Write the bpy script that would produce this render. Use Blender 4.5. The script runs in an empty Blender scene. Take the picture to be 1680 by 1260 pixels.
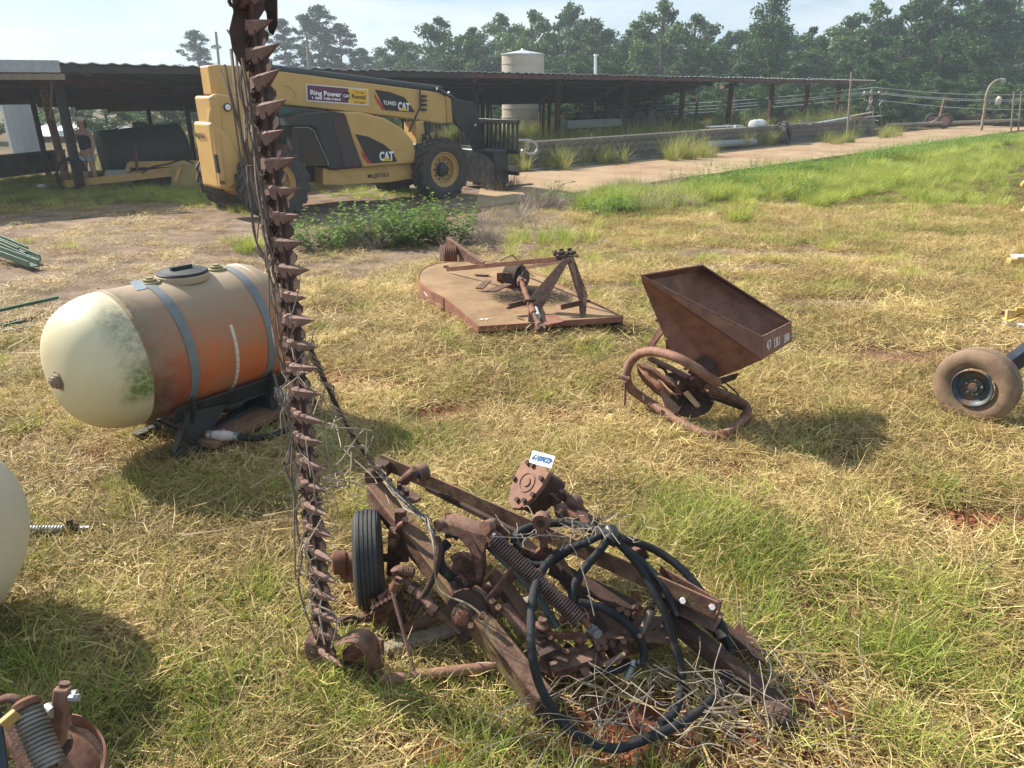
import bpy, bmesh, math, random
import numpy as np
from mathutils import Vector, Matrix
random.seed(7)
rng = np.random.default_rng(11)
S = bpy.context.scene
C = S.collection
PI = math.pi
R = math.radians

# ------------------------------------------------------------------ camera, sky, sun, exposure
CAMH, PITCH, FPX = 2.0, R(21.7), 1213.0
cd = bpy.data.cameras.new('camera')
cam = bpy.data.objects.new('camera', cd)
C.objects.link(cam)
cd.sensor_width = 36.0
cd.lens = 36.0 * FPX / 1680.0
cd.clip_end = 3000
cd.clip_start = 0.05
cam.location = (0, 0, CAMH)
cam.rotation_euler = (R(90) - PITCH, 0, 0)
S.camera = cam

SUN_AZ = math.atan2(0.50, -0.86)       # direction towards the sun in the xy plane
SUN_EL = R(38)
sd = Vector((math.cos(SUN_AZ) * math.cos(SUN_EL), math.sin(SUN_AZ) * math.cos(SUN_EL), math.sin(SUN_EL)))
w = bpy.data.worlds.new('World')
S.world = w
w.use_nodes = True
nt = w.node_tree
nt.nodes.clear()
wo = nt.nodes.new('ShaderNodeOutputWorld')
bg = nt.nodes.new('ShaderNodeBackground')
sky = nt.nodes.new('ShaderNodeTexSky')
sky.sky_type = 'NISHITA'
sky.sun_disc = False
sky.sun_elevation = SUN_EL
sky.sun_rotation = math.atan2(sd.x, sd.y)
sky.air_density = 1.2
sky.dust_density = 1.0
sky.ozone_density = 1.0
tc = nt.nodes.new('ShaderNodeTexCoord')
mp = nt.nodes.new('ShaderNodeMapping')
mp.inputs['Scale'].default_value = (2.2, 2.2, 10)
n1 = nt.nodes.new('ShaderNodeTexNoise')
n1.inputs['Scale'].default_value = 1.7
n1.inputs['Detail'].default_value = 7
n1.inputs['Roughness'].default_value = 0.55
n1.inputs['Distortion'].default_value = 0.35
cr = nt.nodes.new('ShaderNodeValToRGB')
cr.color_ramp.elements[0].position = 0.42
cr.color_ramp.elements[0].color = (0.05, 0.05, 0.05, 1)
cr.color_ramp.elements[1].position = 0.66
cr.color_ramp.elements[1].color = (1, 1, 1, 1)
mx = nt.nodes.new('ShaderNodeMix')
mx.data_type = 'RGBA'
mx.inputs['B'].default_value = (4.5, 4.95, 5.25, 1)
L = nt.links.new
L(tc.outputs['Generated'], mp.inputs['Vector'])
L(mp.outputs['Vector'], n1.inputs['Vector'])
L(n1.outputs['Fac'], cr.inputs['Fac'])
L(cr.outputs['Color'], mx.inputs['Factor'])
hz_mix = nt.nodes.new('ShaderNodeMix')
hz_mix.data_type = 'RGBA'
hz_mix.inputs['Factor'].default_value = 0.86
hz_mix.inputs['B'].default_value = (1.9, 3.0, 4.1, 1)
L(sky.outputs['Color'], hz_mix.inputs['A'])
L(hz_mix.outputs['Result'], mx.inputs['A'])
L(mx.outputs['Result'], bg.inputs['Color'])
bg.inputs['Strength'].default_value = 0.092
L(bg.outputs['Background'], wo.inputs['Surface'])

sl = bpy.data.lights.new('sun', 'SUN')
sl.energy = 5.0
sl.angle = R(0.6)
sl.color = (1.0, 0.93, 0.82)
so = bpy.data.objects.new('sun', sl)
C.objects.link(so)
so.rotation_euler = sd.to_track_quat('Z', 'Y').to_euler()
S.view_settings.view_transform = 'Standard'
S.view_settings.look = 'None'
S.view_settings.gamma = 1
S.view_settings.exposure = 1.05
S.view_settings.use_curve_mapping = False

# ------------------------------------------------------------------ places: a pixel of the photograph to a point of the field
def sm(t):
    t = np.clip(t, 0, 1)
    return t * t * (3 - 2 * t)
def hz(x, y):
    K = y - x
    b = -0.3 * sm((y - 5) / 10.0)
    b = b - 0.20 * sm((x + 1.0) / 4.0) * sm((K - 12.5) / 3.0) * (1 - sm((K - 19) / 2.0))
    b = b - 0.55 * sm((K - 32) / 16.0)
    return b
def ray(px, py):
    u = (px - 840) / FPX
    v = (630 - py) / FPX
    c, s = math.cos(PITCH), math.sin(PITCH)
    return Vector((u, c + v * s, -s + v * c))
CAMP = Vector((0, 0, CAMH))
def P(px, py, z=0.0):
    """point at height z over the ground"""
    d = ray(px, py)
    zz = z
    for _ in range(12):
        if d.z >= -1e-4:
            break
        t = (CAMH - zz) / -d.z
        p = CAMP + d * t
        zz = 0.5 * zz + 0.5 * (float(hz(p.x, p.y)) + z)
    return CAMP + d * ((CAMH - zz) / -d.z)
def PY(px, py, Y):
    d = ray(px, py)
    return CAMP + d * (Y / d.y)
def PK(px, py, K):
    d = ray(px, py)                       # on the upright plane y - x = K
    return CAMP + d * (K / (d.y - d.x))
def PP(px, py, o, n):
    d = ray(px, py)
    return CAMP + d * ((o - CAMP).dot(n) / d.dot(n))
def ground_at(p, dz=0.0):
    return Vector((p[0], p[1], float(hz(p[0], p[1])) + dz))

# ------------------------------------------------------------------ mesh building
MW = {}
def ortho(d, up=(0, 0, 1)):
    d = Vector(d).normalized()
    up = Vector(up)
    if abs(d.dot(up.normalized())) > 0.98:
        up = Vector((1, 0, 0)) if abs(d.x) < 0.9 else Vector((0, 1, 0))
    s = d.cross(up).normalized()
    return d, s, s.cross(d).normalized()
class MB:
    def __init__(self):
        self.v, self.f, self.m = [], [], []
        self.mi = 0
    def add(self, vs, fs):
        o = len(self.v)
        self.v += [tuple(x) for x in vs]
        self.f += [tuple(i + o for i in f) for f in fs]
        self.m += [self.mi] * len(fs)
        return self
    def box(self, c, s, d=None, up=(0, 0, 1)):
        """box of size s=(along d, sideways, along up)"""
        c = Vector(c)
        if d is None:
            a, b, u = Vector((1, 0, 0)), Vector((0, 1, 0)), Vector((0, 0, 1))
        else:
            a, b, u = ortho(d, up)
        vs = [c + a * (s[0] / 2 * i) + b * (s[1] / 2 * j) + u * (s[2] / 2 * k) for i in (-1, 1) for j in (-1, 1) for k in (-1, 1)]
        return self.add(vs, [(0, 1, 3, 2), (4, 6, 7, 5), (0, 4, 5, 1), (2, 3, 7, 6), (0, 2, 6, 4), (1, 5, 7, 3)])
    def bar(self, p, q, w_, h_, up=(0, 0, 1)):
        p, q = Vector(p), Vector(q)
        return self.box((p + q) / 2, ((q - p).length, w_, h_), q - p, up)
    def angle(self, p, q, w_, h_, t=0.008, up=(0, 0, 1), side=1):
        """L section: a flat flange w_ wide and an upright one h_ high"""
        p, q = Vector(p), Vector(q)
        d, s, u = ortho(q - p, up)
        prof = [(0, 0), (w_ * side, 0), (w_ * side, t), (t * side, t), (t * side, h_), (0, h_)]
        return self.sweep(prof, p, q, s, u)
    def channel(self, p, q, w_, h_, t=0.008, up=(0, 0, 1)):
        p, q = Vector(p), Vector(q)
        d, s, u = ortho(q - p, up)
        prof = [(-w_/2, 0), (w_/2, 0), (w_/2, h_), (w_/2 - t, h_), (w_/2 - t, t), (-w_/2 + t, t), (-w_/2 + t, h_), (-w_/2, h_)]
        return self.sweep(prof, p, q, s, u)
    def sweep(self, prof, p, q, s, u):
        n = len(prof)
        vs = [p + s * a + u * b for a, b in prof] + [q + s * a + u * b for a, b in prof]
        fs = [(i, (i + 1) % n, n + (i + 1) % n, n + i) for i in range(n)]
        fs += [tuple(range(n - 1, -1, -1)), tuple(range(n, 2 * n))]
        return self.add(vs, fs)
    def tube(self, pts, r, n=8, closed=False, caps=True):
        pts = [Vector(p) for p in pts]
        m = len(pts)
        rs = r if hasattr(r, '__len__') else [r] * m
        tang = []
        for i in range(m):
            a = pts[(i - 1) % m] if (closed or i > 0) else pts[0]
            b = pts[(i + 1) % m] if (closed or i < m - 1) else pts[-1]
            t = (b - a)
            tang.append(t.normalized() if t.length > 1e-9 else Vector((0, 0, 1)))
        _, s, u = ortho(tang[0])
        vs = []
        for i in range(m):
            t = tang[i]
            s = (s - t * s.dot(t)).normalized()
            u = t.cross(s)
            for k in range(n):
                a = 2 * PI * k / n
                vs.append(pts[i] + (s * math.cos(a) + u * math.sin(a)) * rs[i])
        fs = []
        for i in range(m if closed else m - 1):
            j = (i + 1) % m
            for k in range(n):
                l = (k + 1) % n
                fs.append((i * n + k, i * n + l, j * n + l, j * n + k))
        if caps and not closed:
            fs += [tuple(range(n - 1, -1, -1)), tuple(range((m - 1) * n, m * n))]
        return self.add(vs, fs)
    def cyl(self, p, q, r, n=16, r2=None):
        return self.tube([p, q], [r, r if r2 is None else r2], n)
    def lathe(self, c, axis, prof, n=24, caps=True, xdir=None):
        """prof: (distance along axis, radius)"""
        c = Vector(c)
        a, s, u = ortho(axis, xdir if xdir is not None else (0, 0, 1))
        vs = []
        for d, r in prof:
            for k in range(n):
                t = 2 * PI * k / n
                vs.append(c + a * d + (s * math.cos(t) + u * math.sin(t)) * r)
        fs = []
        m = len(prof)
        for i in range(m - 1):
            for k in range(n):
                l = (k + 1) % n
                fs.append((i * n + k, i * n + l, (i + 1) * n + l, (i + 1) * n + k))
        if caps:
            fs += [tuple(range(n - 1, -1, -1)), tuple(range((m - 1) * n, m * n))]
        return self.add(vs, fs)
    def prism(self, poly, vec):
        vec = Vector(vec)
        poly = [Vector(p) for p in poly]
        n = len(poly)
        vs = poly + [p + vec for p in poly]
        fs = [(i, (i + 1) % n, n + (i + 1) % n, n + i) for i in range(n)]
        fs += [tuple(range(n - 1, -1, -1)), tuple(range(n, 2 * n))]
        return self.add(vs, fs)
    def sphere(self, c, r, n=12, sc=(1, 1, 1)):
        c = Vector(c)
        vs = [c + Vector((0, 0, -r * sc[2]))]
        m = n // 2
        for i in range(1, m):
            a = -PI / 2 + PI * i / m
            for k in range(n):
                t = 2 * PI * k / n
                vs.append(c + Vector((math.cos(a) * math.cos(t) * r * sc[0], math.cos(a) * math.sin(t) * r * sc[1], math.sin(a) * r * sc[2])))
        vs.append(c + Vector((0, 0, r * sc[2])))
        fs = []
        for k in range(n):
            l = (k + 1) % n
            fs.append((0, 1 + l, 1 + k))
            fs.append((len(vs) - 1, 1 + (m - 2) * n + k, 1 + (m - 2) * n + l))
        for i in range(m - 2):
            for k in range(n):
                l = (k + 1) % n
                fs.append((1 + i * n + k, 1 + i * n + l, 1 + (i + 1) * n + l, 1 + (i + 1) * n + k))
        return self.add(vs, fs)
    def bolt(self, p, d, r=0.009, h=0.012, nut=True):
        p, d = Vector(p), Vector(d).normalized()
        return self.tube([p - d * 0.004, p + d * h], r, 6)
    def mesh(self, name, mats, smooth=False, inv=None):
        me = bpy.data.meshes.new(name)
        vs = self.v
        if inv is not None:
            vs = [tuple(inv @ Vector(p)) for p in vs]
        me.from_pydata(vs, [], self.f)
        if not isinstance(mats, (list, tuple)):
            mats = [mats]
        for m in mats:
            me.materials.append(m)
        if len(mats) > 1:
            me.polygons.foreach_set('material_index', self.m)
        bm = bmesh.new()
        bm.from_mesh(me)
        bmesh.ops.recalc_face_normals(bm, faces=bm.faces)
        bm.to_mesh(me)
        bm.free()
        if smooth:
            me.polygons.foreach_set('use_smooth', [True] * len(me.polygons))
            try:
                me.set_sharp_from_angle(angle=R(38))
            except Exception:
                pass
        me.update()
        return me
    def build(self, name, mats, parent=None, local=False, smooth=True, bevel=0.0):
        """vertices are world coordinates unless local; the object hangs under parent"""
        M = MW[parent] if parent is not None else Matrix.Identity(4)
        o = bpy.data.objects.new(name, self.mesh(name, mats, smooth, None if (local or parent is None) else M.inverted()))
        C.objects.link(o)
        if parent is not None:
            o.parent = parent
        MW[o] = M.copy()
        if bevel:
            b = o.modifiers.new('bevel', 'BEVEL')
            b.width = bevel
            b.segments = 2
            b.limit_method = 'ANGLE'
            b.angle_limit = R(35)
        return o
def tag(o, label=None, cat=None, group=None, kind=None):
    if label: o['label'] = label
    if cat: o['category'] = cat
    if group: o['group'] = group
    if kind: o['kind'] = kind
    return o
def thing(name, label, cat, loc=(0, 0, 0), rz=0.0, group=None, M=None):
    o = bpy.data.objects.new(name, None)
    o.empty_display_size = 0.1
    C.objects.link(o)
    if M is None:
        M = Matrix.Translation(Vector(loc)) @ Matrix.Rotation(rz, 4, 'Z')
    o.matrix_world = M
    MW[o] = M.copy()
    return tag(o, label, cat, group)
def link(name, me, parent=None, M=None):
    """an object that shares mesh data, placed by a world matrix"""
    o = bpy.data.objects.new(name, me)
    C.objects.link(o)
    M = Matrix.Identity(4) if M is None else M
    if parent is not None:
        o.parent = parent
        o.matrix_local = MW[parent].inverted() @ M
    else:
        o.matrix_world = M
    MW[o] = M.copy()
    return o
def frame(o, x, up=(0, 0, 1)):
    """matrix with x axis along x, z near up"""
    a, s, u = ortho(x, up)
    m = Matrix((a, -s, u)).transposed().to_4x4()
    m.translation = Vector(o)
    return m
def spline(pts, k=8, closed=False):
    """Catmull-Rom through pts"""
    pts = [Vector(p) for p in pts]
    n = len(pts)
    out = []
    for i in range(n if closed else n - 1):
        p0 = pts[(i - 1) % n] if (closed or i > 0) else pts[0] * 2 - pts[1]
        p1, p2 = pts[i], pts[(i + 1) % n]
        p3 = pts[(i + 2) % n] if (closed or i < n - 2) else pts[-1] * 2 - pts[-2]
        for j in range(k):
            t = j / k
            out.append(0.5 * ((2 * p1) + (p2 - p0) * t + (2 * p0 - 5 * p1 + 4 * p2 - p3) * t * t + (3 * p1 - p0 - 3 * p2 + p3) * t ** 3))
    if not closed:
        out.append(pts[-1])
    return out
def coil(p, q, r, turns, wire, n=6, per=12):
    p, q = Vector(p), Vector(q)
    d, s, u = ortho(q - p)
    pts = []
    tot = int(turns * per)
    for i in range(tot + 1):
        a = 2 * PI * i / per
        pts.append(p + (q - p) * (i / tot) + (s * math.cos(a) + u * math.sin(a)) * r)
    m = MB()
    m.tube(pts, wire, n)
    return m
def text(parent, s, p, xd, yd, size, m, name='lettering', bold=0.0, depth=0.0015, align='LEFT', sx=1.0):
    cu = bpy.data.curves.new('t', 'FONT')
    cu.body = s
    cu.size = 1.0
    cu.align_x = align
    cu.offset = bold
    cu.extrude = depth / size
    cu.resolution_u = 3
    o = bpy.data.objects.new('t', cu)
    C.objects.link(o)
    dg = bpy.context.evaluated_depsgraph_get()
    me = bpy.data.meshes.new_from_object(o.evaluated_get(dg))
    bpy.data.objects.remove(o)
    xd, yd = Vector(xd).normalized(), Vector(yd).normalized()
    zd = xd.cross(yd).normalized()
    M = Matrix((xd * size * sx, yd * size, zd * size)).transposed().to_4x4()
    M.translation = Vector(p)
    me.transform(MW[parent].inverted() @ M)
    me.name = name
    me.materials.clear()
    me.materials.append(m)
    ob = bpy.data.objects.new(name, me)
    C.objects.link(ob)
    ob.parent = parent
    MW[ob] = MW[parent].copy()
    return ob

# ------------------------------------------------------------------ materials
def ramp(nt, pts):
    n = nt.nodes.new('ShaderNodeValToRGB')
    e = n.color_ramp.elements
    while len(e) < len(pts):
        e.new(0.5)
    for i, (p, c) in enumerate(pts):
        e[i].position = p
        e[i].color = (c[0], c[1], c[2], 1) if hasattr(c, '__len__') else (c, c, c, 1)
    return n
def noise(nt, scale, detail=5, rough=0.6, vec=None, dist=0.0):
    n = nt.nodes.new('ShaderNodeTexNoise')
    n.inputs['Scale'].default_value = scale
    n.inputs['Detail'].default_value = detail
    n.inputs['Roughness'].default_value = rough
    n.inputs['Distortion'].default_value = dist
    if vec is not None:
        nt.links.new(vec, n.inputs['Vector'])
    return n
def mixc(nt, f, a, b, mode='MIX'):
    n = nt.nodes.new('ShaderNodeMix')
    n.data_type = 'RGBA'
    n.blend_type = mode
    for k, val in (('Factor', f), ('A', a), ('B', b)):
        if isinstance(val, (int, float)):
            n.inputs[k].default_value = val if k == 'Factor' else (val, val, val, 1)
        elif isinstance(val, (tuple, list)):
            n.inputs[k].default_value = (val[0], val[1], val[2], 1)
        else:
            nt.links.new(val, n.inputs[k])
    return n.outputs['Result']
def math_(nt, op, a, b=0.0, clamp=False):
    n = nt.nodes.new('ShaderNodeMath')
    n.operation = op
    n.use_clamp = clamp
    for k, val in ((0, a), (1, b)):
        if isinstance(val, (int, float)):
            n.inputs[k].default_value = val
        else:
            nt.links.new(val, n.inputs[k])
    return n.outputs[0]
def mat(name, c1, c2=None, c3=None, rough=0.7, metal=0.0, scale=12.0, bump=0.25, bscale=None, thr=(0.35, 0.65), thr3=(0.58, 0.72), vary=0.0, stretch=None, coord='Object', spec=0.5, dust=None, coat=0.0):
    m = bpy.data.materials.new(name)
    m.use_nodes = True
    nt = m.node_tree
    b = nt.nodes['Principled BSDF']
    tc = nt.nodes.new('ShaderNodeTexCoord')
    vec = tc.outputs[coord]
    if stretch:
        mp = nt.nodes.new('ShaderNodeMapping')
        mp.inputs['Scale'].default_value = stretch
        nt.links.new(vec, mp.inputs['Vector'])
        vec = mp.outputs['Vector']
    n1 = noise(nt, scale, 7, 0.65, vec)
    col = mixc(nt, 0.0, c1, c1)
    if c2:
        r = ramp(nt, [(thr[0], 0.0), (thr[1], 1.0)])
        nt.links.new(n1.outputs['Fac'], r.inputs['Fac'])
        col = mixc(nt, r.outputs['Color'], c1, c2)
    if c3:
        n2 = noise(nt, scale * 0.43, 8, 0.7, vec, 0.4)
        r = ramp(nt, [(thr3[0], 0.0), (thr3[1], 1.0)])
        nt.links.new(n2.outputs['Fac'], r.inputs['Fac'])
        col = mixc(nt, r.outputs['Color'], col, c3)
    if dust:
        gn = nt.nodes.new('ShaderNodeNewGeometry')
        sx = nt.nodes.new('ShaderNodeSeparateXYZ')
        nt.links.new(gn.outputs['Normal'], sx.inputs[0])
        n3 = noise(nt, scale * 1.7, 6, 0.7, vec)
        f = math_(nt, 'MULTIPLY', sx.outputs['Z'], math_(nt, 'MULTIPLY', n3.outputs['Fac'], 1.5), True)
        col = mixc(nt, math_(nt, 'MULTIPLY', f, dust[3]), col, dust[:3])
    if vary:
        oi = nt.nodes.new('ShaderNodeObjectInfo')
        f = math_(nt, 'ADD', math_(nt, 'MULTIPLY', oi.outputs['Random'], vary), 1 - vary / 2)
        v = nt.nodes.new('ShaderNodeVectorMath')
        v.operation = 'SCALE'
        nt.links.new(col, v.inputs[0])
        nt.links.new(f, v.inputs['Scale'])
        col = v.outputs[0]
    nt.links.new(col, b.inputs['Base Color'])
    b.inputs['Metallic'].default_value = metal
    b.inputs['Specular IOR Level'].default_value = spec
    if coat:
        b.inputs['Coat Weight'].default_value = coat
    rr = ramp(nt, [(0.3, max(0.05, rough - 0.12)), (0.7, min(1, rough + 0.12))])
    nt.links.new(n1.outputs['Fac'], rr.inputs['Fac'])
    nt.links.new(rr.outputs['Color'], b.inputs['Roughness'])
    if bump:
        nb = noise(nt, bscale or scale * 4, 6, 0.7, vec)
        bm_ = nt.nodes.new('ShaderNodeBump')
        bm_.inputs['Strength'].default_value = bump
        bm_.inputs['Distance'].default_value = 0.01
        nt.links.new(nb.outputs['Fac'], bm_.inputs['Height'])
        nt.links.new(bm_.outputs['Normal'], b.inputs['Normal'])
    return m
RUST = mat('rust', (0.065, 0.030, 0.022), (0.22, 0.112, 0.08), (0.27, 0.12, 0.065), rough=0.85, scale=22, bump=0.9, bscale=120, vary=0.4, spec=0.3, thr=(.36,.60), dust=(0.30, 0.20, 0.155, 0.45))
RUSTM = mat('mossy_rust', (0.07, 0.034, 0.026), (0.19, 0.10, 0.068), (0.19, 0.15, 0.06), rough=0.85, scale=15, bump=0.6, bscale=80, vary=0.3, spec=0.3, thr3=(.5, .62), dust=(0.28, 0.17, 0.11, 0.5))
RUSTD = mat('dark_rust', (0.04, 0.025, 0.02), (0.09, 0.05, 0.038), (0.15, 0.07, 0.04), rough=0.8, scale=14, bump=0.5, bscale=80, vary=0.3, spec=0.35)
RUSTO = mat('orange_rust', (0.11, 0.045, 0.03), (0.22, 0.10, 0.06), (0.29, 0.14, 0.07), rough=0.8, scale=9, bump=0.4, bscale=70, vary=0.2, spec=0.3)
DECK = mat('deck_rust', (0.19, 0.115, 0.058), (0.32, 0.205, 0.108), (0.30, 0.24, 0.125), rough=0.8, scale=3.5, bump=0.2, bscale=60, spec=0.3)
DECKSIDE = mat('skirt_rust', (0.19, 0.075, 0.05), (0.27, 0.13, 0.09), (0.33, 0.17, 0.10), rough=0.75, scale=4, bump=0.2, bscale=60, spec=0.3)
HOPPER = mat('hopper_rust', (0.13, 0.052, 0.036), (0.25, 0.105, 0.065), (0.31, 0.145, 0.08), rough=0.62, scale=11, bump=0.15, bscale=70, spec=0.45, thr3=(0.5, 0.75))
PIPE = mat('pipe_rust', (0.15, 0.065, 0.042), (0.28, 0.15, 0.10), (0.19, 0.075, 0.045), rough=0.75, scale=18, bump=0.2, bscale=80)
RUBBER = mat('black_rubber', (0.014, 0.014, 0.015), (0.035, 0.034, 0.033), rough=0.6, scale=20, bump=0.3)
HOSE = mat('black_hose', (0.012, 0.013, 0.015), (0.03, 0.03, 0.032), (0.09, 0.075, 0.06), rough=0.68, scale=22, bump=0.5, thr3=(0.56, 0.74), spec=.3)
TYRE = mat('dusty_tyre', (0.035, 0.032, 0.03), (0.085, 0.07, 0.058), rough=0.85, scale=9, bump=0.35, bscale=50)
TYRETAN = mat('tan_dusty_tyre', (0.15, 0.095, 0.06), (0.27, 0.18, 0.115), (0.09, 0.065, 0.05), rough=0.85, scale=7, bump=0.25, bscale=50, thr3=(0.55, 0.8))
YEL = mat('yellow_paint', (0.52, 0.315, 0.095), (0.58, 0.36, 0.12), (0.33, 0.20, 0.085), rough=0.45, scale=3, bump=0.03, spec=0.45, thr3=(0.6, 0.85))
YELD = mat('worn_yellow_paint', (0.48, 0.28, 0.07), (0.40, 0.26, 0.11), (0.16, 0.09, 0.05), rough=0.6, scale=5, bump=0.1)
BLK = mat('black_paint', (0.012, 0.013, 0.015), (0.028, 0.028, 0.03), rough=0.4, scale=6, bump=0.05)
DKMET = mat('dark_frame_paint', (0.018, 0.022, 0.022), (0.04, 0.043, 0.042), (0.10, 0.07, 0.05), rough=0.6, scale=9, bump=0.15, thr3=(0.62, 0.78))
BLUEBLK = mat('blue_black_paint', (0.012, 0.017, 0.03), (0.03, 0.035, 0.05), rough=0.4, scale=8, bump=0.08)
GALV = mat('galvanised_steel', (0.30, 0.32, 0.33), (0.42, 0.44, 0.45), rough=0.45, metal=0.6, scale=10, bump=0.05)
WHITE = mat('white_paint', (0.72, 0.73, 0.74), (0.62, 0.62, 0.60), rough=0.5, scale=9, bump=0.03)
GREENP = mat('green_paint', (0.02, 0.075, 0.04), (0.035, 0.11, 0.06), (0.10, 0.10, 0.07), rough=0.5, scale=8, bump=0.05)
WOOD = mat('brown_board', (0.15, 0.075, 0.045), (0.24, 0.125, 0.08), (0.11, 0.06, 0.04), rough=0.75, scale=6, bump=0.3, stretch=(1, 9, 9))
GREYWOOD = mat('weathered_wood', (0.20, 0.16, 0.12), (0.32, 0.27, 0.21), (0.14, 0.11, 0.08), rough=0.9, scale=6, bump=0.4, stretch=(6, 6, 1.2))
GLASS = mat('tinted_glass', (0.10, 0.22, 0.20), rough=0.08, bump=0, spec=0.8)
SKIN = mat('skin', (0.42, 0.24, 0.17), (0.46, 0.27, 0.20), rough=0.55, bump=0.02)
# ------------------------------------------------------------------ noise for the ground
_tab = rng.random((256, 256))
def vnoise(x, y):
    xi, yi = np.floor(x).astype(int), np.floor(y).astype(int)
    fx, fy = x - xi, y - yi
    fx, fy = fx * fx * (3 - 2 * fx), fy * fy * (3 - 2 * fy)
    g = lambda i, j: _tab[i % 256, j % 256]
    return (g(xi, yi) * (1 - fx) + g(xi + 1, yi) * fx) * (1 - fy) + (g(xi, yi + 1) * (1 - fx) + g(xi + 1, yi + 1) * fx) * fy
def fbm(x, y, o=4):
    s, a, t = 0, 0.5, 0
    for i in range(o):
        s = s + a * vnoise(x * 2 ** i + 17 * i, y * 2 ** i + 5 * i)
        t += a
        a *= 0.5
    return s / t
def blob(x, y, px, py, rx, ry=None, ang=0.0):
    c = P(px, py)
    ry = ry or rx
    dx, dy = x - c.x, y - c.y
    ca, sa = math.cos(ang), math.sin(ang)
    return np.exp(-(((dx * ca + dy * sa) / rx) ** 2 + ((-dx * sa + dy * ca) / ry) ** 2))
def masks(x, y):
    """dirt 0..1 and green 0..1 over the field"""
    K = y - x
    f1 = fbm(x * 0.9 + 3, y * 0.9 + 9)
    f2 = fbm(x * 2.7 + 31, y * 2.7 + 2)
    f3 = fbm(x * 6.1 + 11, y * 6.1 + 7, 3)
    dirt = np.clip((f2 * .6 + f3 * .4 - 0.53) * 7, 0, 1) * 0.8
    for (px, py, rx, ry) in ((930, 690, .55, .25), (1000, 640, .3, .2), (1400, 745, .35, .12), (1600, 860, .35, .2), (730, 1110, .22, .14),
                             (1000, 1010, .3, .2), (560, 960, .14, .14), (1150, 1150, .5, .16), (1060, 1240, .7, .15), (1290, 1170, .25, .15),
                             (1050, 470, .9, .3), (1290, 420, 1.3, .4), (640, 1010, .25, .3), (520, 620, .5, .3), (760, 600, .5, .3),
                             (1500, 590, .8, .25), (620, 640, .6, .25), (800, 680, .6, .2), (560, 520, .5, .2), (260, 470, .6, .25), (1050, 760, .4, .1), (900, 1240, .5, .12), (1400, 1000, .2, .1), (1250, 780, .5, .1), (1620, 740, .4, .15), (1330, 500, .9, .25), (1150, 415, 1.5, .5), (1190, 440, .8, .3)):
        dirt = np.maximum(dirt, blob(x, y, px, py, rx, ry) * (0.7 + 1.2 * (f2 - 0.35)) * 1.5)
    dirt = np.clip(dirt * 1.45 - .1, 0, 1)
    road = sm((K - 9.2 - (f1 - .5) * 3) / 1.6) * (1 - sm((x - 0.8) / 1.5)) * (1 - sm((K - 24.5) / 2))
    verge = blob(x, y, 250, 318, 4.5, 1.1, R(38)) + blob(x, y, 20, 320, 3.5, 1.2, R(38)) + 0.8 * blob(x, y, 560, 300, 3.0, .7, R(42))
    road = road * (1 - np.clip(verge * 1.4, 0, 1) * 0.9)
    rough = blob(x, y, 230, 430, 3.2, 1.0) * 0.4 + blob(x, y, 60, 480, 1.5, .8) * 0.5 + blob(x, y, 330, 405, 1.5, .6)
    dirt = np.clip(np.maximum(np.maximum(dirt, road), rough * (0.3 + f2)), 0, 1)
    green = np.clip((f1 - 0.47) * 5, 0, 1) * 0.20 + np.clip((f2 - .5) * 4, 0, 1) * .10
    for (px, py, rx, ry, a) in ((1350, 1020, .6, .5, 1.2), (1150, 890, .4, .3, 1.1), (1230, 960, .3, .3, 1.1), (450, 1130, .35, .15, .9), (760, 1180, .35, .12, .9), (560, 1190, .5, .2, .9), (700, 1060, .3, .15, .7), (300, 1150, .8, .3, .8), (60, 1000, .4, .4, .6), (450, 1200, .6, .25, .7), (1500, 1150, .6, .3, .7),
                                (1000, 565, .6, .3, .8), (900, 545, .5, .25, .8), (1000, 420, 1.4, .8, 1), (1250, 480, 2, .8, .6), (1450, 380, 4, 1.6, .7),
                                (1300, 560, 1.2, .5, .7), (100, 405, 2.0, .5, .8), (420, 400, .8, .4, .9), (1540, 510, 1.5, .7, .5), (700, 740, .25, .2, .8),
                                (620, 700, .25, .2, .4), (820, 830, .25, .15, .5), (680, 1230, .7, .2, .7), (200, 900, .5, .25, .35), (1400, 480, 1.6, .5, .5)):
        green = np.maximum(green, blob(x, y, px, py, rx, ry) * a)
    green = np.maximum(green, sm((K - 9.5) / 2.5) * sm((x - 0.5) / 2) * (1 - sm((K - 16.6) / .3)) * 0.9)
    green = np.maximum(green, np.clip(verge, 0, 1) * 0.9)
    green = np.maximum(green, 0.30 * sm((y - 5) / 5) * sm((x - .5) / 2))
    green = np.maximum(green, sm((K - 23) / 1.0) * (0.35 + 0.5 * f1))
    near = 1 - sm((y - 6) / 6)
    green = green * .88
    return dirt, np.clip(green, 0, 1) * (1 - .22 * near)

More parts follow.
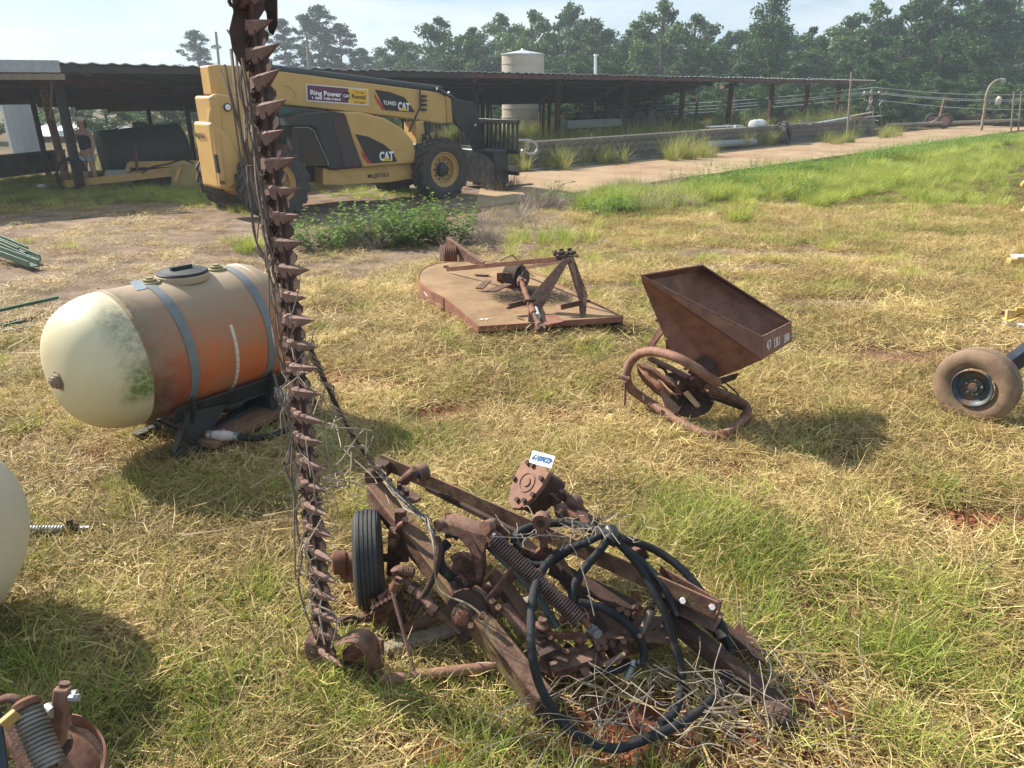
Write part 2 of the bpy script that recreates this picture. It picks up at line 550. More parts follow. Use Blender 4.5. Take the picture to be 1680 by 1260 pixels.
# ------------------------------------------------------------------ ground
def axis(a, b, c, d, st, gr):
    """dense from b to c with step st, growing out to a and d"""
    v = list(np.arange(b, c, st))
    s, x = st, v[-1]
    while x < d:
        s *= gr
        x += s
        v.append(x)
    s, x, lo = st, b, []
    while x > a:
        s *= gr
        x -= s
        lo.append(x)
    return np.array(lo[::-1] + v)
xs = axis(-260, -5.5, 6.5, 260, 0.055, 1.045)
ys = axis(-60, 1.2, 10.0, 320, 0.055, 1.035)
X, Y = np.meshgrid(xs, ys)
rel = (fbm(X * 3, Y * 3, 4) - 0.5) * 0.05 + (fbm(X * 14 + 5, Y * 14, 3) - 0.5) * 0.035
far = np.clip(1 - (np.hypot(X, Y) - 30) / 30, 0, 1)
K = Y - X
onslab = sm((K - 15.4) / .8) * (1 - sm((K - 23.6) / .8))
Z = hz(X, Y) + rel * far * (1 - 0.55 * onslab) + (fbm(X * .35, Y * .35, 2) - .5) * 0.06 * sm((Y - 1) / 2) * far * (1 - onslab)
D, G = masks(X, Y)
for (px, py, rx, ry, a) in ((730, 1110, .2, .12, .03), (1000, 1010, .3, .2, .05), (1290, 1170, .2, .12, .03)):
    c = P(px, py)
    Z = Z + a * np.exp(-(((X - c.x) / rx) ** 2 + ((Y - c.y) / ry) ** 2)) * (0.5 + vnoise(X * 22, Y * 22))
ny, nx = X.shape
V = np.stack([X, Y, Z], -1).reshape(-1, 3)
idx = np.arange(ny * nx).reshape(ny, nx)
F = np.stack([idx[:-1, :-1], idx[:-1, 1:], idx[1:, 1:], idx[1:, :-1]], -1).reshape(-1, 4)
def npmesh(name, V, F, attrs=None, mats=(), smooth=False):
    me = bpy.data.meshes.new(name)
    me.vertices.add(len(V))
    me.vertices.foreach_set('co', np.asarray(V, dtype=np.float32).ravel())
    k = F.shape[1]
    me.loops.add(F.size)
    me.loops.foreach_set('vertex_index', F.astype(np.int32).ravel())
    me.polygons.add(len(F))
    me.polygons.foreach_set('loop_start', np.arange(0, F.size, k, dtype=np.int32))
    me.polygons.foreach_set('loop_total', np.full(len(F), k, dtype=np.int32))
    if smooth:
        me.polygons.foreach_set('use_smooth', np.ones(len(F), dtype=bool))
    for n, a in (attrs or {}).items():
        at = me.attributes.new(n, 'FLOAT', 'POINT')
        at.data.foreach_set('value', np.asarray(a, dtype=np.float32).ravel())
    for m in mats:
        me.materials.append(m)
    me.update(calc_edges=True)
    return me
gm = bpy.data.materials.new('field_ground')
gm.use_nodes = True
nt = gm.node_tree
b = nt.nodes['Principled BSDF']
b.inputs['Roughness'].default_value = 0.95
b.inputs['Specular IOR Level'].default_value = 0.15
tc = nt.nodes.new('ShaderNodeTexCoord')
vec = tc.outputs['Object']
ad = nt.nodes.new('ShaderNodeAttribute'); ad.attribute_name = 'dirt'
ag = nt.nodes.new('ShaderNodeAttribute'); ag.attribute_name = 'green'
ar = nt.nodes.new('ShaderNodeAttribute'); ar.attribute_name = 'road'
na = noise(nt, 26, 8, 0.75, vec, 0.3)
nb_ = noise(nt, 2.2, 6, 0.6, vec)
r1 = ramp(nt, [(0.3, (0.05, 0.027, 0.016)), (0.55, (0.12, 0.068, 0.036)), (0.75, (0.24, 0.15, 0.07))])
L2 = nt.links.new
L2(na.outputs['Fac'], r1.inputs['Fac'])
r2 = ramp(nt, [(0.3, (0.035, 0.05, 0.012)), (0.6, (0.10, 0.12, 0.035)), (0.8, (0.19, 0.19, 0.06))])
L2(na.outputs['Fac'], r2.inputs['Fac'])
r3 = ramp(nt, [(0.3, (0.10, 0.035, 0.02)), (0.55, (0.22, 0.08, 0.04)), (0.75, (0.34, 0.15, 0.08))])
L2(na.outputs['Fac'], r3.inputs['Fac'])
r4 = ramp(nt, [(0.36, (0.09, 0.06, 0.042)), (0.5, (0.21, 0.145, 0.10)), (0.66, (0.36, 0.27, 0.19))])
L2(math_(nt, 'ADD', math_(nt, 'MULTIPLY', nb_.outputs['Fac'], .55), math_(nt, 'MULTIPLY', na.outputs['Fac'], .45)), r4.inputs['Fac'])
c_ = mixc(nt, math_(nt, 'MULTIPLY', ag.outputs['Fac'], 0.9), r1.outputs['Color'], r2.outputs['Color'])
dd = mixc(nt, ar.outputs['Fac'], r3.outputs['Color'], r4.outputs['Color'])
c_ = mixc(nt, ad.outputs['Fac'], c_, dd)
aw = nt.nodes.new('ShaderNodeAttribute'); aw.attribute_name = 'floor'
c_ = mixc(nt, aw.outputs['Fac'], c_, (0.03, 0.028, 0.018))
L2(c_, b.inputs['Base Color'])
bm_ = nt.nodes.new('ShaderNodeBump')
bm_.inputs['Strength'].default_value = 0.9
bm_.inputs['Distance'].default_value = 0.03
L2(na.outputs['Fac'], bm_.inputs['Height'])
L2(bm_.outputs['Normal'], b.inputs['Normal'])
roadm = sm((Y - 5.0) / 1.5) * D
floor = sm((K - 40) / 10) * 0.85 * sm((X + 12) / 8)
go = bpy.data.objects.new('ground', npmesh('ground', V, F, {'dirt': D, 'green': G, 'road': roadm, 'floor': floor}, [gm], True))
C.objects.link(go)
tag(go, 'dry mown field of straw and patchy green grass over red dirt', None, None, 'structure')

# ------------------------------------------------------------------ concrete slab road
CONC = mat('dusty_concrete', (0.27, 0.185, 0.11), (0.38, 0.27, 0.165), (0.24, 0.13, 0.07), rough=0.9, scale=0.9, bump=0.25, bscale=30, spec=0.2, thr3=(0.5, 0.7))
slab = thing('concrete_road', None, None, (0, 16.5, -0.28))
slab['kind'] = 'structure'
slab['label'] = 'raised concrete road slab dusted with red soil beside the block wall'
t0 = -0.8
while t0 < 62:
    ln = 4.2
    m = MB()
    k0 = 16.5
    e = 0.012
    poly = [(t0 + e, k0), (t0 + ln - e, k0), (t0 + ln - e, 22.4), (t0 + e, 22.4)]
    n = 8
    top = []
    for i in range(n + 1):                                   # chipped near edge
        t = poly[0][0] + (poly[1][0] - poly[0][0]) * i / n
        top.append((t, k0 + random.uniform(-.05, .09)))
    top += [(poly[2][0], 22.4), (poly[3][0], 22.4)]
    dz = random.uniform(-.008, .008)
    m.prism([(a, a + k, -0.272 + dz) for a, k in top], (0, 0, -0.30))
    m.build('slab_panel', CONC, slab, bevel=0.012)
    t0 += ln
k2 = MB()
for i in range(60):                                          # kerb strip below the block wall
    pass

# ------------------------------------------------------------------ scattering
PROTO = bpy.data.collections.new('plant_sources')
def strands(n, rad, lo, hi, wid, lie, curl, seg=3, base=0.0, spread=1.0, droop=0.0):
    """flat curved blades: lie 0 upright, 1 flat on the ground"""
    V, F, Cc, Hh = [], [], [], []
    for i in range(n):
        a = random.uniform(0, 2 * PI)
        r = rad * math.sqrt(random.random())
        p = np.array([math.cos(a) * r, math.sin(a) * r, base + (random.uniform(0, .035) if lie > .5 else 0)])
        az = random.uniform(0, 2 * PI) if lie > .5 or random.random() < .5 else a + random.uniform(-.7, .7)
        pitch = (PI / 2) * (1 - min(1, max(0, random.gauss(lie, .16 * spread))))
        ln = random.uniform(lo, hi)
        w_ = wid * random.uniform(.6, 1.3)
        col = random.random()
        turn = random.gauss(0, curl)
        o = len(V)
        for s in range(seg + 1):
            f = s / seg
            side = np.array([-math.sin(az), math.cos(az), 0]) * w_ * (1 - f * .85) * .5
            tw = random.uniform(-.4, .4)
            side[2] = w_ * tw * .5
            V += [p - side, p + side]
            Cc += [col, col]
            Hh += [f, f]
            stp = ln / seg
            p = p + np.array([math.cos(az) * math.cos(pitch), math.sin(az) * math.cos(pitch), math.sin(pitch)]) * stp
            if p[2] < 0.002:
                p[2] = 0.002 + random.random() * .006
            az += turn
            pitch -= droop * random.uniform(.5, 1.4) + (random.gauss(0, .25) if lie > .5 else 0)
        for s in range(seg):
            F.append((o + 2 * s, o + 2 * s + 1, o + 2 * s + 3, o + 2 * s + 2))
    return np.array(V), np.array(F), np.array(Cc), np.array(Hh)
def grassmat(name, cols, trans=0.3, tcol=None, rough=0.6):
    m = bpy.data.materials.new(name)
    m.use_nodes = True
    nt = m.node_tree
    b = nt.nodes['Principled BSDF']
    a = nt.nodes.new('ShaderNodeAttribute'); a.attribute_name = 'c'
    t = nt.nodes.new('ShaderNodeAttribute'); t.attribute_name = 'tint'; t.attribute_type = 'INSTANCER'
    r = ramp(nt, cols)
    f = math_(nt, 'ADD', math_(nt, 'MULTIPLY', a.outputs['Fac'], 0.62), math_(nt, 'MULTIPLY', t.outputs['Fac'], 0.38))
    nt.links.new(f, r.inputs['Fac'])
    nt.links.new(r.outputs['Color'], b.inputs['Base Color'])
    b.inputs['Roughness'].default_value = rough
    b.inputs['Specular IOR Level'].default_value = 0.3
    tr = nt.nodes.new('ShaderNodeBsdfTranslucent')
    v = nt.nodes.new('ShaderNodeVectorMath'); v.operation = 'MULTIPLY'
    v.inputs[1].default_value = tcol or (1.3, 1.25, 0.8)
    nt.links.new(r.outputs['Color'], v.inputs[0])
    nt.links.new(v.outputs[0], tr.inputs['Color'])
    ms = nt.nodes.new('ShaderNodeMixShader')
    ms.inputs['Fac'].default_value = trans
    nt.links.new(b.outputs[0], ms.inputs[1])
    nt.links.new(tr.outputs[0], ms.inputs[2])
    nt.links.new(ms.outputs[0], nt.nodes['Material Output'].inputs['Surface'])
    return m
STRAW = grassmat('straw', [(0.0, (0.11, 0.07, 0.03)), (0.3, (0.30, 0.205, 0.085)), (0.62, (0.60, 0.45, 0.19)), (1.0, (0.86, 0.73, 0.40))], 0.2)
DULL = grassmat('dull_hay', [(0.0, (0.06, 0.05, 0.02)), (0.4, (0.19, 0.155, 0.05)), (0.75, (0.40, 0.34, 0.12)), (1.0, (0.60, 0.53, 0.23))], 0.25)
GRASS = grassmat('green_grass', [(0.0, (0.08, 0.12, 0.02)), (0.4, (0.24, 0.30, 0.055)), (0.75, (0.46, 0.51, 0.12)), (1.0, (0.72, 0.70, 0.28))], 0.4)
WEED = grassmat('weed_leaf', [(0.0, (0.06, 0.11, 0.02)), (0.5, (0.17, 0.26, 0.05)), (1.0, (0.36, 0.45, 0.13))], 0.4, (1.2, 1.4, 0.6))
BRUSH = grassmat('dry_brush', [(0.0, (0.16, 0.12, 0.09)), (0.5, (0.30, 0.24, 0.19)), (1.0, (0.46, 0.39, 0.32))], 0.1)
def source(name, parts, m):
    Vs, Fs, Cs, o = [], [], [], 0
    for V, F, c, h in parts:
        Vs.append(V); Fs.append(F + o); Cs.append(c); o += len(V)
    me = npmesh(name, np.concatenate(Vs), np.concatenate(Fs), {'c': np.concatenate(Cs)}, [m], False)
    ob = bpy.data.objects.new(name, me)
    return ob
def scatter(name, label, pts, scl, tint, sources, tilt=0.12):
    col = bpy.data.collections.new(name + '_sources')
    for s in sources:
        col.objects.link(s)
    n = len(pts)
    me = bpy.data.meshes.new(name)
    me.vertices.add(n)
    me.vertices.foreach_set('co', np.asarray(pts, dtype=np.float32).ravel())
    a = me.attributes.new('scl', 'FLOAT', 'POINT'); a.data.foreach_set('value', np.asarray(scl, dtype=np.float32))
    a = me.attributes.new('tint', 'FLOAT', 'POINT'); a.data.foreach_set('value', np.asarray(tint, dtype=np.float32))
    rot = np.stack([rng.normal(0, tilt, n), rng.normal(0, tilt, n), rng.random(n) * 6.283], -1)
    a = me.attributes.new('rot', 'FLOAT_VECTOR', 'POINT'); a.data.foreach_set('vector', rot.astype(np.float32).ravel())
    o = bpy.data.objects.new(name, me)
    C.objects.link(o)
    ng = bpy.data.node_groups.new(name, 'GeometryNodeTree')
    ng.interface.new_socket('Geometry', in_out='INPUT', socket_type='NodeSocketGeometry')
    ng.interface.new_socket('Geometry', in_out='OUTPUT', socket_type='NodeSocketGeometry')
    gi = ng.nodes.new('NodeGroupInput'); gout = ng.nodes.new('NodeGroupOutput')
    ci = ng.nodes.new('GeometryNodeCollectionInfo')
    ci.inputs['Collection'].default_value = col
    ci.inputs['Separate Children'].default_value = True
    ci.inputs['Reset Children'].default_value = True
    ip = ng.nodes.new('GeometryNodeInstanceOnPoints')
    ip.inputs['Pick Instance'].default_value = True
    def attr(nm, ty):
        q = ng.nodes.new('GeometryNodeInputNamedAttribute')
        q.data_type = ty
        q.inputs['Name'].default_value = nm
        return q.outputs[0]
    lk = ng.links.new
    lk(gi.outputs[0], ip.inputs['Points'])
    lk(ci.outputs[0], ip.inputs['Instance'])
    e2r = ng.nodes.new('FunctionNodeEulerToRotation')
    lk(attr('rot', 'FLOAT_VECTOR'), e2r.inputs[0])
    lk(e2r.outputs[0], ip.inputs['Rotation'])
    lk(attr('scl', 'FLOAT'), ip.inputs['Scale'])
    lk(ip.outputs[0], gout.inputs[0])
    md = o.modifiers.new('scatter', 'NODES')
    md.node_group = ng
    return tag(o, label, None, None, 'stuff')
def spots(n, y0, y1, half=0.78, pad=0.7):
    y = np.sqrt(rng.random(n) * (y1 ** 2 - y0 ** 2) + y0 ** 2)
    x = (rng.random(n) * 2 - 1) * (half * y + pad)
    return x, y
def zat(x, y):
    K = y - x
    ons = sm((K - 15.4) / .8) * (1 - sm((K - 23.6) / .8))
    r_ = (fbm(x * 3, y * 3, 4) - 0.5) * 0.05 + (fbm(x * 14 + 5, y * 14, 3) - 0.5) * 0.035
    return hz(x, y) + r_ * (1 - .55 * ons) + (fbm(x * .35, y * .35, 2) - .5) * 0.06 * sm((y - 1) / 2) * (1 - ons) - 0.008
AVOID = []
for (px, py, r_) in ((335, 752, .13), (360, 742, .15), (390, 728, .15), (420, 713, .15), (450, 698, .15), (478, 684, .15), (380, 690, .12), (410, 680, .12), (340, 715, .10), (730, 1112, .07), (700, 1115, .06), (575, 975, .05), (1250, 560, .01)):
    q_ = P(px, py); AVOID.append((q_.x, q_.y, r_, 0))
def field(n, y0, y1, prob, size, half=0.78, pad=0.7):
    x, y = spots(n, y0, y1, half, pad)
    d, g = masks(x, y)
    K = y - x
    keep = rng.random(n) < prob(x, y, d, g)
    keep &= ~((K > 16.4) & (K < 22.5) & (x > -5))
    for (ax, ay, ar, low) in AVOID:
        keep &= ~(np.hypot(x - ax, y - ay) < ar)
    x, y, g = x[keep], y[keep], g[keep]
    s = size * (0.7 + 0.6 * rng.random(len(x)))
    return np.stack([x, y, zat(x, y)], -1), s, np.clip(rng.random(len(x)) * .3 + (fbm(x * 1.7 + 60, y * 3.1) - .3) * 1.7, 0, 1)
def cat3(*a):
    return [np.concatenate([q[i] for q in a]) for i in range(3)]

straw_src = [source('straw_mat', [strands(140, .24, .05, .22, .0056, .97, .28, 3)], STRAW) for _ in range(5)]
dull_src = [source('dull_mat', [strands(105, .22, .05, .2, .0055, .92, .25, 3)], DULL) for _ in range(4)]
tuft_src = [source('tuft', [strands(90, .12, .07, .21, .0054, .38, .12, 3, droop=.3), strands(30, .12, .04, .12, .004, .85, .2, 3)], GRASS) for _ in range(5)]
tall_src = [source('tall_tuft', [strands(80, .10, .16, .38, .006, .22, .08, 4, droop=.28)], GRASS) for _ in range(3)]
a = cat3(field(5200, 1.5, 5.5, lambda x, y, d, g: (1 - .93 * d) * (1 - .6 * g), .8), field(11000, 5.5, 16, lambda x, y, d, g: (1 - .93 * d) * (1 - .6 * g), .95))
scatter('straw_litter', 'golden dry straw lying all over the mown field', *a, straw_src)
a = cat3(field(3200, 1.5, 5.5, lambda x, y, d, g: (1 - .9 * d) * (.28 + .5 * g), .85), field(8500, 5.5, 20, lambda x, y, d, g: (1 - .95 * d) * (.2 + .8 * g), 1.05))
scatter('cut_grass', 'dull olive cut grass matted between the straw', *a, dull_src)
a = cat3(field(6500, 1.5, 5.5, lambda x, y, d, g: (1 - .85 * d) * (.05 + .9 * np.minimum(1, g * 1.1) ** 1.3), .8), field(9500, 5.5, 24, lambda x, y, d, g: (1 - .95 * d) * (.06 + .8 * g ** 1.3), .9))
scatter('green_grass', 'short green grass growing in patches through the straw', *a, tuft_src)
# ------------------------------------------------------------------ trees
def leafmat(name, cols, trans=0.3):
    return grassmat(name, cols, trans, (1.1, 1.25, 0.6), 0.55)
LEAF = leafmat('broad_leaf', [(0.0, (0.024, 0.06, 0.02)), (0.5, (0.07, 0.125, 0.042)), (1.0, (0.18, 0.26, 0.09))])
LEAF2 = leafmat('pale_leaf', [(0.0, (0.04, 0.08, 0.028)), (0.5, (0.11, 0.17, 0.06)), (1.0, (0.24, 0.31, 0.11))])
NEEDLE = leafmat('pine_needle', [(0.0, (0.018, 0.038, 0.02)), (0.5, (0.04, 0.07, 0.032)), (1.0, (0.08, 0.12, 0.05))], 0.2)
CEDAR = leafmat('cedar_leaf', [(0.0, (0.02, 0.055, 0.015)), (0.5, (0.05, 0.11, 0.03)), (1.0, (0.10, 0.18, 0.05))], 0.25)
BARK = mat('bark', (0.10, 0.08, 0.065), (0.18, 0.15, 0.12), rough=0.9, scale=10, bump=0.5, stretch=(3, 3, 0.6))
def leaves(cen, rad, n, size, jag=0.5, flat=0.0):
    """n leaf quads spread through the shells of the given blobs"""
    cen, rad = np.array(cen), np.array(rad)
    vol = rad[:, 0] * rad[:, 1]
    k = rng.choice(len(cen), n, p=vol / vol.sum())
    d = rng.normal(size=(n, 3)); d /= np.linalg.norm(d, axis=1)[:, None]
    r = 1 - jag * rng.random(n) ** 1.6
    r *= 0.8 + 0.45 * vnoise(d[:, 0] * 3 + k * 7.3 + 50, d[:, 1] * 3 + d[:, 2] * 2.3 + 50)
    p = cen[k] + d * rad[k] * r[:, None]
    a = rng.normal(size=(n, 3)); a[:, 2] *= 1 - flat; a /= np.linalg.norm(a, axis=1)[:, None]
    b_ = np.cross(a, rng.normal(size=(n, 3))); b_ /= np.linalg.norm(b_, axis=1)[:, None]
    s = size * (0.6 + 0.8 * rng.random(n))[:, None]
    V = np.stack([p - a * s, p - b_ * s * .45, p + a * s, p + b_ * s * .45], 1).reshape(-1, 3)
    F = np.arange(4 * n).reshape(n, 4)
    c = np.clip(rng.random(n) * .7 + .3 * vnoise(k * 3.7 + 9, k * 1.3 + 4), 0, 1)
    return V, F, np.repeat(c, 4)
def broad(seed, nb=26, n=6500, lo=0.16, wide=0.26):
    r_ = random.Random(seed)
    cen, rad = [], []
    t = MB()
    top = (r_.uniform(-.03, .03), r_.uniform(-.03, .03))
    t.tube([(0, 0, -.02), (top[0] * .3, top[1] * .3, .3), (top[0], top[1], .62), (top[0] * 1.3, top[1] * 1.2, .9)], [.02, .015, .009, .003], 7)
    for i in range(nb):
        h = lo + (0.93 - lo) * (i + r_.random()) / nb
        prof = math.sin(PI * min(1, (h - lo + .12) / (1.02 - lo))) ** .7
        a = r_.uniform(0, 2 * PI)
        q = wide * prof * r_.uniform(.35, 1.0)
        c_ = (math.cos(a) * q, math.sin(a) * q, h)
        rr = r_.uniform(.06, .115) * (0.6 + .6 * prof)
        cen.append(c_); rad.append((rr, rr, rr * r_.uniform(.6, .85)))
        hb = max(.08, h - r_.uniform(.08, .2))
        t.tube([(top[0] * hb, top[1] * hb, hb), (c_[0] * .55, c_[1] * .55, h - .05), c_], [.006, .004, .001], 4)
    return npmesh('crown', *[leaves(cen, rad, n, .0125)[i] for i in (0, 1)], None, [LEAF]), t
protos = []
def proto(cen, rad, n, size, m, t, jag=.5, flat=0.0):
    V, F, c = leaves(cen, rad, n, size, jag, flat)
    cm = npmesh('crown', V, F, {'c': c}, [m], False)
    return cm, t.mesh('trunk', [BARK], True)
def mk_broad(seed, m=None, nb=30, n=7500, lo=.13, wide=.27, size=.012):
    r_ = random.Random(seed)
    cen, rad = [], []
    t = MB()
    tx, ty = r_.uniform(-.05, .05), r_.uniform(-.05, .05)
    t.tube([(0, 0, -.03), (tx * .3, ty * .3, .3), (tx, ty, .62), (tx * 1.3, ty * 1.2, .9)], [.02, .015, .009, .003], 7)
    for i in range(nb):
        h = lo + (0.94 - lo) * (i + r_.random()) / nb
        prof = math.sin(PI * min(1, (h - lo + .14) / (1.04 - lo))) ** .6
        a = r_.uniform(0, 2 * PI)
        q = wide * prof * r_.uniform(.3, 1.05)
        c_ = (tx + math.cos(a) * q, ty + math.sin(a) * q, h)
        rr = r_.uniform(.05, .115) * (0.55 + .6 * prof)
        cen.append(c_); rad.append((rr, rr, rr * r_.uniform(.55, .85)))
        hb = max(.08, h - r_.uniform(.08, .2))
        t.tube([(tx * hb, ty * hb, hb), (c_[0] * .5, c_[1] * .5, h - .05), c_], [.006, .004, .001], 4)
    return proto(cen, rad, n, size, m or LEAF, t, .92)
def mk_pine(seed, n=5200, lo=.42):
    r_ = random.Random(seed)
    cen, rad = [], []
    t = MB()
    tx, ty = r_.uniform(-.03, .03), r_.uniform(-.03, .03)
    t.tube([(0, 0, -.03), (tx * .4, ty * .4, .4), (tx, ty, .95)], [.014, .011, .003], 7)
    for i in range(46):
        h = lo + (0.96 - lo) * (i + r_.random()) / 46
        q = (.20 * math.sin(PI * min(1, (h - lo + .18) / (1.12 - lo))) + .02) * r_.uniform(.25, 1.15)
        a = r_.uniform(0, 2 * PI)
        c_ = (tx * h + math.cos(a) * q, ty * h + math.sin(a) * q, h + q * .25)
        rr = r_.uniform(.022, .052)
        cen.append(c_); rad.append((rr * 1.25, rr * 1.25, rr * .6))
        t.tube([(tx * h, ty * h, h - .03), c_], [.004, .001], 4)
    return proto(cen, rad, n, .0115, NEEDLE, t, .8)
def mk_cedar(seed):
    r_ = random.Random(seed)
    cen, rad = [], []
    t = MB()
    t.tube([(0, 0, -.03), (0, 0, .95)], [.02, .003], 6)
    for i in range(70):
        h = .04 + .93 * (i + r_.random()) / 70
        q = .30 * (1 - h) ** .8 * r_.uniform(.4, 1.0)
        a = r_.uniform(0, 2 * PI)
        rr = .035 + .06 * (1 - h) * r_.uniform(.6, 1.1)
        cen.append((math.cos(a) * q, math.sin(a) * q, h)); rad.append((rr, rr, rr * .9))
    return proto(cen, rad, 9000, .011, CEDAR, t, .7)
BT = [mk_broad(s, LEAF, 44, 14000, .06, .36, .0150) for s in (1, 2, 3)] + [mk_broad(s, LEAF2, 44, 14000, .06, .36, .0150) for s in (4, 5)] + [mk_broad(6, LEAF, 30, 9000, .03, .40, .016)]
PT = [mk_pine(s) for s in (11, 12, 13)]
CT = mk_cedar(21)
def tree(px, top, Y, pr, label, group=None, name='broadleaf_tree', hs=None, wx=1.0):
    p = PY(px, top, Y)
    g = ground_at(p, -.15)
    h = p.z - g.z
    o = thing(name, label, 'tree', g, random.uniform(0, 6.28), group)
    M = MW[o] @ Matrix.Diagonal((h * wx, h * wx, h, 1))
    for nm, me in (('crown', pr[0]), ('trunk', pr[1])):
        c_ = link(nm, me, o, M)
    return o
G1 = 'trees of the dense wood behind the open shed'
LB = ['leftmost broadleaf tree of the wood beside the gap after the pines', 'rounded tree second from the left end of the wood', 'tree standing two crowns to the left of the concrete silo', 'tree immediately left of the concrete silo', 'tree rising directly behind the concrete silo', 'tall tree just right of the concrete silo', 'tree directly behind the thin white pole', 'tree next right of the thin white pole behind the shed', 'tall tree rising behind the old tractor under the shed', 'tree next right of the tall one behind the old tractor', 'tree with a low top two crowns left of the tallest slender tree', 'tree half hidden by the left side of the tallest slender tree', 'tree just right of the tallest slender tree', 'tree behind the tall thin grey post at the shed end', 'tree behind the leaning utility pole', 'tree above the power lines just right of the utility pole', 'tall tree above the axle with the short upright post', 'tall tree behind the bent pole', 'tall tree at the right edge above the axle with the cream cylinder']
for i, (px, top) in enumerate([(655, 52), (712, 18), (770, 34), (812, 12), (868, 8), (925, -8), (985, 26), (1040, 38), (1095, -12), (1140, 14), (1190, 42),
                               (1235, 30), (1335, 34), (1385, 18), (1440, -8), (1500, -24), (1560, -60), (1625, -40), (1690, -70)]):
    tree(px, top, random.uniform(70, 80), BT[i % 5], LB[i], G1, wx=random.uniform(.95, 1.3))
tree(1274, -45, 66, mk_broad(31, LEAF, 30, 8000, .30, .16), 'tallest slender tree rising above the wood over the right part of the shed roof', wx=.9)
for i in range(22):
    px = 600 + i * 56 + random.uniform(-20, 20)
    top = random.uniform(60, 80) if px < 850 else random.uniform(20, 60)
    tree(px, top, random.uniform(88, 102), BT[(i * 2 + 1) % 5], 'tall broadleaf tree in the back row of the hazy wood', 'trees deep in the wood', wx=1.35)
for i in range(24):
    px = 560 + i * 52 + random.uniform(-18, 18)
    top = random.uniform(72, 118)
    if px > 1400: top = random.uniform(40, 100)
    tree(px, top, random.uniform(58, 66) if px > 900 else 72, BT[(i * 3 + 5) % 6], 'lower leafy tree at the edge of the wood with its crown near the ground', 'low trees along the edge of the wood', wx=1.25)
for i in range(26):
    px = 600 + i * 44 + random.uniform(-15, 15)
    tree(px, random.uniform(128, 156), random.uniform(53, 60) + (6 if px < 900 else 0), BT[5 if i % 3 else 3], 'shadowy undergrowth tree with low crown behind the back of the shed', 'undergrowth behind the shed', wx=1.7)
for i, px in enumerate([1455, 1500, 1545, 1590, 1640, 1690]):
    tree(px, random.uniform(120, 150), random.uniform(54, 58), BT[5], 'dark undergrowth tree behind the power lines at the right', 'undergrowth behind the power lines', wx=1.6)
tree(318, 46, 95, PT[0], 'lone round pine against the sky above the left of the shed roof', name='pine_tree', wx=1.25)
for k, (px, top) in enumerate([(462, 26), (500, 20), (522, 4), (556, 34), (592, 76), (622, 84)]):
    tree(px, top, 92 + k * 2, PT[(k + 1) % 3], ['pine behind the sickle bar at the left of the tall pine group', 'pine just left of the tallest pine of the group', 'tallest pine of the group left of the gap in the trees', 'pine on the right of the tallest pine of the group',
         'small pine right of the pine group above the boom', 'low pine filling the gap left of the broadleaf wood'][k], name='pine_tree', wx=1.15)
for i, (px, top) in enumerate([(-60, 150), (60, 178), (110, 168), (165, 150), (215, 150), (262, 160), (310, 158), (350, 150), (400, 140), (450, 140), (510, 130), (560, 120)]):
    tree(px, top - 12, random.uniform(44, 52), BT[5] if i % 2 else BT[3], 'hazy pale tree seen through the open back of the shed', 'trees seen through the shed', wx=1.7)
tree(1262, 92, 47, CT, 'bright green conical cedar behind the right part of the shed', name='cedar_tree', wx=.95)
tree(1192, 150, 47.5, CT, 'small bushy cedar left of the conical cedar', name='cedar_tree', wx=1.3)
tree(1335, 165, 48, CT, 'low cedar right of the conical cedar', name='cedar_tree', wx=1.4)

# ------------------------------------------------------------------ open shed
K0 = 29.0
def TK(t, K, z):
    return Vector((t, t + K, z))
SHROOF = mat('roof_sheet', (0.42, 0.44, 0.46), (0.54, 0.56, 0.57), (0.16, 0.10, 0.07), rough=0.5, metal=0.4, scale=2, bump=0.1, thr3=(0.62, 0.8))
UNDER = mat('dark_timber', (0.035, 0.032, 0.032), (0.06, 0.05, 0.045), rough=0.8, scale=6, bump=0.2)
REDST = mat('red_oxide_steel', (0.085, 0.028, 0.022), (0.13, 0.05, 0.035), (0.05, 0.03, 0.03), rough=0.7, scale=6, bump=0.2)
shed = thing('open_shed', 'long low open-sided shed with corrugated roof on red steel posts', 'shed', TK(0, K0, -.3))
KF, KB, ZF, ZB = 27.5, 49.9, 2.52, 1.28
def zr(K): return ZF + (ZB - ZF) * (K - KF) / (KB - KF)
AL = Vector((1, 1, 0)).normalized()
def roof_panel(t0_, t1_, kb):
    m = MB()
    n = 9
    top = []
    for i in range(n):
        t = t0_ + (t1_ - t0_) * i / (n - 1)
        top.append((t, 0.035 if i % 3 == 1 else 0.0))
    for (k_, z_) in ((KF, zr(KF)), (kb, zr(kb))):
        pass
    vs = []
    for k_ in (KF - .04, kb):
        for t, h_ in top: vs.append(TK(t, k_, zr(k_) + h_ + .02))
        for t, h_ in top: vs.append(TK(t, k_, zr(k_) + h_))
    fs = []
    N2 = 2 * n
    for i in range(n - 1):
        fs.append((i, i + 1, N2 + i + 1, N2 + i))
        fs.append((n + i + 1, n + i, N2 + n + i, N2 + n + i + 1))
        fs.append((i + 1, i, n + i, n + i + 1))
        fs.append((N2 + i, N2 + i + 1, N2 + n + i + 1, N2 + n + i))
    fs += [(0, N2, N2 + n, n), (n - 1, 2 * n - 1, N2 + 2 * n - 1, N2 + n - 1)]
    m.add(vs, fs)
    return m
t = -17.0
while t < 22.4:
    wide = t < 10.2
    m = roof_panel(t, t + .79, KB if wide else 30.6)
    o = m.build('roof_panel', SHROOF, shed, smooth=False)
    o.data.transform(Matrix.Translation((0, 0, random.uniform(-.012, .012))))
    t += .8
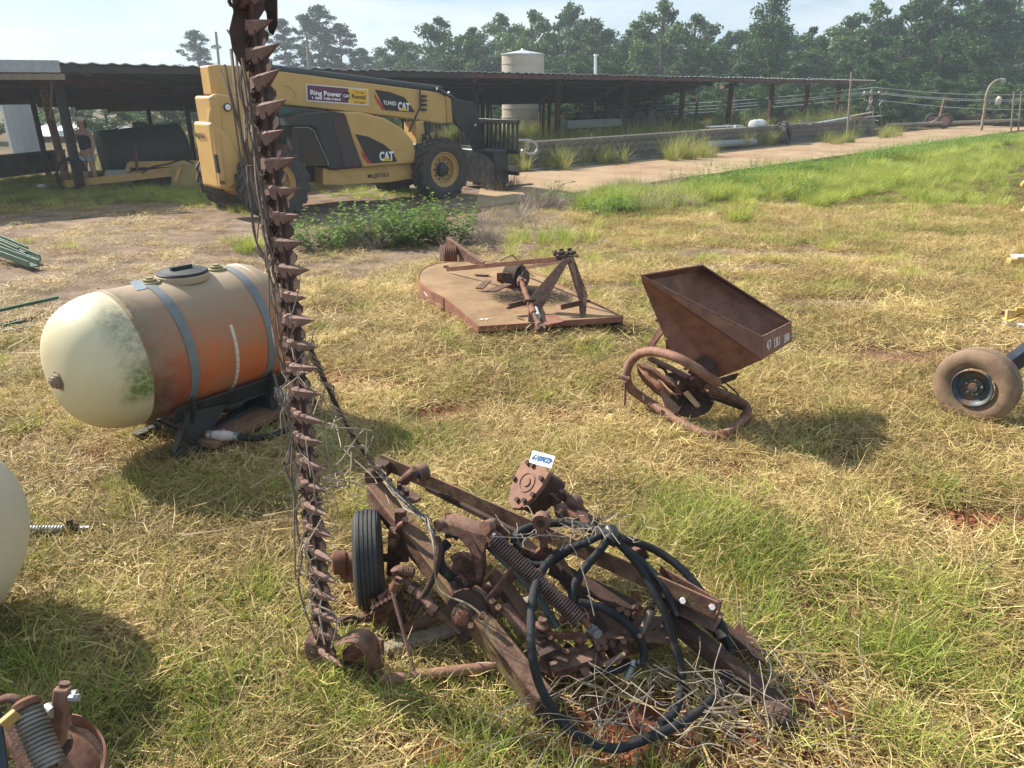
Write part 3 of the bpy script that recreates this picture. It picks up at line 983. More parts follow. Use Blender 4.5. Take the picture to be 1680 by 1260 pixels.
for k_ in np.arange(28.2, 49.9, 2.4):
    m = MB(); a_ = TK(-16.9, k_, zr(k_) - .075); b_ = TK(10.2 if k_ > 30 else 22.3, k_, zr(k_) - .075)
    m.bar(a_, b_, .05, .13); m.build('purlin', UNDER, shed)
m = MB(); m.bar(TK(-17, KF + .06, ZF - .09), TK(-1.5, KF + .06, ZF - .09), .05, .15); m.build('fascia', UNDER, shed)
m = MB(); m.bar(TK(-1.5, KF + .06, ZF - .09), TK(22.3, KF + .06, ZF - .09), .05, .13); m.build('fascia', REDST, shed)
for i in range(15):
    t = 0.4 + i * 1.55
    m = MB(); m.bar(TK(t, KF, ZF - .24), TK(t, KF, ZF - .02), .07, .04); m.build('eave_bracket', REDST, shed)
for n_ in range(-5, 7):
    t = K0 * (.0616 + .106 * n_)
    rows = [29, 36, 43, 49] if n_ <= 2 else ([29, 36] if n_ == 3 else [29])
    if n_ in (4,): rows = [29, 36]
    for k_ in rows:
        m = MB()
        zt = (zr(k_) if k_ < 30 or n_ < 3 else 1.75) - .12
        g = float(hz(t, t + k_)) - .1
        s_ = .17 if k_ == 29 else .11
        for dx in (-s_ / 2, s_ / 2):
            m.box(TK(t, k_, (zt + g) / 2) + Vector((dx * .7, dx * .7, 0)), (.015, s_, zt - g), AL)
        m.box(TK(t, k_, (zt + g) / 2), (s_, .012, zt - g), AL)
        m.build('post', REDST if n_ > -1 else UNDER, shed)
    if n_ <= 3:
        m = MB(); m.bar(TK(t, 28, zr(28) - .22), TK(t, KB if n_ <= 2 else 31, zr(KB if n_ <= 2 else 31) - .22), .09, .16); m.build('rafter', REDST, shed)
# lean-to fascia, post and braces at the left end
m = MB()
a_ = PK(98, 109, 26.4); d_ = Vector((-1, -.30, 0)).normalized()
m.box(a_ + d_ * 2.2 + Vector((0, 0, 0)), (4.4, .05, .24), d_)
m.build('light_fascia', GALV, shed, bevel=.005)
m = MB(); m.box(a_ + d_ * 2.2 + Vector((0, .1, -.2)), (4.4, .08, .12), d_); m.build('eave_beam', GREYWOOD, shed)
m = MB()
b0 = P(112, 306, 0); b0.z -= .1
top = PY(66, 122, b0.y)
top = Vector((b0.x - .12, b0.y, top.z))
m.bar(b0, top, .14, .14, (1, 0, 0)); m.build('corner_post', RUSTM, shed, bevel=.006)
m = MB(); m.bar(b0 + Vector((-.02, -.1, 1.75)), top + Vector((.42, -.2, -.05)), .03, .05, (1, 0, 0)); m.build('brace', GREYWOOD, shed)

# block wall
BLOCK = mat('concrete_block', (0.13, 0.115, 0.095), (0.20, 0.175, 0.145), (0.07, 0.065, 0.05), rough=0.95, scale=3, bump=0.4, bscale=40, thr3=(.45,.65), vary=0.18, coord='Object', spec=.2)
wall = thing('block_wall', 'low weathered concrete block wall between the dusty slab and the open shed', 'wall', TK(0.3, 23.15, -.3))
m = MB(); m.box(TK(10.25, 23.28, .1), (27.6, .10, .86), AL); m.build('mortar', mat('mortar', (.16, .15, .13), (.22, .2, .17), rough=.95), wall)
bm0 = MB(); bm0.box((0, 0, 0), (.392, .19, .197))
bm1 = bm0.mesh('block', [BLOCK], False)
n_ = 0
for c_ in range(4):
    for i in range(68):
        s = i * .405 * .98 + (.2 if c_ % 2 else 0)
        t = .45 + s / math.sqrt(2)
        if t > 20.0: continue
        if c_ == 3 and t > 12 and random.random() < .04: continue
        p = TK(t, 23.15 - random.uniform(0, .012), -.3 + .10 + c_ * .205)
        o = link('block', bm1, wall, frame(p, AL) @ Matrix.Rotation(random.gauss(0, .008), 4, 'Z'))
m = MB(); m.box(TK(9.9, 22.7, -.30), (27, .55, .14), AL); m.build('footing', BLOCK, wall, bevel=.02)

# silo tanks and pole behind the shed
SILO = mat('silo_concrete', (0.33, 0.27, 0.20), (0.42, 0.36, 0.28), (0.22, 0.17, 0.13), rough=0.9, scale=.9, bump=0.2, bscale=8, thr3=(.5, .75))
def silo(px, top, Y, r, label, ztop_cone, m_):
    p = PY(px, top, Y); g = ground_at(p)
    o = thing('storage_silo', label, 'silo', g)
    m = MB(); m.lathe(g, (0, 0, 1), [(0, r), (p.z - g.z, r)], 40); m.build('shell', m_, o)
    m = MB()
    for k in range(1, 9):
        z = (p.z - g.z) * k / 9
        m.lathe(g + Vector((0, 0, z)), (0, 0, 1), [(-.03, r + .005), (-.03, r + .03), (.03, r + .03), (.03, r + .005)], 40, False)
    m.build('hoop', m_, o)
    m = MB(); m.lathe(Vector((p.x, p.y, p.z)), (0, 0, 1), [(0, r + .06), (.05, r + .06), (ztop_cone, .15), (ztop_cone + .1, .1)], 40); m.build('roof', SHROOF, o)
    return o
silo(858, 90, 54, 1.42, 'round pale concrete silo standing behind the shed roof', .28, SILO)
GREYS = mat('grey_cladding', (0.30, 0.31, 0.32), (0.36, 0.37, 0.38), rough=.6, scale=3, bump=.05)
p = PY(22, 150, 34); g = ground_at(p)
o = thing('storage_bin', 'pale grey upright storage bin at the far left behind the shed', 'bin', g)
m = MB(); m.lathe(g, (0, 0, 1), [(0, .62), (2.4, .62)], 14); m.build('shell', GREYS, o, smooth=False)
m = MB(); m.lathe(g + Vector((0, 0, 2.4)), (0, 0, 1), [(0, .68), (.3, .1)], 14); m.build('lid', GREYS, o)
def pole(name, label, px, top, base, Y, r, m_, lean=0.0, cat='pole', h=0):
    a_, b_ = PY(px, base, Y), PY(px + lean, top, Y)
    a_ = Vector((a_.x, a_.y, min(a_.z, float(hz(a_.x, a_.y)))))
    o = thing(name, label, cat, a_)
    m = MB(); m.tube([a_, b_], [r, r * .8], 10); m.build('shaft', m_, o)
    return o, a_, b_
o, a_, b_ = pole('metal_pole', 'thin white pole standing behind the shed right of the silo', 977, 92, 200, 54, .11, WHITE)
m = MB(); m.lathe(b_, (0, 0, 1), [(0, .13), (.12, .1)], 10); m.build('cap', WHITE, o)
pole('wooden_post', 'tall thin grey post leaning before the right end of the shed', 1389, 118, 236, 37, .05, GREYWOOD, 8)
o, a_, b_ = pole('utility_pole', 'short leaning utility pole with crossarm at the right end of the wall', 1424, 146, 195, 46, .09, GREYWOOD, 7)
m = MB(); m.bar(b_ + Vector((-.5, 0, -.3)), b_ + Vector((.5, 0, -.25)), .08, .08); m.build('crossarm', GREYWOOD, o)
for dx in (-.42, 0, .42):
    m = MB(); m.lathe(b_ + Vector((dx, 0, -.24)), (0, 0, 1), [(0, .04), (.08, .05), (.14, .03)], 8); m.build('insulator', WHITE, o)
pole('utility_pole', 'grey utility pole behind the shed roof near the left pines', 362, 52, 150, 80, .15, GREYWOOD, -8)
pole('utility_pole', 'short wooden pole sticking up behind the roof above the boom', 508, 76, 150, 60, .15, GREYWOOD, -3)
# curved pole
Yp = 47.0
pts = [PY(x, y, Yp) for x, y in ((1614, 198), (1616, 175), (1619, 155), (1625, 141), (1634, 133), (1642, 131))]
pts[0].z = float(hz(pts[0].x, Yp))
o = thing('curved_pole', 'pale pole bent over at the top like a hook beside the wheeled axles', 'pole', pts[0])
m = MB(); m.tube(spline(pts, 5), .085, 8); m.build('shaft', GREYWOOD, o)
m = MB(); m.lathe(pts[-1], (1, 0, -.3), [(0, .10), (.22, .14)], 10); m.build('lamp_head', GALV, o)
# power lines
CABLE = mat('pale_cable', (.45, .47, .48), rough=.5, bump=0)
ends = [((1430, 143), (1760, 152), 46), ((1430, 151), (1760, 160), 46), ((1430, 153), (1760, 163), 46.5), ((1440, 164), (1760, 178), 47),
        ((920, 176), (1430, 144), 50), ((920, 182), (1430, 150), 50), ((920, 190), (1430, 152), 51), ((920, 192), (1420, 161), 52)]
for i, ((x0, y0), (x1, y1), Yd) in enumerate(ends):
    a_, b_ = PY(x0, y0, Yd), PY(x1, y1, Yd + (2 if x0 > 1400 else -3))
    m = MB(); pts = [a_.lerp(b_, k / 12) - Vector((0, 0, .25 * math.sin(PI * k / 12))) for k in range(13)]
    m.tube(pts, .019, 5)
    o = m.build('power_line', CABLE)
    tag(o, ['topmost pale power line at the right before the trees', 'second pale power line at the right before the trees', 'third pale power line at the right, close under the second', 'lowest power line at the right passing above the axles',
            'highest pale wire seen through the shed', 'second wire from the top seen through the shed', 'third wire from the top seen through the shed', 'lowest wire seen through the shed'][i], 'power line')

# far house
HB = mat('house_brick', (.16, .08, .06), (.22, .12, .09), rough=.9, scale=8)
hp = P(118, 246, 0); hp = PY(118, 238, 46.0); g = ground_at(hp)
house = thing('brick_house', 'small brick house with pale metal hip roof seen through the left of the shed', 'house', g)
zr0 = PY(118, 222, 46).z; zr1 = PY(118, 196, 46).z
W2 = 2.9
m = MB(); m.box((g.x, g.y + 1.5, (g.z - .2 + zr0) / 2), (2 * W2 - .5, 4, zr0 - g.z + .2)); m.build('wall', HB, house)
rf = mat('house_metal_roof', (.50, .52, .53), (.58, .6, .6), rough=.5, metal=.2)
m = MB()
c0 = [Vector((g.x + sx * W2, g.y + 1.5 + sy * 2.4, zr0)) for sx, sy in ((-1, -1), (1, -1), (1, 1), (-1, 1))]
c1 = [Vector((g.x - 1.0, g.y + 1.5, zr1)), Vector((g.x + 1.0, g.y + 1.5, zr1))]
m.add(c0 + c1, [(0, 1, 5, 4), (1, 2, 5), (2, 3, 4, 5), (3, 0, 4), (0, 3, 2, 1)]); m.build('roof', rf, house, smooth=False)
for dx in (-1.8, -.6, .7, 1.9):
    m = MB(); m.box((g.x + dx, g.y - .52, zr0 - .55), (.55, .06, .6)); fr = m.build('window', WHITE, house)
    m = MB(); m.box((g.x + dx, g.y - .56, zr0 - .55), (.43, .04, .48)); m.build('pane', BLK, fr)
# second pale shed roof left of it
# ------------------------------------------------------------------ telehandler
def tyre_mesh(rad, wid, rim, lugs=18, lug_h=0.035, n=36, ribs=None):
    """tyre round the local y axis, centred"""
    m = MB()
    w_ = wid / 2
    if ribs:
        prof = [(-w_ * .75, rim), (-w_ * .97, rim + (rad - rim) * .35), (-w_ * .98, rim + (rad - rim) * .65), (-w_ * .78, rad * .965)]
        for k in range(ribs + 1):
            c = -w_ * .72 + 2 * w_ * .72 * k / ribs
            if k < ribs:
                st = 2 * w_ * .72 / ribs
                rr = rad * (1 - .035 * abs((c + st / 2) / w_) ** 2)
                prof += [(c + .12 * st, rr), (c + .84 * st, rr), (c + .88 * st, rr - rad * .03), (c + 1.08 * st, rr - rad * .03)]
        prof += [(w_ * .78, rad * .965), (w_ * .98, rim + (rad - rim) * .65), (w_ * .97, rim + (rad - rim) * .35), (w_ * .75, rim)]
    else:
        r0 = rad - lug_h
        prof = [(-w_ * .72, rim), (-w_ * .95, rim + (r0 - rim) * .35), (-w_, rim + (r0 - rim) * .65), (-w_ * .86, r0 - rad * .02), (-w_ * .5, r0 * .998), (0, r0),
                (w_ * .5, r0 * .998), (w_ * .86, r0 - rad * .02), (w_, rim + (r0 - rim) * .65), (w_ * .95, rim + (r0 - rim) * .35), (w_ * .72, rim)]
    m.lathe((0, 0, 0), (0, 1, 0), prof, n, False)
    if not ribs:
        for k in range(lugs):
            for sgn in (-1, 1):
                a = 2 * PI * (k + (.5 if sgn > 0 else 0)) / lugs
                vs = []
                st = 2 * PI / lugs
                for (yy, da, r_) in ((0.02 * sgn, .18, rad), (sgn * w_ * .92, -.42, rad * .975)):
                    for ww in (-.17, .17):
                        aa = a + (da + ww) * st
                        vs.append((math.cos(aa) * r_, yy, math.sin(aa) * r_))
                        vs.append((math.cos(aa) * (r0 - .02), yy, math.sin(aa) * (r0 - .02)))
                # shoulder drop
                for ww in (-.17, .17):
                    aa = a + (-.62 + ww) * st
                    vs.append((math.cos(aa) * (rad * .86), sgn * w_ * 1.02, math.sin(aa) * (rad * .86)))
                    vs.append((math.cos(aa) * (rad * .84), sgn * w_ * .9, math.sin(aa) * (rad * .84)))
                m.add(vs, [(0, 2, 6, 4), (0, 4, 5, 1), (2, 3, 7, 6), (0, 1, 3, 2), (4, 6, 10, 8), (4, 8, 9, 5), (6, 7, 11, 10), (8, 10, 11, 9)])
    return m
def rim_mesh(r, wid, dish, n=28):
    m = MB()
    w_ = wid / 2
    # near face at -y
    m.lathe((0, 0, 0), (0, 1, 0), [(-w_ * .78, r * 1.04), (-w_ * .80, r * .99), (-w_ * .62, r * .93), (-w_ * .60, r * .80), (dish, r * .74), (dish, r * .34), (dish - .02, r * .30), (dish - .02, .001)], n, False)
    m.lathe((0, 0, 0), (0, 1, 0), [(w_ * .78, r * 1.04), (w_ * .80, r * .99), (w_ * .55, r * .88), (w_ * .3, r * .8), (w_ * .3, .001)], n, False)
    return m
hd = Vector((math.cos(R(42)), math.sin(R(42)), 0))
T0 = P(463, 357, 0)
T0.z = -.33
tele = thing('telehandler', 'yellow telescopic handler with black gooseneck boom head parked on the dusty road', 'telehandler', M=frame(T0, hd))
TM = MW[tele]
def TL(x, y, z): return TM @ Vector((x, y, z))
NY = (TM.to_3x3() @ Vector((0, 1, 0)))
def TP(px, py, yl):
    return PP(px, py, TL(0, yl, 0), NY)
def tplate(pts, yl, th, name, m_, parent=tele, bevel=.012, mi=None):
    m = MB(); m.prism([TP(x, y, yl) for x, y in pts], NY * th)
    return m.build(name, m_, parent, bevel=bevel)
WB, TR, RAD = 4.0, 1.95, .70
def zc_(x): return RAD - .02
for (wx, wy, nm) in ((0, 0, 'near rear'), (WB, 0, 'near front'), (0, TR, ''), (WB, TR, '')):
    a = MB()
    tm = tyre_mesh(RAD, .44, .36, 17, .05)
    flip = wy > 0
    Mx = Matrix.Translation((wx, wy + (0 if not flip else -.0) + .22, RAD - .04)) @ (Matrix.Rotation(PI, 4, 'Z') if flip else Matrix.Identity(4)) @ Matrix.Rotation(random.random(), 4, 'Y')
    me = tm.mesh('tyre', [TYRE], True)
    me.transform(Mx)
    wh = bpy.data.objects.new('wheel', me); C.objects.link(wh); wh.parent = tele; MW[wh] = TM.copy()
    me = rim_mesh(.37, .44, -.04).mesh('rim', [YELD], True); me.transform(Mx)
    rm = bpy.data.objects.new('rim', me); C.objects.link(rm); rm.parent = wh; MW[rm] = TM.copy()
    h_ = MB(); h_.lathe((0, 0, 0), (0, 1, 0), [(-.16, .09), (-.15, .125), (-.06, .13), (-.04, .17), (-.03, .17)], 16)
    for k in range(10):
        t = 2 * PI * k / 10
        h_.lathe((math.cos(t) * .215, 0, math.sin(t) * .215), (0, 1, 0), [(-.075, .012), (-.072, .018), (-.03, .018)], 6)
    me = h_.mesh('hub', [BLK if wx else YELD], True); me.transform(Mx)
    hb = bpy.data.objects.new('hub', me); C.objects.link(hb); hb.parent = wh; MW[hb] = TM.copy()
# axles and belly
m = MB()
for wx in (0, WB):
    m.tube([TL(wx, .3, .64), TL(wx, TR + .1, .64)], .12, 10); m.box(TL(wx, TR / 2 + .1, .64), (.45, .4, .35), hd)
m.build('axle', BLK, tele)
m = MB(); m.box(TL(2.0, 1.15, .75), (4.6, .75, .38), hd); m.build('chassis', BLK, tele, bevel=.02)
# lower side tank panel (yellow) with serial lettering
tplate([(530, 276), (552, 279), (568, 274), (681, 269), (682, 292), (640, 299), (556, 304), (530, 303)], .42, .55, 'side_tank', YEL)
# engine hood
tplate([(566, 184), (592, 184), (632, 194), (662, 212), (678, 231), (682, 252), (681, 268), (596, 275), (580, 230)], .30, .70, 'engine_hood', YEL, bevel=.035)
tplate([(472, 208), (480, 194), (500, 187), (548, 183), (572, 188), (583, 222), (597, 275), (541, 279), (537, 262), (519, 212), (508, 208)], .34, .66, 'side_cowl', BLK, bevel=.03)
tplate([(545, 193), (560, 190), (572, 190), (594, 272), (566, 275)], .325, .02, 'grille_panel', mat('grille_brown', (.05, .035, .035), (.08, .055, .05), rough=.8, scale=60), bevel=.004)
tplate([(480, 208), (506, 210), (517, 216), (536, 262), (539, 273), (482, 273)], .352, .30, 'wheel_arch_panel', BLK, bevel=.02)
tplate([(486, 212), (504, 214), (514, 219), (531, 262), (533, 272), (500, 272)], .345, .02, 'side_window', mat('dark_window', (.02, .022, .026), rough=.15, bump=0), bevel=.003)
m = MB(); m.tube([TP(x, y, .335) for x, y in ((482, 209), (505, 209), (515, 214), (522, 230), (538, 266), (539, 272))], .010, 6); m.build('trim_rail', GALV, tele)
tplate([(474, 205), (484, 193), (500, 187), (548, 183), (566, 186), (540, 197), (520, 205)], .30, .02, 'cowl_top', BLK, bevel=.006)
# cab on the far side
m = MB()
for (x0, z0, x1, z1) in ((.75, .9, .75, 2.15), (2.05, .9, 1.85, 2.2), (.75, 2.18, 1.85, 2.2)):
    for yy in (1.32, 2.12):
        m.bar(TL(x0, yy, z0), TL(x1, yy, z1), .07, .07)
m.build('cab_frame', BLK, tele)
m = MB(); m.box(TL(1.3, 1.72, 2.22), (1.25, .9, .08), hd); m.build('cab_roof', BLK, tele, bevel=.03)
for (xx, yy, sx_, sy_) in ((.76, 1.72, .02, .78), (1.98, 1.72, .02, .78), (1.35, 1.32, 1.15, .02), (1.35, 2.12, 1.15, .02)):
    m = MB(); m.box(TL(xx, yy, 1.7), (sx_, sy_, .88), hd); m.build('cab_window', GLASS, tele)
m = MB(); m.box(TL(1.35, 1.72, 1.02), (1.25, .85, .5), hd); m.build('cab_body', YEL, tele, bevel=.02)
# boom
BY = .98
tplate([(398, 109), (738, 154), (743, 200), (724, 203), (640, 190), (470, 172), (445, 168), (398, 168)], BY, .36, 'boom', YEL, bevel=.02)
tplate([(341, 108), (358, 106), (398, 108), (405, 170), (380, 185), (352, 158), (348, 156)], BY - .02, .42, 'boom_heel', YEL, bevel=.025)
m = MB(); m.tube([TP(446, 114, BY + .16), TP(722, 148, BY + .16)], .095, 14); m.build('lift_cylinder', mat('dark_green_black', (.015, .022, .022), (.03, .04, .04), rough=.5), tele)
m = MB()
for c_ in ((722, 148), (446, 114)):
    m.tube([TP(c_[0], c_[1], BY + .02), TP(c_[0], c_[1], BY + .30)], .06, 10)
m.build('cylinder_pin', BLK, tele)
# rectangular hoops on the boom heel
m = MB(); m.tube(spline([TP(x, y, BY - .005) for x, y in ((463, 140), (478, 145), (484, 155), (480, 165), (462, 170))], 4), .008, 5); m.build('boom_weld_ring', YELD, tele)
m = MB(); m.tube(spline([TP(x, y, BY - .022) for x, y in ((381, 135), (388, 142), (386, 152), (376, 152), (372, 142))], 4, True), .008, 5, True); m.build('boom_pin_ring', YELD, tele)
tplate([(731, 156), (739, 156), (743, 201), (734, 201)], BY - .03, .42, 'boom_collar', YELD, bevel=.006)
# rear tower and counterweight
tplate([(347, 157), (356, 154), (398, 160), (412, 178), (428, 215), (438, 246), (420, 300), (398, 312), (372, 312), (352, 240), (343, 200)], .55, .16, 'tower_plate', YEL, bevel=.03)
tplate([(347, 157), (356, 154), (398, 160), (412, 178), (428, 215), (438, 246), (420, 300), (398, 312), (372, 312), (352, 240), (343, 200)], 1.42, .16, 'tower_plate', YEL, bevel=.03)
tplate([(343, 160), (347, 157), (360, 159), (366, 214), (352, 214)], .52, .72, 'rear_top_cover', YEL, bevel=.03)
tplate([(343, 203), (350, 200), (364, 213), (378, 226), (394, 260), (392, 300), (376, 311), (359, 310)], .45, .80, 'counterweight', YEL, bevel=.05)
tplate([(349, 217), (360, 218), (372, 308), (361, 307)], .40, .08, 'rear_light_panel', YEL, bevel=.012)
tplate([(353, 253), (357, 254), (362, 284), (358, 284)], .39, .1, 'rear_slot', BLK, bevel=.002)
tplate([(361, 296), (369, 297), (370, 303), (362, 302)], .385, .03, 'tail_light', mat('dull_lens', (.12, .07, .05), rough=.3, bump=0), bevel=.003)
m = MB(); m.lathe(TP(373, 176, .53), -NY, [(0, .075), (.02, .075), (.03, .055)], 16); lo = m.build('work_lamp_housing', BLK, tele)
m = MB(); m.lathe(TP(373, 176, .53) - NY * .028, -NY, [(0, .055), (.012, .045)], 16); m.build('lens', mat('lamp_lens', (.75, .75, .72), rough=.15, bump=0), lo)
tplate([(345, 172), (358, 171), (359, 179), (346, 180)], .535, .012, 'info_plate', WHITE, bevel=.001)
# near rear fender arc
m = MB(); cx = TL(0, .1, RAD)
# signs on the boom
PURP = mat('purple_sign', (.10, .018, .07), (.12, .022, .085), rough=.45, scale=3, bump=0)
SIGNY = mat('sign_yellow', (.75, .45, .03), rough=.5, bump=0)
DEC = mat('decal_black', (.012, .012, .014), rough=.4, bump=0)
REDD = mat('decal_red', (.45, .02, .03), rough=.4, bump=0)
LW = mat('letter_white', (.85, .85, .86), rough=.5, bump=0)
sg = tplate([(502, 137.5), (604, 146), (605, 173.5), (503.5, 166)], BY - .012, .010, 'rental_sign', WHITE, bevel=0)
m = MB(); m.prism([TP(x, y, BY - .016) for x, y in ((504, 139.5), (571, 145.2), (571.5, 168.8), (505, 164))], NY * .003); m.build('purple_field', PURP, sg)
m = MB(); m.prism([TP(x, y, BY - .016) for x, y in ((571, 145.2), (602.5, 147.8), (603.5, 171.5), (571.5, 168.8))], NY * .003); m.build('yellow_field', SIGNY, sg)
m = MB(); m.lathe(TP(569, 157, BY - .017), -NY, [(0, .085), (.003, .085)], 20); m.build('round_badge', DEC, sg)
def TT(parent, s, px0, py0, px1, py1, yl, hpx, m_, bold=0.02, sx=None, slant=0):
    """lettering from the baseline point (px0, py0) to (px1, py1)"""
    a_, b_ = TP(px0, py0, yl), TP(px1, py1, yl)
    up = TP(px0 + slant, py0 - hpx, yl) - a_
    x = (b_ - a_)
    h = up.length / .72
    o = text(parent, s, a_, x, Vector((0, 0, 1)), h, m_, bold=bold, depth=.001)
    vs = [MW[parent] @ v.co for v in o.data.vertices]
    xd = x.normalized()
    L_ = max((v - a_).dot(xd) for v in vs)
    k = x.length / L_
    inv = MW[parent].inverted()
    for v in o.data.vertices:
        q = MW[parent] @ v.co
        d_ = (q - a_).dot(xd)
        v.co = inv @ (q + xd * (d_ * (k - 1)))
    return o
TT(sg, 'Ring Power', 509, 155, 560, 159, BY - .02, 8, LW, .03)
TT(sg, '1 888 748-7464', 511, 162, 559, 165.5, BY - .02, 4, LW, .03)
TT(sg, 'CAT', 563.5, 159.3, 575, 160.3, BY - .022, 5, LW, .03)
TT(sg, 'Rental', 577.5, 161, 600, 162.8, BY - .02, 7, DEC, .02)
TT(sg, 'THE', 582, 153, 598, 154.2, BY - .02, 3, DEC, .0)
TT(sg, 'STORE', 581, 169, 599, 170.5, BY - .02, 3, DEC, .0)
dc = tplate([(615.5, 147), (640, 151), (664, 160), (681, 184), (654, 182.5), (632, 180.5)], BY - .012, .008, 'model_decal', DEC, bevel=0)
m = MB(); m.prism([TP(x, y, BY - .016) for x, y in ((615, 153), (617, 158), (632.5, 180.5), (627, 179.5), (615, 160))], NY * .004); m.build('red_stripe', REDD, dc)
TT(dc, 'TL943D', 629, 171, 650, 173.2, BY - .016, 6.5, LW, .02)
TT(dc, 'CAT', 653, 180, 672, 182, BY - .016, 13, LW, .04)
m = MB(); m.prism([TP(x, y, BY - .020) for x, y in ((656, 181), (662.5, 175), (669, 182))], NY * .003); m.build('yellow_triangle', SIGNY, dc)
dh = tplate([(583, 220), (604, 224), (630, 237), (645, 250), (651, 264), (652, 265), (610, 268), (600, 255)], .285, .010, 'hood_decal', DEC, bevel=0)
m = MB(); m.prism([TP(x, y, .281) for x, y in ((592, 245), (595, 249), (610, 268), (604, 268), (596, 258))], NY * .004); m.build('red_stripe', REDD, dh)
TT(dh, 'CAT', 623, 263.5, 646, 262.5, .281, 14.5, LW, .04)
m = MB(); m.prism([TP(x, y, .277) for x, y in ((627, 264.5), (634.5, 257), (643, 264))], NY * .003); m.build('yellow_triangle', SIGNY, dh)
m = MB(); m.prism([TP(x, y, .277) for x, y in ((616, 244), (618.5, 244), (618.5, 267), (616, 267))], NY * .010); m.build('hood_handle', BLK, tele)
TT(tele, 'MLJ01563', 603, 292.5, 638, 289.5, .412, 7, DEC, .01)
q_ = TP(346, 228, .45)
text(tele, 'MLJ01563', q_ + NY * .72 - hd * .012, -NY, Vector((0, 0, 1)), .12, DEC, bold=.01)
# black boom head (gooseneck)
tplate([(735, 158), (760, 165), (776, 167), (782, 180), (790, 210), (800, 248), (801, 302), (784, 303), (783, 260), (771, 225), (750, 205), (742, 190)], BY - .02, .10, 'gooseneck', BLK, bevel=.012)
tplate([(735, 158), (760, 165), (776, 167), (782, 180), (790, 210), (800, 248), (801, 302), (784, 303), (783, 260), (771, 225), (750, 205), (742, 190)], BY + .28, .10, 'gooseneck', BLK, bevel=.012)
tplate([(745, 163), (776, 168), (782, 185), (796, 250), (786, 250), (765, 205), (748, 185)], BY + .08, .20, 'neck_web', BLK, bevel=.01)
m = MB(); m.lathe(TP(780, 205, BY - .025), -NY, [(0, .03), (.02, .02)], 10); m.build('neck_bolt', WHITE, tele)
m = MB(); m.tube([TP(716, 146, BY), TP(744, 162, BY)], .05, 8); m.tube([TP(735, 152, BY + .3), TP(748, 170, BY + .3)], .05, 8); m.build('boom_tip_link', BLK, tele)
# hoses, strut, bracket below the boom
m = MB(); m.tube([TP(688, 178, BY - .15), TP(671, 216, BY - .15)], .022, 8); m.build('hood_strut', BLK, tele)
m = MB(); m.tube([TP(689, 145, BY - .05), TP(690, 180, BY - .05)], .02, 6)
for y in (158, 165, 172, 180): m.box(TP(696, y, BY - .04), (.12, .05, .05), hd)
m.build('hose_bracket', BLK, tele)
for i in range(5):
    pts = [TP(686 + i * 3, 200, .9), TP(690 + i * 3 + random.uniform(-6, 6), 214, .8), TP(694 + i * 4, 232, .7), TP(690 + i * 3, 252, .7)]
    m = MB(); m.tube(spline(pts, 5), .016, 6); m.build('hydraulic_hose', HOSE, tele)
tplate([(683, 200), (696, 198), (698, 215), (693, 255), (684, 255)], .75, .5, 'front_frame', YEL, bevel=.02)
tplate([(697, 200), (707, 199), (708, 218), (700, 222)], .7, .2, 'front_lamp', BLK, bevel=.01)
m = MB(); m.box(TL(WB + .1, 1.15, .95), (.8, .9, .5), hd); m.build('front_chassis', BLK, tele, bevel=.03)
# carriage, fork grid and load of vines
CX = Vector((TM.to_3x3() @ Vector((0, 1, 0))))
fx = 6.0
m = MB()
for yy in np.linspace(-.05, 2.1, 15): m.box(TL(fx + .1, yy, 1.28), (.05, .045, .72), hd)
m.build('fork_grid_bar', BLK, tele)
for z_ in (.45, .95, 1.62):
    m = MB(); m.box(TL(fx + .1, 1.03, z_), (.09, 2.25, .10), hd); m.build('carriage_rail', BLK, tele, bevel=.006)
m = MB(); m.box(TL(fx - .15, .95, .58), (.45, 1.5, .8), hd); m.build('carriage', BLK, tele, bevel=.04)
for yy in (.55, 1.65):
    m = MB(); m.box(TL(fx + .18, yy, .5), (.08, .14, 1.0), hd); m.box(TL(fx + .65, yy, .06), (1.0, .14, .05), hd); m.build('fork', BLK, tele, bevel=.005)
m = MB(); m.tube(spline([TP(x, y, 1.4) for x, y in ((850, 230), (872, 231), (881, 240), (878, 250), (868, 252), (856, 246))], 5), .03, 7); m.build('bent_rail', GALV, tele)
V, F, c, h = strands(500, .42, .15, .5, .012, .45, .6, 4)
V[:, 2] = V[:, 2] * 1.3
me = npmesh('tangled_vines', V, F, {'c': c * .25}, [BRUSH])
o = bpy.data.objects.new('tangled_vines', me); C.objects.link(o); o.location = TL(fx - .05, .35, -.02)
tag(o, 'dark tangle of dead vines caught in the carriage of the telehandler', None, None, 'stuff')

# ------------------------------------------------------------------ yellow towed mower, tank, person at the left
tm_ = thing('towed_deck', 'yellow towed rotary mower deck with long tongue beside the open shed', 'towed mower', P(290, 300))
Y0 = P(300, 309).y
def Q(px, py, dy=0.0): return PY(px, py, Y0 + dy)
m = MB(); m.prism([Q(x, y) for x, y in ((281, 270), (326, 268), (334, 312), (281, 308))], (0, .9, 0)); m.build('deck', mat('olive_yellow', (.38, .28, .10), (.30, .23, .10), (.22, .16, .08), rough=.7, scale=4), tm_, bevel=.02)
m = MB(); m.bar(Q(286, 283, .1), Q(108, 302, -.5), .10, .17); m.build('tongue', YELD, tm_, bevel=.008)
m = MB(); m.bar(Q(330, 268, .5), Q(213, 270, .2), .12, .14); m.build('upper_beam', YELD, tm_, bevel=.008)
m = MB(); m.bar(Q(213, 268, .2), Q(210, 282, .2), .12, .10, (1, 0, 0)); m.bar(Q(216, 284, .15), Q(285, 276, .15), .07, .06); m.build('beam_end', YELD, tm_, bevel=.008)
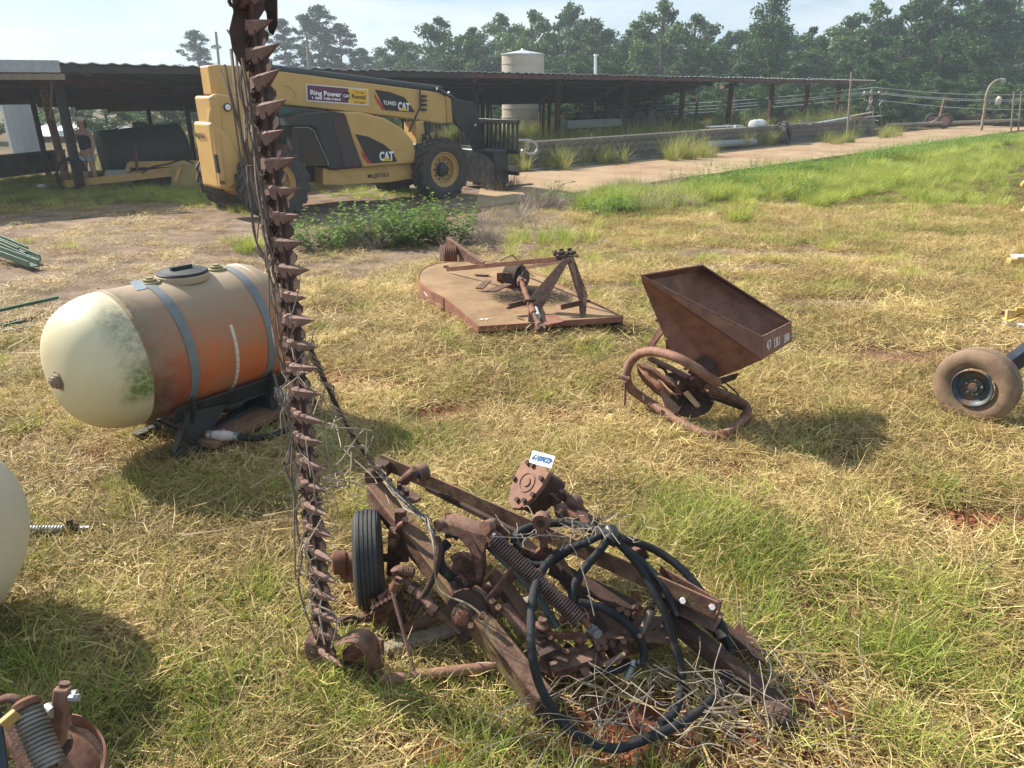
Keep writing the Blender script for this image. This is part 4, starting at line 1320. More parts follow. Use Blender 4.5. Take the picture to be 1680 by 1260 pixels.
m = MB(); m.bar(Q(222, 239, 0), Q(226, 295, 0), .05, .05, (1, 0, 0)); m.build('upright_pin', RUST, tm_)
m = MB(); m.prism([Q(x, y, -.04) for x, y in ((292, 274), (298, 276), (290, 300), (285, 298))], (0, .03, 0)); m.build('deck_brace', YEL, tm_)
wc = Q(131, 317, -.4)
for dy in (-.14, .12):
    me = tyre_mesh(.17, .13, .085, ribs=3, n=20).mesh('tyre', [RUBBER], True); me.transform(Matrix.Translation(wc + Vector((0, dy, 0))))
    me.transform(MW[tm_].inverted()); o = bpy.data.objects.new('wheel', me); C.objects.link(o); o.parent = tm_; MW[o] = MW[tm_].copy()
m = MB(); m.bar(wc + Vector((-.02, 0, .05)), Q(128, 298, -.4), .09, .09, (1, 0, 0)); m.build('jack', BLK, tm_)
for k in range(4):
    pts = []
    c0 = (112 + k * 2 + random.uniform(-2, 2), 286); r0 = 22 + k * 1.3
    for i in range(9):
        a = .6 + 5.5 * i / 8
        pts.append(Q(c0[0] + r0 * math.cos(a) * .95, c0[1] + r0 * math.sin(a) * 1.1 + random.uniform(-1, 1), -.7 + k * .06))
    m = MB(); m.tube(spline(pts, 5), .022, 7); m.build('coiled_hose', HOSE, tm_)
m = MB(); m.tube(spline([Q(x, y, -.2) for x, y in ((232, 284), (250, 274), (275, 269), (300, 262), (318, 268))], 5), .022, 7); m.build('hose', HOSE, tm_)
m = MB(); m.box(Q(270, 292, .5), (1.4, .5, .35)); m.build('blade_housing', BLK, tm_, bevel=.03)
o = thing('plastic_drum', 'dirty white drum lying behind the yellow tongue', 'drum', ground_at(Q(190, 300, .9)))
c_ = Q(193, 293, .9)
m = MB(); m.lathe(c_ + Vector((-.28, 0, 0)), (1, .2, 0), [(0, .18), (.02, .22), (.5, .22), (.53, .19)], 18); m.build('shell', mat('dirty_white', (.5, .48, .45), (.36, .33, .3), rough=.6), o)
m = MB(); m.lathe(c_ + Vector((-.31, -.006, 0)), (1, .2, 0), [(0, .04), (.04, .04)], 10); m.build('bung', BLK, o)
# dark horizontal tank under the shed
DT = mat('dark_green_tank', (.018, .03, .028), (.035, .05, .045), (.06, .05, .04), rough=.7, scale=3)
a_ = PY(172, 258, 21.5); b_ = PY(300, 243, 22.6)
o = thing('fuel_tank', 'large dark green cylindrical tank lying under the shed roof', 'tank', ground_at((a_ + b_) / 2))
ax = (b_ - a_); ln = ax.length
m = MB(); m.lathe(a_, ax, [(-.16, .02), (-.13, .45), (0, .70), (ln, .70), (ln + .13, .45), (ln + .16, .02)], 30); m.build('shell', DT, o)
for f in (.22, .62):
    m = MB(); m.lathe(a_ + ax * f, ax, [(0, .70), (0, .725), (.07, .725), (.07, .70)], 30, False); m.build('band', UNDER, o)
    m = MB(); m.box(a_ + ax * f - Vector((0, 0, .72)), (.15, 1.2, .35), ax); m.build('cradle', UNDER, o)
m = MB(); m.lathe(a_ + ax * .5 + Vector((0, 0, .68)), (0, 0, 1), [(0, .2), (.12, .2), (.15, .1)], 14); m.build('manhole', DT, o)
# low wall at the left
o = thing('low_wall', 'dark low wall at the far left under the shed', 'wall', ground_at(PY(40, 285, 22)))
a_, b_ = PY(-40, 278, 21), PY(108, 276, 24)
m = MB(); m.bar(Vector((a_.x, a_.y, -.05)), Vector((b_.x, b_.y, -.05)), .2, .55); m.build('wall_body', BLOCK, o, bevel=.01)
m = MB(); m.bar(Vector((a_.x, a_.y, .25)), Vector((b_.x, b_.y, .25)), .26, .06); m.build('coping', BLOCK, o, bevel=.01)
o = thing('litter_bag', 'crumpled white bag on the grass by the coiled hoses', 'bag', P(70, 312))
m = MB(); m.sphere(P(70, 311) + Vector((0, 0, .05)), .13, 10, (1, .7, .6))
m.v = [(a + random.uniform(-.02, .02), b_ + random.uniform(-.02, .02), c + random.uniform(-.02, .02)) for a, b_, c in m.v]
m.build('bag_body', WHITE, o, smooth=False)

# person
pb = ground_at(P(138, 322), 0)
pb = PY(154, 310, Y0 + .3); pb = Vector((pb.x, pb.y, -.38))
per = thing('person', 'person in dark sleeveless top, pale denim shorts and white cap standing behind the coiled hoses', 'person', M=Matrix.Translation(pb) @ Matrix.Rotation(R(-12), 4, 'Z') @ Matrix.Diagonal((1.06, 1.06, 1.06, 1)))
def skin(name, verts, edges, mats_, parent, sub=2):
    me = bpy.data.meshes.new(name)
    me.from_pydata([v[:3] for v in verts], edges, [])
    o = bpy.data.objects.new(name, me); C.objects.link(o); o.parent = parent; MW[o] = MW[parent].copy()
    me.skin_vertices or me.skin_vertices
    o.modifiers.new('skin', 'SKIN')
    sk = me.skin_vertices[0].data if me.skin_vertices else None
    if sk is None:
        return o
    for i, v in enumerate(verts):
        r_ = v[3]
        sk[i].radius = (r_, r_) if not isinstance(r_, tuple) else r_
        sk[i].use_root = (i == 0)
    s_ = o.modifiers.new('sub', 'SUBSURF'); s_.levels = sub; s_.render_levels = sub
    me.materials.append(mats_)
    return o
H_ = 1.62
vb = [(0, 0, .90, (.15, .11)), (0, 0, 1.05, (.13, .09)), (0, .01, 1.2, (.15, .10)), (0, 0, 1.32, (.15, .085)), (0, 0, 1.39, (.06, .055)), (0, -.01, 1.45, (.05, .05)), (0, -.015, 1.53, (.075, .09)), (0, -.01, 1.62, (.07, .085)),
      (.10, 0, .80, (.09, .09)), (.10, -.02, .47, (.058, .06)), (.11, .02, .10, (.036, .038)), (.12, -.08, .04, (.038, .03)), (.125, -.16, .03, (.035, .022)),
      (-.10, 0, .80, (.09, .09)), (-.11, -.02, .47, (.058, .06)), (-.12, .02, .10, (.036, .038)), (-.13, -.08, .04, (.038, .03)), (-.135, -.16, .03, (.035, .022)),
      (.19, 0, 1.30, (.05, .05)), (.25, .0, 1.05, (.037, .037)), (.24, -.08, .84, (.027, .027)), (.235, -.10, .76, (.03, .018)),
      (-.19, 0, 1.30, (.05, .05)), (-.27, -.02, 1.06, (.037, .037)), (-.20, -.18, .95, (.027, .027)), (-.16, -.24, .92, (.03, .018))]
eb = [(0, 1), (1, 2), (2, 3), (3, 4), (4, 5), (5, 6), (6, 7), (0, 8), (8, 9), (9, 10), (10, 11), (11, 12), (0, 13), (13, 14), (14, 15), (15, 16), (16, 17), (3, 18), (18, 19), (19, 20), (20, 21), (3, 22), (22, 23), (23, 24), (24, 25)]
skin('body', vb, eb, SKIN, per)
for (bx, by, bz, s) in ((.235, -.10, .76, 1), (-.16, -.24, .92, -1)):
    for k in range(4):
        m = MB(); x = bx + (k - 1.5) * .014
        m.tube([(x, by, bz), (x, by - .015, bz - .045), (x, by + .0, bz - .085 + .008 * abs(k - 1.5))], [.009, .008, .006], 6); m.build('finger', SKIN, per, local=True)
    m = MB(); m.tube([(bx - .025 * s, by, bz + .01), (bx - .04 * s, by - .02, bz - .03), (bx - .038 * s, by - .03, bz - .055)], [.01, .009, .006], 6); m.build('thumb', SKIN, per, local=True)
NAVY = mat('navy_top', (.018, .022, .045), (.03, .035, .06), rough=.9, scale=20, bump=.1)
DENIM = mat('pale_denim', (.42, .50, .58), (.55, .62, .68), rough=.9, scale=30, bump=.1)
skin('sleeveless_top', [(0, 0, .88, (.18, .135)), (0, 0, 1.05, (.155, .11)), (0, .01, 1.2, (.175, .122)), (0, 0, 1.31, (.165, .105)), (.09, 0, 1.345, (.05, .06)), (-.09, 0, 1.345, (.05, .06))], [(0, 1), (1, 2), (2, 3), (3, 4), (3, 5)], NAVY, per)
skin('shorts', [(0, 0, .88, (.175, .13)), (.10, 0, .78, (.115, .115)), (.105, -.01, .62, (.10, .10)), (-.10, 0, .78, (.115, .115)), (-.105, -.01, .62, (.10, .10))], [(0, 1), (1, 2), (0, 3), (3, 4)], DENIM, per)
m = MB(); m.sphere((0, -.01, 1.615), .105, 16, (.92, 1.05, .72)); m.prism([(-.06, -.09, 1.60), (.06, -.09, 1.60), (.045, -.19, 1.585), (-.045, -.19, 1.585)], (0, 0, .012)); m.build('cap', WHITE, per, local=True)
m = MB(); m.sphere((0, .045, 1.56), .088, 12, (1, .8, 1.1)); m.tube([(0, .11, 1.56), (0, .15, 1.5), (0, .14, 1.40)], [.03, .028, .012], 8); m.build('hair', mat('brown_hair', (.05, .03, .02), (.08, .05, .03), rough=.7, scale=60), per, local=True)
m = MB(); m.tube([(0, -.10, 1.545), (0, -.122, 1.525), (0, -.10, 1.515)], [.008, .013, .008], 6); m.build('nose', SKIN, per, local=True)
for sx in (-1, 1):
    m = MB(); m.sphere((sx * .03, -.094, 1.548), .009, 8); m.build('eye', BLK, per, local=True)
    m = MB(); m.sphere((sx * .083, 0, 1.54), .022, 8, (.4, .7, 1.2)); m.build('ear', SKIN, per, local=True)
    m = MB(); m.sphere((sx * .125, -.07, .035), .075, 12, (.65, 1.7, .5)); m.build('shoe', BLK, per, local=True)
m = MB(); m.box((0, -.099, 1.495), (.04, .008, .008)); m.build('mouth', mat('lips', (.3, .12, .1), bump=0), per, local=True)
# ------------------------------------------------------------------ orange sprayer tank on its frame
A_ = Vector((-2.20, 3.90, .60))
tdir = Vector((.60, .80, .0)).normalized()
TMt = frame(A_, tdir)
tank = thing('sprayer_tank', 'faded orange cylindrical sprayer tank with cream end on a dark steel frame', 'tank', M=TMt)
tmm = bpy.data.materials.new('faded_orange_plastic')
tmm.use_nodes = True
nt = tmm.node_tree
b = nt.nodes['Principled BSDF']
tc = nt.nodes.new('ShaderNodeTexCoord'); vec = tc.outputs['Object']
sx = nt.nodes.new('ShaderNodeSeparateXYZ'); nt.links.new(vec, sx.inputs[0])
Lk = nt.links.new
nz = noise(nt, 5, 8, .7, vec, .3); nf = noise(nt, 26, 8, .75, vec)
zc = math_(nt, 'ADD', sx.outputs['Z'], math_(nt, 'MULTIPLY', math_(nt, 'SUBTRACT', nz.outputs['Fac'], .5), .25))
rz_ = ramp(nt, [(0.0, (.55, .13, .03)), (.34, (.55, .13, .04)), (.55, (.47, .15, .06)), (.74, (.35, .17, .09)), (.88, (.33, .215, .135)), (1.0, (.40, .31, .21))])
Lk(math_(nt, 'ADD', math_(nt, 'MULTIPLY', zc, 1.3), .5, True), rz_.inputs['Fac'])
col = rz_.outputs['Color']
# purple brown stain and algae near the cream end
xs_ = math_(nt, 'ADD', sx.outputs['X'], math_(nt, 'MULTIPLY', math_(nt, 'SUBTRACT', nz.outputs['Fac'], .5), .22))
rx_ = ramp(nt, [(.02, 1.0), (.30, 0.0)]); Lk(xs_, rx_.inputs['Fac'])
rzm = ramp(nt, [(.35, 1.0), (.62, .35)]); Lk(math_(nt, 'ADD', sx.outputs['Z'], .5), rzm.inputs['Fac'])
col = mixc(nt, math_(nt, 'MULTIPLY', rx_.outputs['Color'], rzm.outputs['Color']), col, (.13, .045, .045))
ra = ramp(nt, [(.0, 1.0), (.12, 0.0)]); Lk(xs_, ra.inputs['Fac'])
rn = ramp(nt, [(.42, 0.0), (.58, 1.0)]); Lk(nf.outputs['Fac'], rn.inputs['Fac'])
col = mixc(nt, math_(nt, 'MULTIPLY', math_(nt, 'MULTIPLY', ra.outputs['Color'], rn.outputs['Color']), .8), col, (.12, .14, .045))
# grime and pale flakes
rg = ramp(nt, [(.46, 0.0), (.66, .7)]); Lk(nz.outputs['Fac'], rg.inputs['Fac'])
col = mixc(nt, rg.outputs['Color'], col, (.27, .20, .13))
# cream end
rc = ramp(nt, [(.489, 1.0), (.491, 0.0)]); Lk(math_(nt, 'ADD', math_(nt, 'MULTIPLY', sx.outputs['X'], .5), .5), rc.inputs['Fac'])
cream = mixc(nt, 0.0, (.60, .535, .35), (1, 1, 1))
rcg = ramp(nt, [(.40, 0.0), (.75, .45)]); Lk(nz.outputs['Fac'], rcg.inputs['Fac'])
cream = mixc(nt, rcg.outputs['Color'], cream, (.52, .44, .27))
# green algae patch on the side of the cream end next to the seam, grey grime above it
def band(v, a0, a1, b0_, b1):
    r1_ = ramp(nt, [(a0, 0.0), (a1, 1.0)]); Lk(v, r1_.inputs['Fac'])
    r2_ = ramp(nt, [(b0_, 1.0), (b1, 0.0)]); Lk(v, r2_.inputs['Fac'])
    return math_(nt, 'MULTIPLY', r1_.outputs['Color'], r2_.outputs['Color'])
xx = math_(nt, 'ADD', xs_, .5)
z5 = math_(nt, 'ADD', sx.outputs['Z'], .5)
side = ramp(nt, [(.0, 1.0), (.3, 0.0)]); Lk(math_(nt, 'ADD', sx.outputs['Y'], .45), side.inputs['Fac'])
gp = math_(nt, 'MULTIPLY', math_(nt, 'MULTIPLY', band(xx, .31, .38, .9, .95), band(z5, .34, .38, .54, .62)), math_(nt, 'MULTIPLY', side.outputs['Color'], 1.4))
gp = math_(nt, 'MULTIPLY', gp, math_(nt, 'ADD', math_(nt, 'MULTIPLY', rn.outputs['Color'], .6), .4), True)
cream = mixc(nt, math_(nt, 'MULTIPLY', gp, 1.0, True), cream, (.12, .17, .035))
gg = math_(nt, 'MULTIPLY', math_(nt, 'MULTIPLY', band(xx, .30, .40, .9, .95), band(z5, .50, .58, .80, .90)), .75)
cream = mixc(nt, math_(nt, 'MULTIPLY', gg, math_(nt, 'ADD', rn.outputs['Color'], .3), True), cream, (.30, .26, .17))
col = mixc(nt, rc.outputs['Color'], col, cream)
Lk(col, b.inputs['Base Color'])
b.inputs['Roughness'].default_value = .5
b.inputs['Specular IOR Level'].default_value = .35
b.inputs['Subsurface Weight'].default_value = 0.0
bmp = nt.nodes.new('ShaderNodeBump'); bmp.inputs['Strength'].default_value = .12; bmp.inputs['Distance'].default_value = .004
Lk(nf.outputs['Fac'], bmp.inputs['Height']); Lk(bmp.outputs['Normal'], b.inputs['Normal'])
Rt, Lt, Dm = .385, .84, .34
prof = []
for i in range(13):
    a = PI / 2 * (1 - i / 12)
    prof.append((-Dm * math.sin(a) ** 1.0, max(.002, Rt * math.cos(a) ** .62) - (.0 if i < 12 else 0)))
prof += [(.0, Rt), (.004, Rt + .004), (.02, Rt + .004), (.025, Rt)] + [(Lt * k / 6, Rt) for k in range(1, 6)] + [(Lt - .025, Rt), (Lt - .02, Rt + .004), (Lt, Rt + .004)]
for i in range(1, 13):
    a = PI / 2 * i / 12
    prof.append((Lt + .16 * math.sin(a), max(.002, Rt * math.cos(a) ** .62)))
m = MB(); m.lathe((0, 0, 0), (1, 0, 0), prof, 64); m.build('tank_shell', tmm, tank, local=True)
def arc(x, r0, a0, a1, n=28):
    return [Vector((x, -math.cos(R(a0 + (a1 - a0) * i / n)) * r0, math.sin(R(a0 + (a1 - a0) * i / n)) * r0)) for i in range(n + 1)]
def strip(pts_in, pts_out, w_):
    m = MB(); n = len(pts_in); X_ = Vector((w_ / 2, 0, 0))
    vs = []
    for a, b2 in zip(pts_in, pts_out): vs += [a - X_, a + X_, b2 + X_, b2 - X_]
    fs = []
    for i in range(n - 1):
        o = i * 4
        for k in range(4): fs.append((o + k, o + (k + 1) % 4, o + 4 + (k + 1) % 4, o + 4 + k))
    fs += [(3, 2, 1, 0), (4 * n - 4, 4 * n - 3, 4 * n - 2, 4 * n - 1)]
    return m.add(vs, fs)
STRAP = mat('strap_steel', (.13, .145, .15), (.19, .205, .21), (.16, .13, .11), rough=.7, metal=.0, scale=8, bump=.08, thr3=(.62, .8))
for x in (.22, .73):
    strip(arc(x, Rt + .001, -48, 228, 40), arc(x, Rt + .006, -48, 228, 40), .052).build('strap', STRAP, tank, local=True)
    m = MB(); m.tube([Vector((x, -math.cos(R(-48)) * (Rt + .006), math.sin(R(-48)) * (Rt + .006))), Vector((x, -.24, -.40))], .009, 7); m.build('strap_bolt', RUSTD, tank, local=True)
gs = strip(arc(.49, Rt + .0005, -48, 22, 16), arc(.49, Rt + .004, -48, 22, 16), .020).build('level_strip', mat('pale_strip', (.58, .48, .38), (.66, .58, .48), rough=.7, scale=30), tank, local=True)
for k in range(9):
    a = -44 + k * 6.5
    p = Vector((.49, -math.cos(R(a)) * (Rt + .004), math.sin(R(a)) * (Rt + .004)))
    m = MB(); m.tube([p, p * 1.0 + Vector((0, -math.cos(R(a)), math.sin(R(a)))) * .002], .0035, 6); m.build('level_mark', BLK, gs, local=True)
m = MB(); m.lathe((.45, .0, Rt - .02), (0, 0, 1), [(0, .150), (.035, .150), (.04, .146)], 32); m.build('filler_neck', tmm, tank, local=True)
m = MB(); m.lathe((.45, .0, Rt + .016), (0, 0, 1), [(0, .142), (.012, .145), (.02, .138), (.022, .10), (.026, .09), (.026, .001)], 32)
m.box((.45, 0, Rt + .05), (.13, .02, .025)); m.build('lid', mat('black_lid', (.012, .014, .016), (.03, .032, .034), rough=.65, bump=.05), tank, local=True)
for (x, y, r_) in ((.25, 0, .045), (.67, .0, .045)):
    m = MB(); m.lathe((x, y, Rt - .01), (0, 0, 1), [(0, r_ * 1.25), (.018, r_ * 1.25), (.019, r_ * .8), (.032, r_ * .8), (.033, r_ * .45), (.042, r_ * .45)], 18); m.build('vent_cap', mat('olive_cap', (.30, .26, .12), (.2, .17, .08), rough=.6, scale=30), tank, local=True)
m = MB(); m.lathe((-Dm + .012, -.03, -.02), (-1, 0, 0), [(0, .058), (.012, .058)], 6); m.lathe((-Dm, -.03, -.02), (-1, 0, 0), [(0, .040), (.018, .040), (.020, .030), (.034, .030), (.035, .017), (.042, .017)], 20); m.build('drain_plug', mat('brown_plug', (.20, .14, .10), (.28, .21, .15), rough=.5, scale=30), tank, local=True)
m = MB(); m.prism([(.13, -.08, Rt - .01), (.19, -.08, Rt - .01), (.19, -.02, Rt + .03), (.13, -.02, Rt + .03)], (0, -.002, .004)); m.build('paper_tag', WHITE, tank, local=True)
# frame
fr = tank
gz = -.57
def lb(p, q, w_, h_, name='frame_bar', mm=DKMET, up=(0, 0, 1)):
    m = MB(); m.bar(Vector(p), Vector(q), w_, h_, up); return m.build(name, mm, tank, local=True, bevel=.003)
for sy in (-1, 1):
    lb((.10, sy * .30, -.31), (.88, sy * .30, -.31), .008, .12, 'side_rail', up=(0, sy * .55, 1))
    lb((.10, sy * .255, -.365), (.88, sy * .255, -.365), .09, .008, 'side_rail')
    for x in (.22, .75):
        lb((x, sy * .27, -.36), (x, sy * .27, gz + .05), .055, .055, 'leg', up=(1, 0, 0))
for x in (.22, .75):
    m = MB(); pts = [(x - .03, -.36, -.20), (x - .03, -.25, -.30), (x - .03, 0, -.392), (x - .03, .25, -.30), (x - .03, .36, -.20), (x - .03, .36, -.30), (x - .03, .28, -.46), (x - .03, -.28, -.46), (x - .03, -.36, -.30)]
    m.prism(pts, (.012, 0, 0)); m.build('saddle', DKMET, tank, local=True)
    lb((x, -.32, gz + .06), (x, .34, gz + .06), .06, .05, 'cross_beam')
    lb((x, -.27, -.44), (x, .27, -.44), .05, .06, 'cross_beam')
lb((.20, -.26, -.36), (.20, .28, gz + .05), .05, .008, 'diagonal_brace')
lb((.18, -.30, -.30), (.06, -.30, gz + .05), .05, .012, 'diagonal_brace', up=(1, 0, 0))
m = MB(); m.prism([(.15, -.31, -.30), (.42, -.31, -.34), (.27, -.31, -.50), (.25, -.31, gz + .04), (.15, -.31, gz + .04)], (0, .01, 0)); m.build('gusset', DKMET, tank, local=True)
lb((.05, .12, gz + .03), (1.05, .12, gz + .03), .07, .05, 'skid')
lb((.05, -.30, gz + .03), (1.05, -.30, gz + .03), .07, .05, 'skid')
m = MB(); m.lathe((.66, .0, -.50), (0, -1, 0), [(0, .09), (.12, .09), (.14, .05), (.2, .05)], 18); m.build('pump', BLK, tank, local=True)
for p_, q_ in (((352, 704, .10), (448, 652, .12)), ((392, 640, .12), (446, 668, .11)), ((318, 700, .10), (352, 707, .10))):
    m = MB(); m.bar(P(*p_), P(*q_), .055, .05); m.build('skid_bar', DKMET, tank, bevel=.003)
# valve and hose
def wl(px, py, z): return P(px, py, z)
m = MB(); m.tube([wl(300, 705, .13), wl(345, 713, .13)], .022, 10); m.build('outlet_pipe', RUSTD, tank)
m = MB(); m.tube([wl(342, 713, .13), wl(349, 714, .13)], .028, 10); m.build('hose_clamp', GALV, tank); m = MB(); m.tube([wl(384, 716, .12), wl(391, 717, .12)], .025, 10); m.build('hose_clamp', GALV, tank)
m = MB(); m.tube([wl(349, 714, .13), wl(357, 714, .13), wl(366, 715, .13), wl(375, 715, .125), wl(384, 716, .12)], [.022, .03, .032, .030, .024], 12)
m.tube([wl(366, 715, .13), wl(366, 720, .08)], .018, 8); m.build('valve', mat('pinkish_valve', (.60, .52, .50), (.42, .33, .31), rough=.6, scale=30), tank)
m = MB(); m.tube(spline([wl(388, 716, .12), wl(410, 719, .10), wl(440, 716, .07), wl(470, 706, .06), wl(488, 692, .07), wl(494, 676, .10), wl(486, 664, .14), wl(474, 655, .18)], 7), .020, 10); m.build('drain_hose', HOSE, tank)
m = MB(); m.tube([wl(478, 658, .16), wl(462, 648, .2), wl(444, 636, .24), wl(420, 628, .26)], .020, 10); m.build('white_pipe', mat('grey_pipe', (.5, .52, .52), rough=.4, bump=0), tank)
# board
pa, pb_ = P(338, 752, 0), P(486, 680, 0)
bd = thing('wooden_board', 'brown board lying under the outlet hose of the orange tank', 'board', M=frame((pa + pb_) / 2 + Vector((0, 0, .085)), pb_ - pa))
m = MB(); m.box((0, 0, .01), ((pb_ - pa).length, .17, .035)); m.build('plank', WOOD, bd, local=True, bevel=.004)
for x in (-.2, .25):
    m = MB(); m.lathe((x, .02, .027), (0, 0, 1), [(0, .012), (.005, .009)], 8); m.build('nail_head', GALV, bd, local=True)
m = MB(); a_, c_ = P(326, 652, .05), P(392, 690, .03); m.bar(a_, c_, .04, .03); o = m.build('loose_lath', GREYWOOD); tag(o, 'thin pale lath lying on the grass behind the tank frame', 'lath')

# ------------------------------------------------------------------ cream tank at the left edge
CREAM = mat('cream_plastic', (.60, .55, .42), (.56, .50, .37), (.46, .40, .29), rough=.45, scale=3, bump=.05, bscale=30, thr3=(.6, .8))
pole_ = P(-22, 905, .44)
ad_ = Vector((.93, -.10, -.05)).normalized()
o = thing('cream_tank', 'pale cream poly tank cut off by the left edge of the photo', 'tank', M=frame(pole_ - ad_ * .30, ad_))
prof = [(.30 * math.sin(PI / 2 * i / 14), max(.002, (.40) * math.cos(PI / 2 * i / 14) ** .60)) for i in range(15)]
m = MB(); m.lathe((0, 0, 0), (1, 0, 0), [(-1.1, .3), (-1.05, .40)] + prof, 56); m.build('tank_shell', CREAM, o, local=True)
m = MB(); m.tube(spline([(.21, -.30, -.14), (.22, -.31, -.16), (.215, -.315, -.19), (.20, -.33, -.20), (.205, -.335, -.22)], 3), .003, 5); m.build('crack', BLK, o, local=True)
for x in (-.9, -.3):
    m = MB(); m.box((x, 0, -.47), (.12, .7, .1)); m.build('cradle', DKMET, o, local=True)
# corrugated hose end on the grass
o = thing('hose_end', 'short corrugated metal hose end with dark fitting beside the cream tank', 'hose', P(80, 868))
a_, c_ = P(30, 869, .05), P(106, 868, .05)
m = MB(); m.tube([a_, c_], .016, 12)
for k in range(15):
    p = a_.lerp(c_, (k + .5) / 15); m.lathe(p, c_ - a_, [(-.004, .017), (-.002, .022), (.002, .022), (.004, .017)], 12, False)
m.build('corrugated_hose', GALV, o)
m = MB(); e_ = P(128, 866, .05); m.tube([c_, e_], .024, 8); m.tube([c_.lerp(e_, .5), c_.lerp(e_, .5) + Vector((0, 0, .05))], .014, 8); m.build('fitting', RUSTD, o)
m = MB(); m.tube([e_, P(147, 866, .05)], .011, 8); m.build('nipple', GALV, o)

# ------------------------------------------------------------------ rotary cutter
rc_ = thing('rotary_cutter', 'rusty rotary cutter with round-backed deck and raised A-frame hitch', 'mower', P(850, 510))
zt = lambda py: .125 + (535 - py) * .0011
otl = [(785, 536), (756, 511), (729, 489), (708, 479), (694, 469), (687, 460), (687, 451), (692, 443), (702, 437), (716, 432.5), (735, 430), (760, 429), (800, 429), (850, 436), (900, 458), (960, 490), (1022, 520)]
top = [P(x, y, zt(y)) for x, y in otl]
m = MB(); m.prism(top, (0, 0, -.008)); m.build('deck', DECK, rc_, smooth=False)
def outset(i, d):
    n = len(top); a_, b2 = top[(i - 1) % n], top[(i + 1) % n]
    t = (b2 - a_); nn = Vector((t.y, -t.x, 0)).normalized(); c0 = sum(top, Vector()) / n
    if nn.dot(top[i] - c0) < 0: nn = -nn
    return top[i] + nn * d
m = MB(); n = len(top)
vs = []
for i in range(n):
    q = outset(i, .004); bz = float(hz(q.x, q.y)) + .0
    vs += [q + Vector((0, 0, .006)), Vector((q.x, q.y, bz)), Vector((q.x, q.y, bz)) - (outset(i, .012) - q), top[i] - (outset(i, .006) - top[i]) + Vector((0, 0, .006))]
fs = []
for i in range(n - 1):
    o = 4 * i
    for k in range(4): fs.append((o + k, o + (k + 1) % 4, o + 4 + (k + 1) % 4, o + 4 + k))
m.add(vs, fs); m.build('skirt', DECKSIDE, rc_, smooth=False)
m = MB(); m.bar(top[0] + Vector((0, 0, -.02)), top[-1] + Vector((0, 0, -.02)), .012, .05); m.build('front_lip', DECKSIDE, rc_)
m = MB(); a_ = (top[2] + top[3]) / 2; 
q = outset(2, .008); m.bar(q + Vector((0, 0, .0)), Vector((q.x, q.y, -.02)), .012, .004, (1, 0, 0)); m.build('skirt_seam', RUSTD, rc_)
cz = .17
def cb(p, q, w_, h_, name, mm=RUST, up=(0, 0, 1), bev=.003):
    m = MB(); m.bar(P(*p), P(*q), w_, h_, up); return m.build(name, mm, rc_, bevel=bev)
# tail wheel arm
cb((734, 396, .42), (792, 438, .22), .05, .11, 'tail_beam')
cb((757, 402, .40), (757, 430, .22), .06, .06, 'tail_post', up=(1, 0, 0))
cb((727, 402, .36), (727, 428, .20), .012, .08, 'fork_plate', up=(1, 0, 0))
m = MB(); a_, c_ = P(729, 417, .30), P(750, 417, .30)
m.tube([a_, c_], .085, 16)
for k in range(6): 
    p = a_.lerp(c_, (k + .5) / 6); m.lathe(p, c_ - a_, [(-.008, .085), (0, .095), (.008, .085)], 16, False)
m.build('tail_wheel', RUSTO, rc_)
cb((796, 436, .24), (798, 448, .16), .09, .05, 'beam_foot', up=(1, 0, 0))
cb((779, 450, zt(450) + .01), (802, 451, zt(451) + .01), .05, .012, 'foot_plate')
# gearbox and mount
gb = P(846, 452, .30)
m = MB(); m.lathe(gb + Vector((-.09, .06, 0)), (.8, -.5, 0), [(0, .06), (.01, .10), (.13, .10), (.14, .115), (.165, .115), (.17, .06), (.24, .035)], 22); m.lathe(gb - Vector((0, 0, .16)), (0, 0, 1), [(0, .12), (.03, .12), (.05, .08), (.2, .07)], 20); m.build('gearbox', RUSTD, rc_)
m = MB(); m.prism([P(815, 448, .34), P(836, 448, .34), P(836, 470, .17), P(815, 463, .17)], (.02, .02, 0)); m.build('gearbox_plate', RUSTO, rc_)
m = MB(); m.prism([P(780, 472, .215), P(795, 460, .27), P(806, 460, .27), P(792, 473, .215)], (.0, .0, -.012)); m.prism([P(798, 476, .21), P(828, 464, .29), P(840, 466, .29), P(810, 478, .21)], (0, 0, -.012)); m.build('stay_bracket', RUST, rc_)
m = MB(); m.tube([gb + Vector((.03, -.06, .09)), gb + Vector((.06, -.08, .12))], .02, 8); m.lathe(gb + Vector((.09, -.12, 0)), (.8, -.5, 0), [(0, .085), (.008, .085)], 20); m.build('shield_disc', BLK, rc_)
# drive shaft
def yoke(p, d, r_, name, par, mm=RUST):
    p, d = Vector(p), Vector(d).normalized(); _, s, u = ortho(d)
    m = MB(); m.tube([p - d * .10, p - d * .045], r_ * 1.0, 12)
    for sg in (-1, 1): m.bar(p - d * .05 + s * sg * r_ * 1.05, p + d * .025 + s * sg * r_ * 1.05, .018, r_ * 1.6, u)
    m.tube([p + s * r_ * 1.5, p - s * r_ * 1.5], r_ * .42, 8); m.tube([p + u * r_ * 1.5, p - u * r_ * 1.5], r_ * .42, 8)
    return m.build(name, mm, par, bevel=.002)
s0, s1, s2, s3 = P(853, 456, .31), P(866, 490, .25), P(876, 515, .20), P(887, 540, .12)
yoke(s0.lerp(s1, .25), s1 - s0, .032, 'yoke', rc_)
m = MB(); m.tube([s0, s1], .026, 10); m.build('shaft', RUSTO, rc_)
m = MB(); m.tube([s1, s2], .030, 12); m.build('shaft_tube', RUSTO, rc_)
m = MB(); m.tube([P(877, 508, .2), P(881, 520, .18)], .033, 12); m.build('shaft_guard', WHITE, rc_)
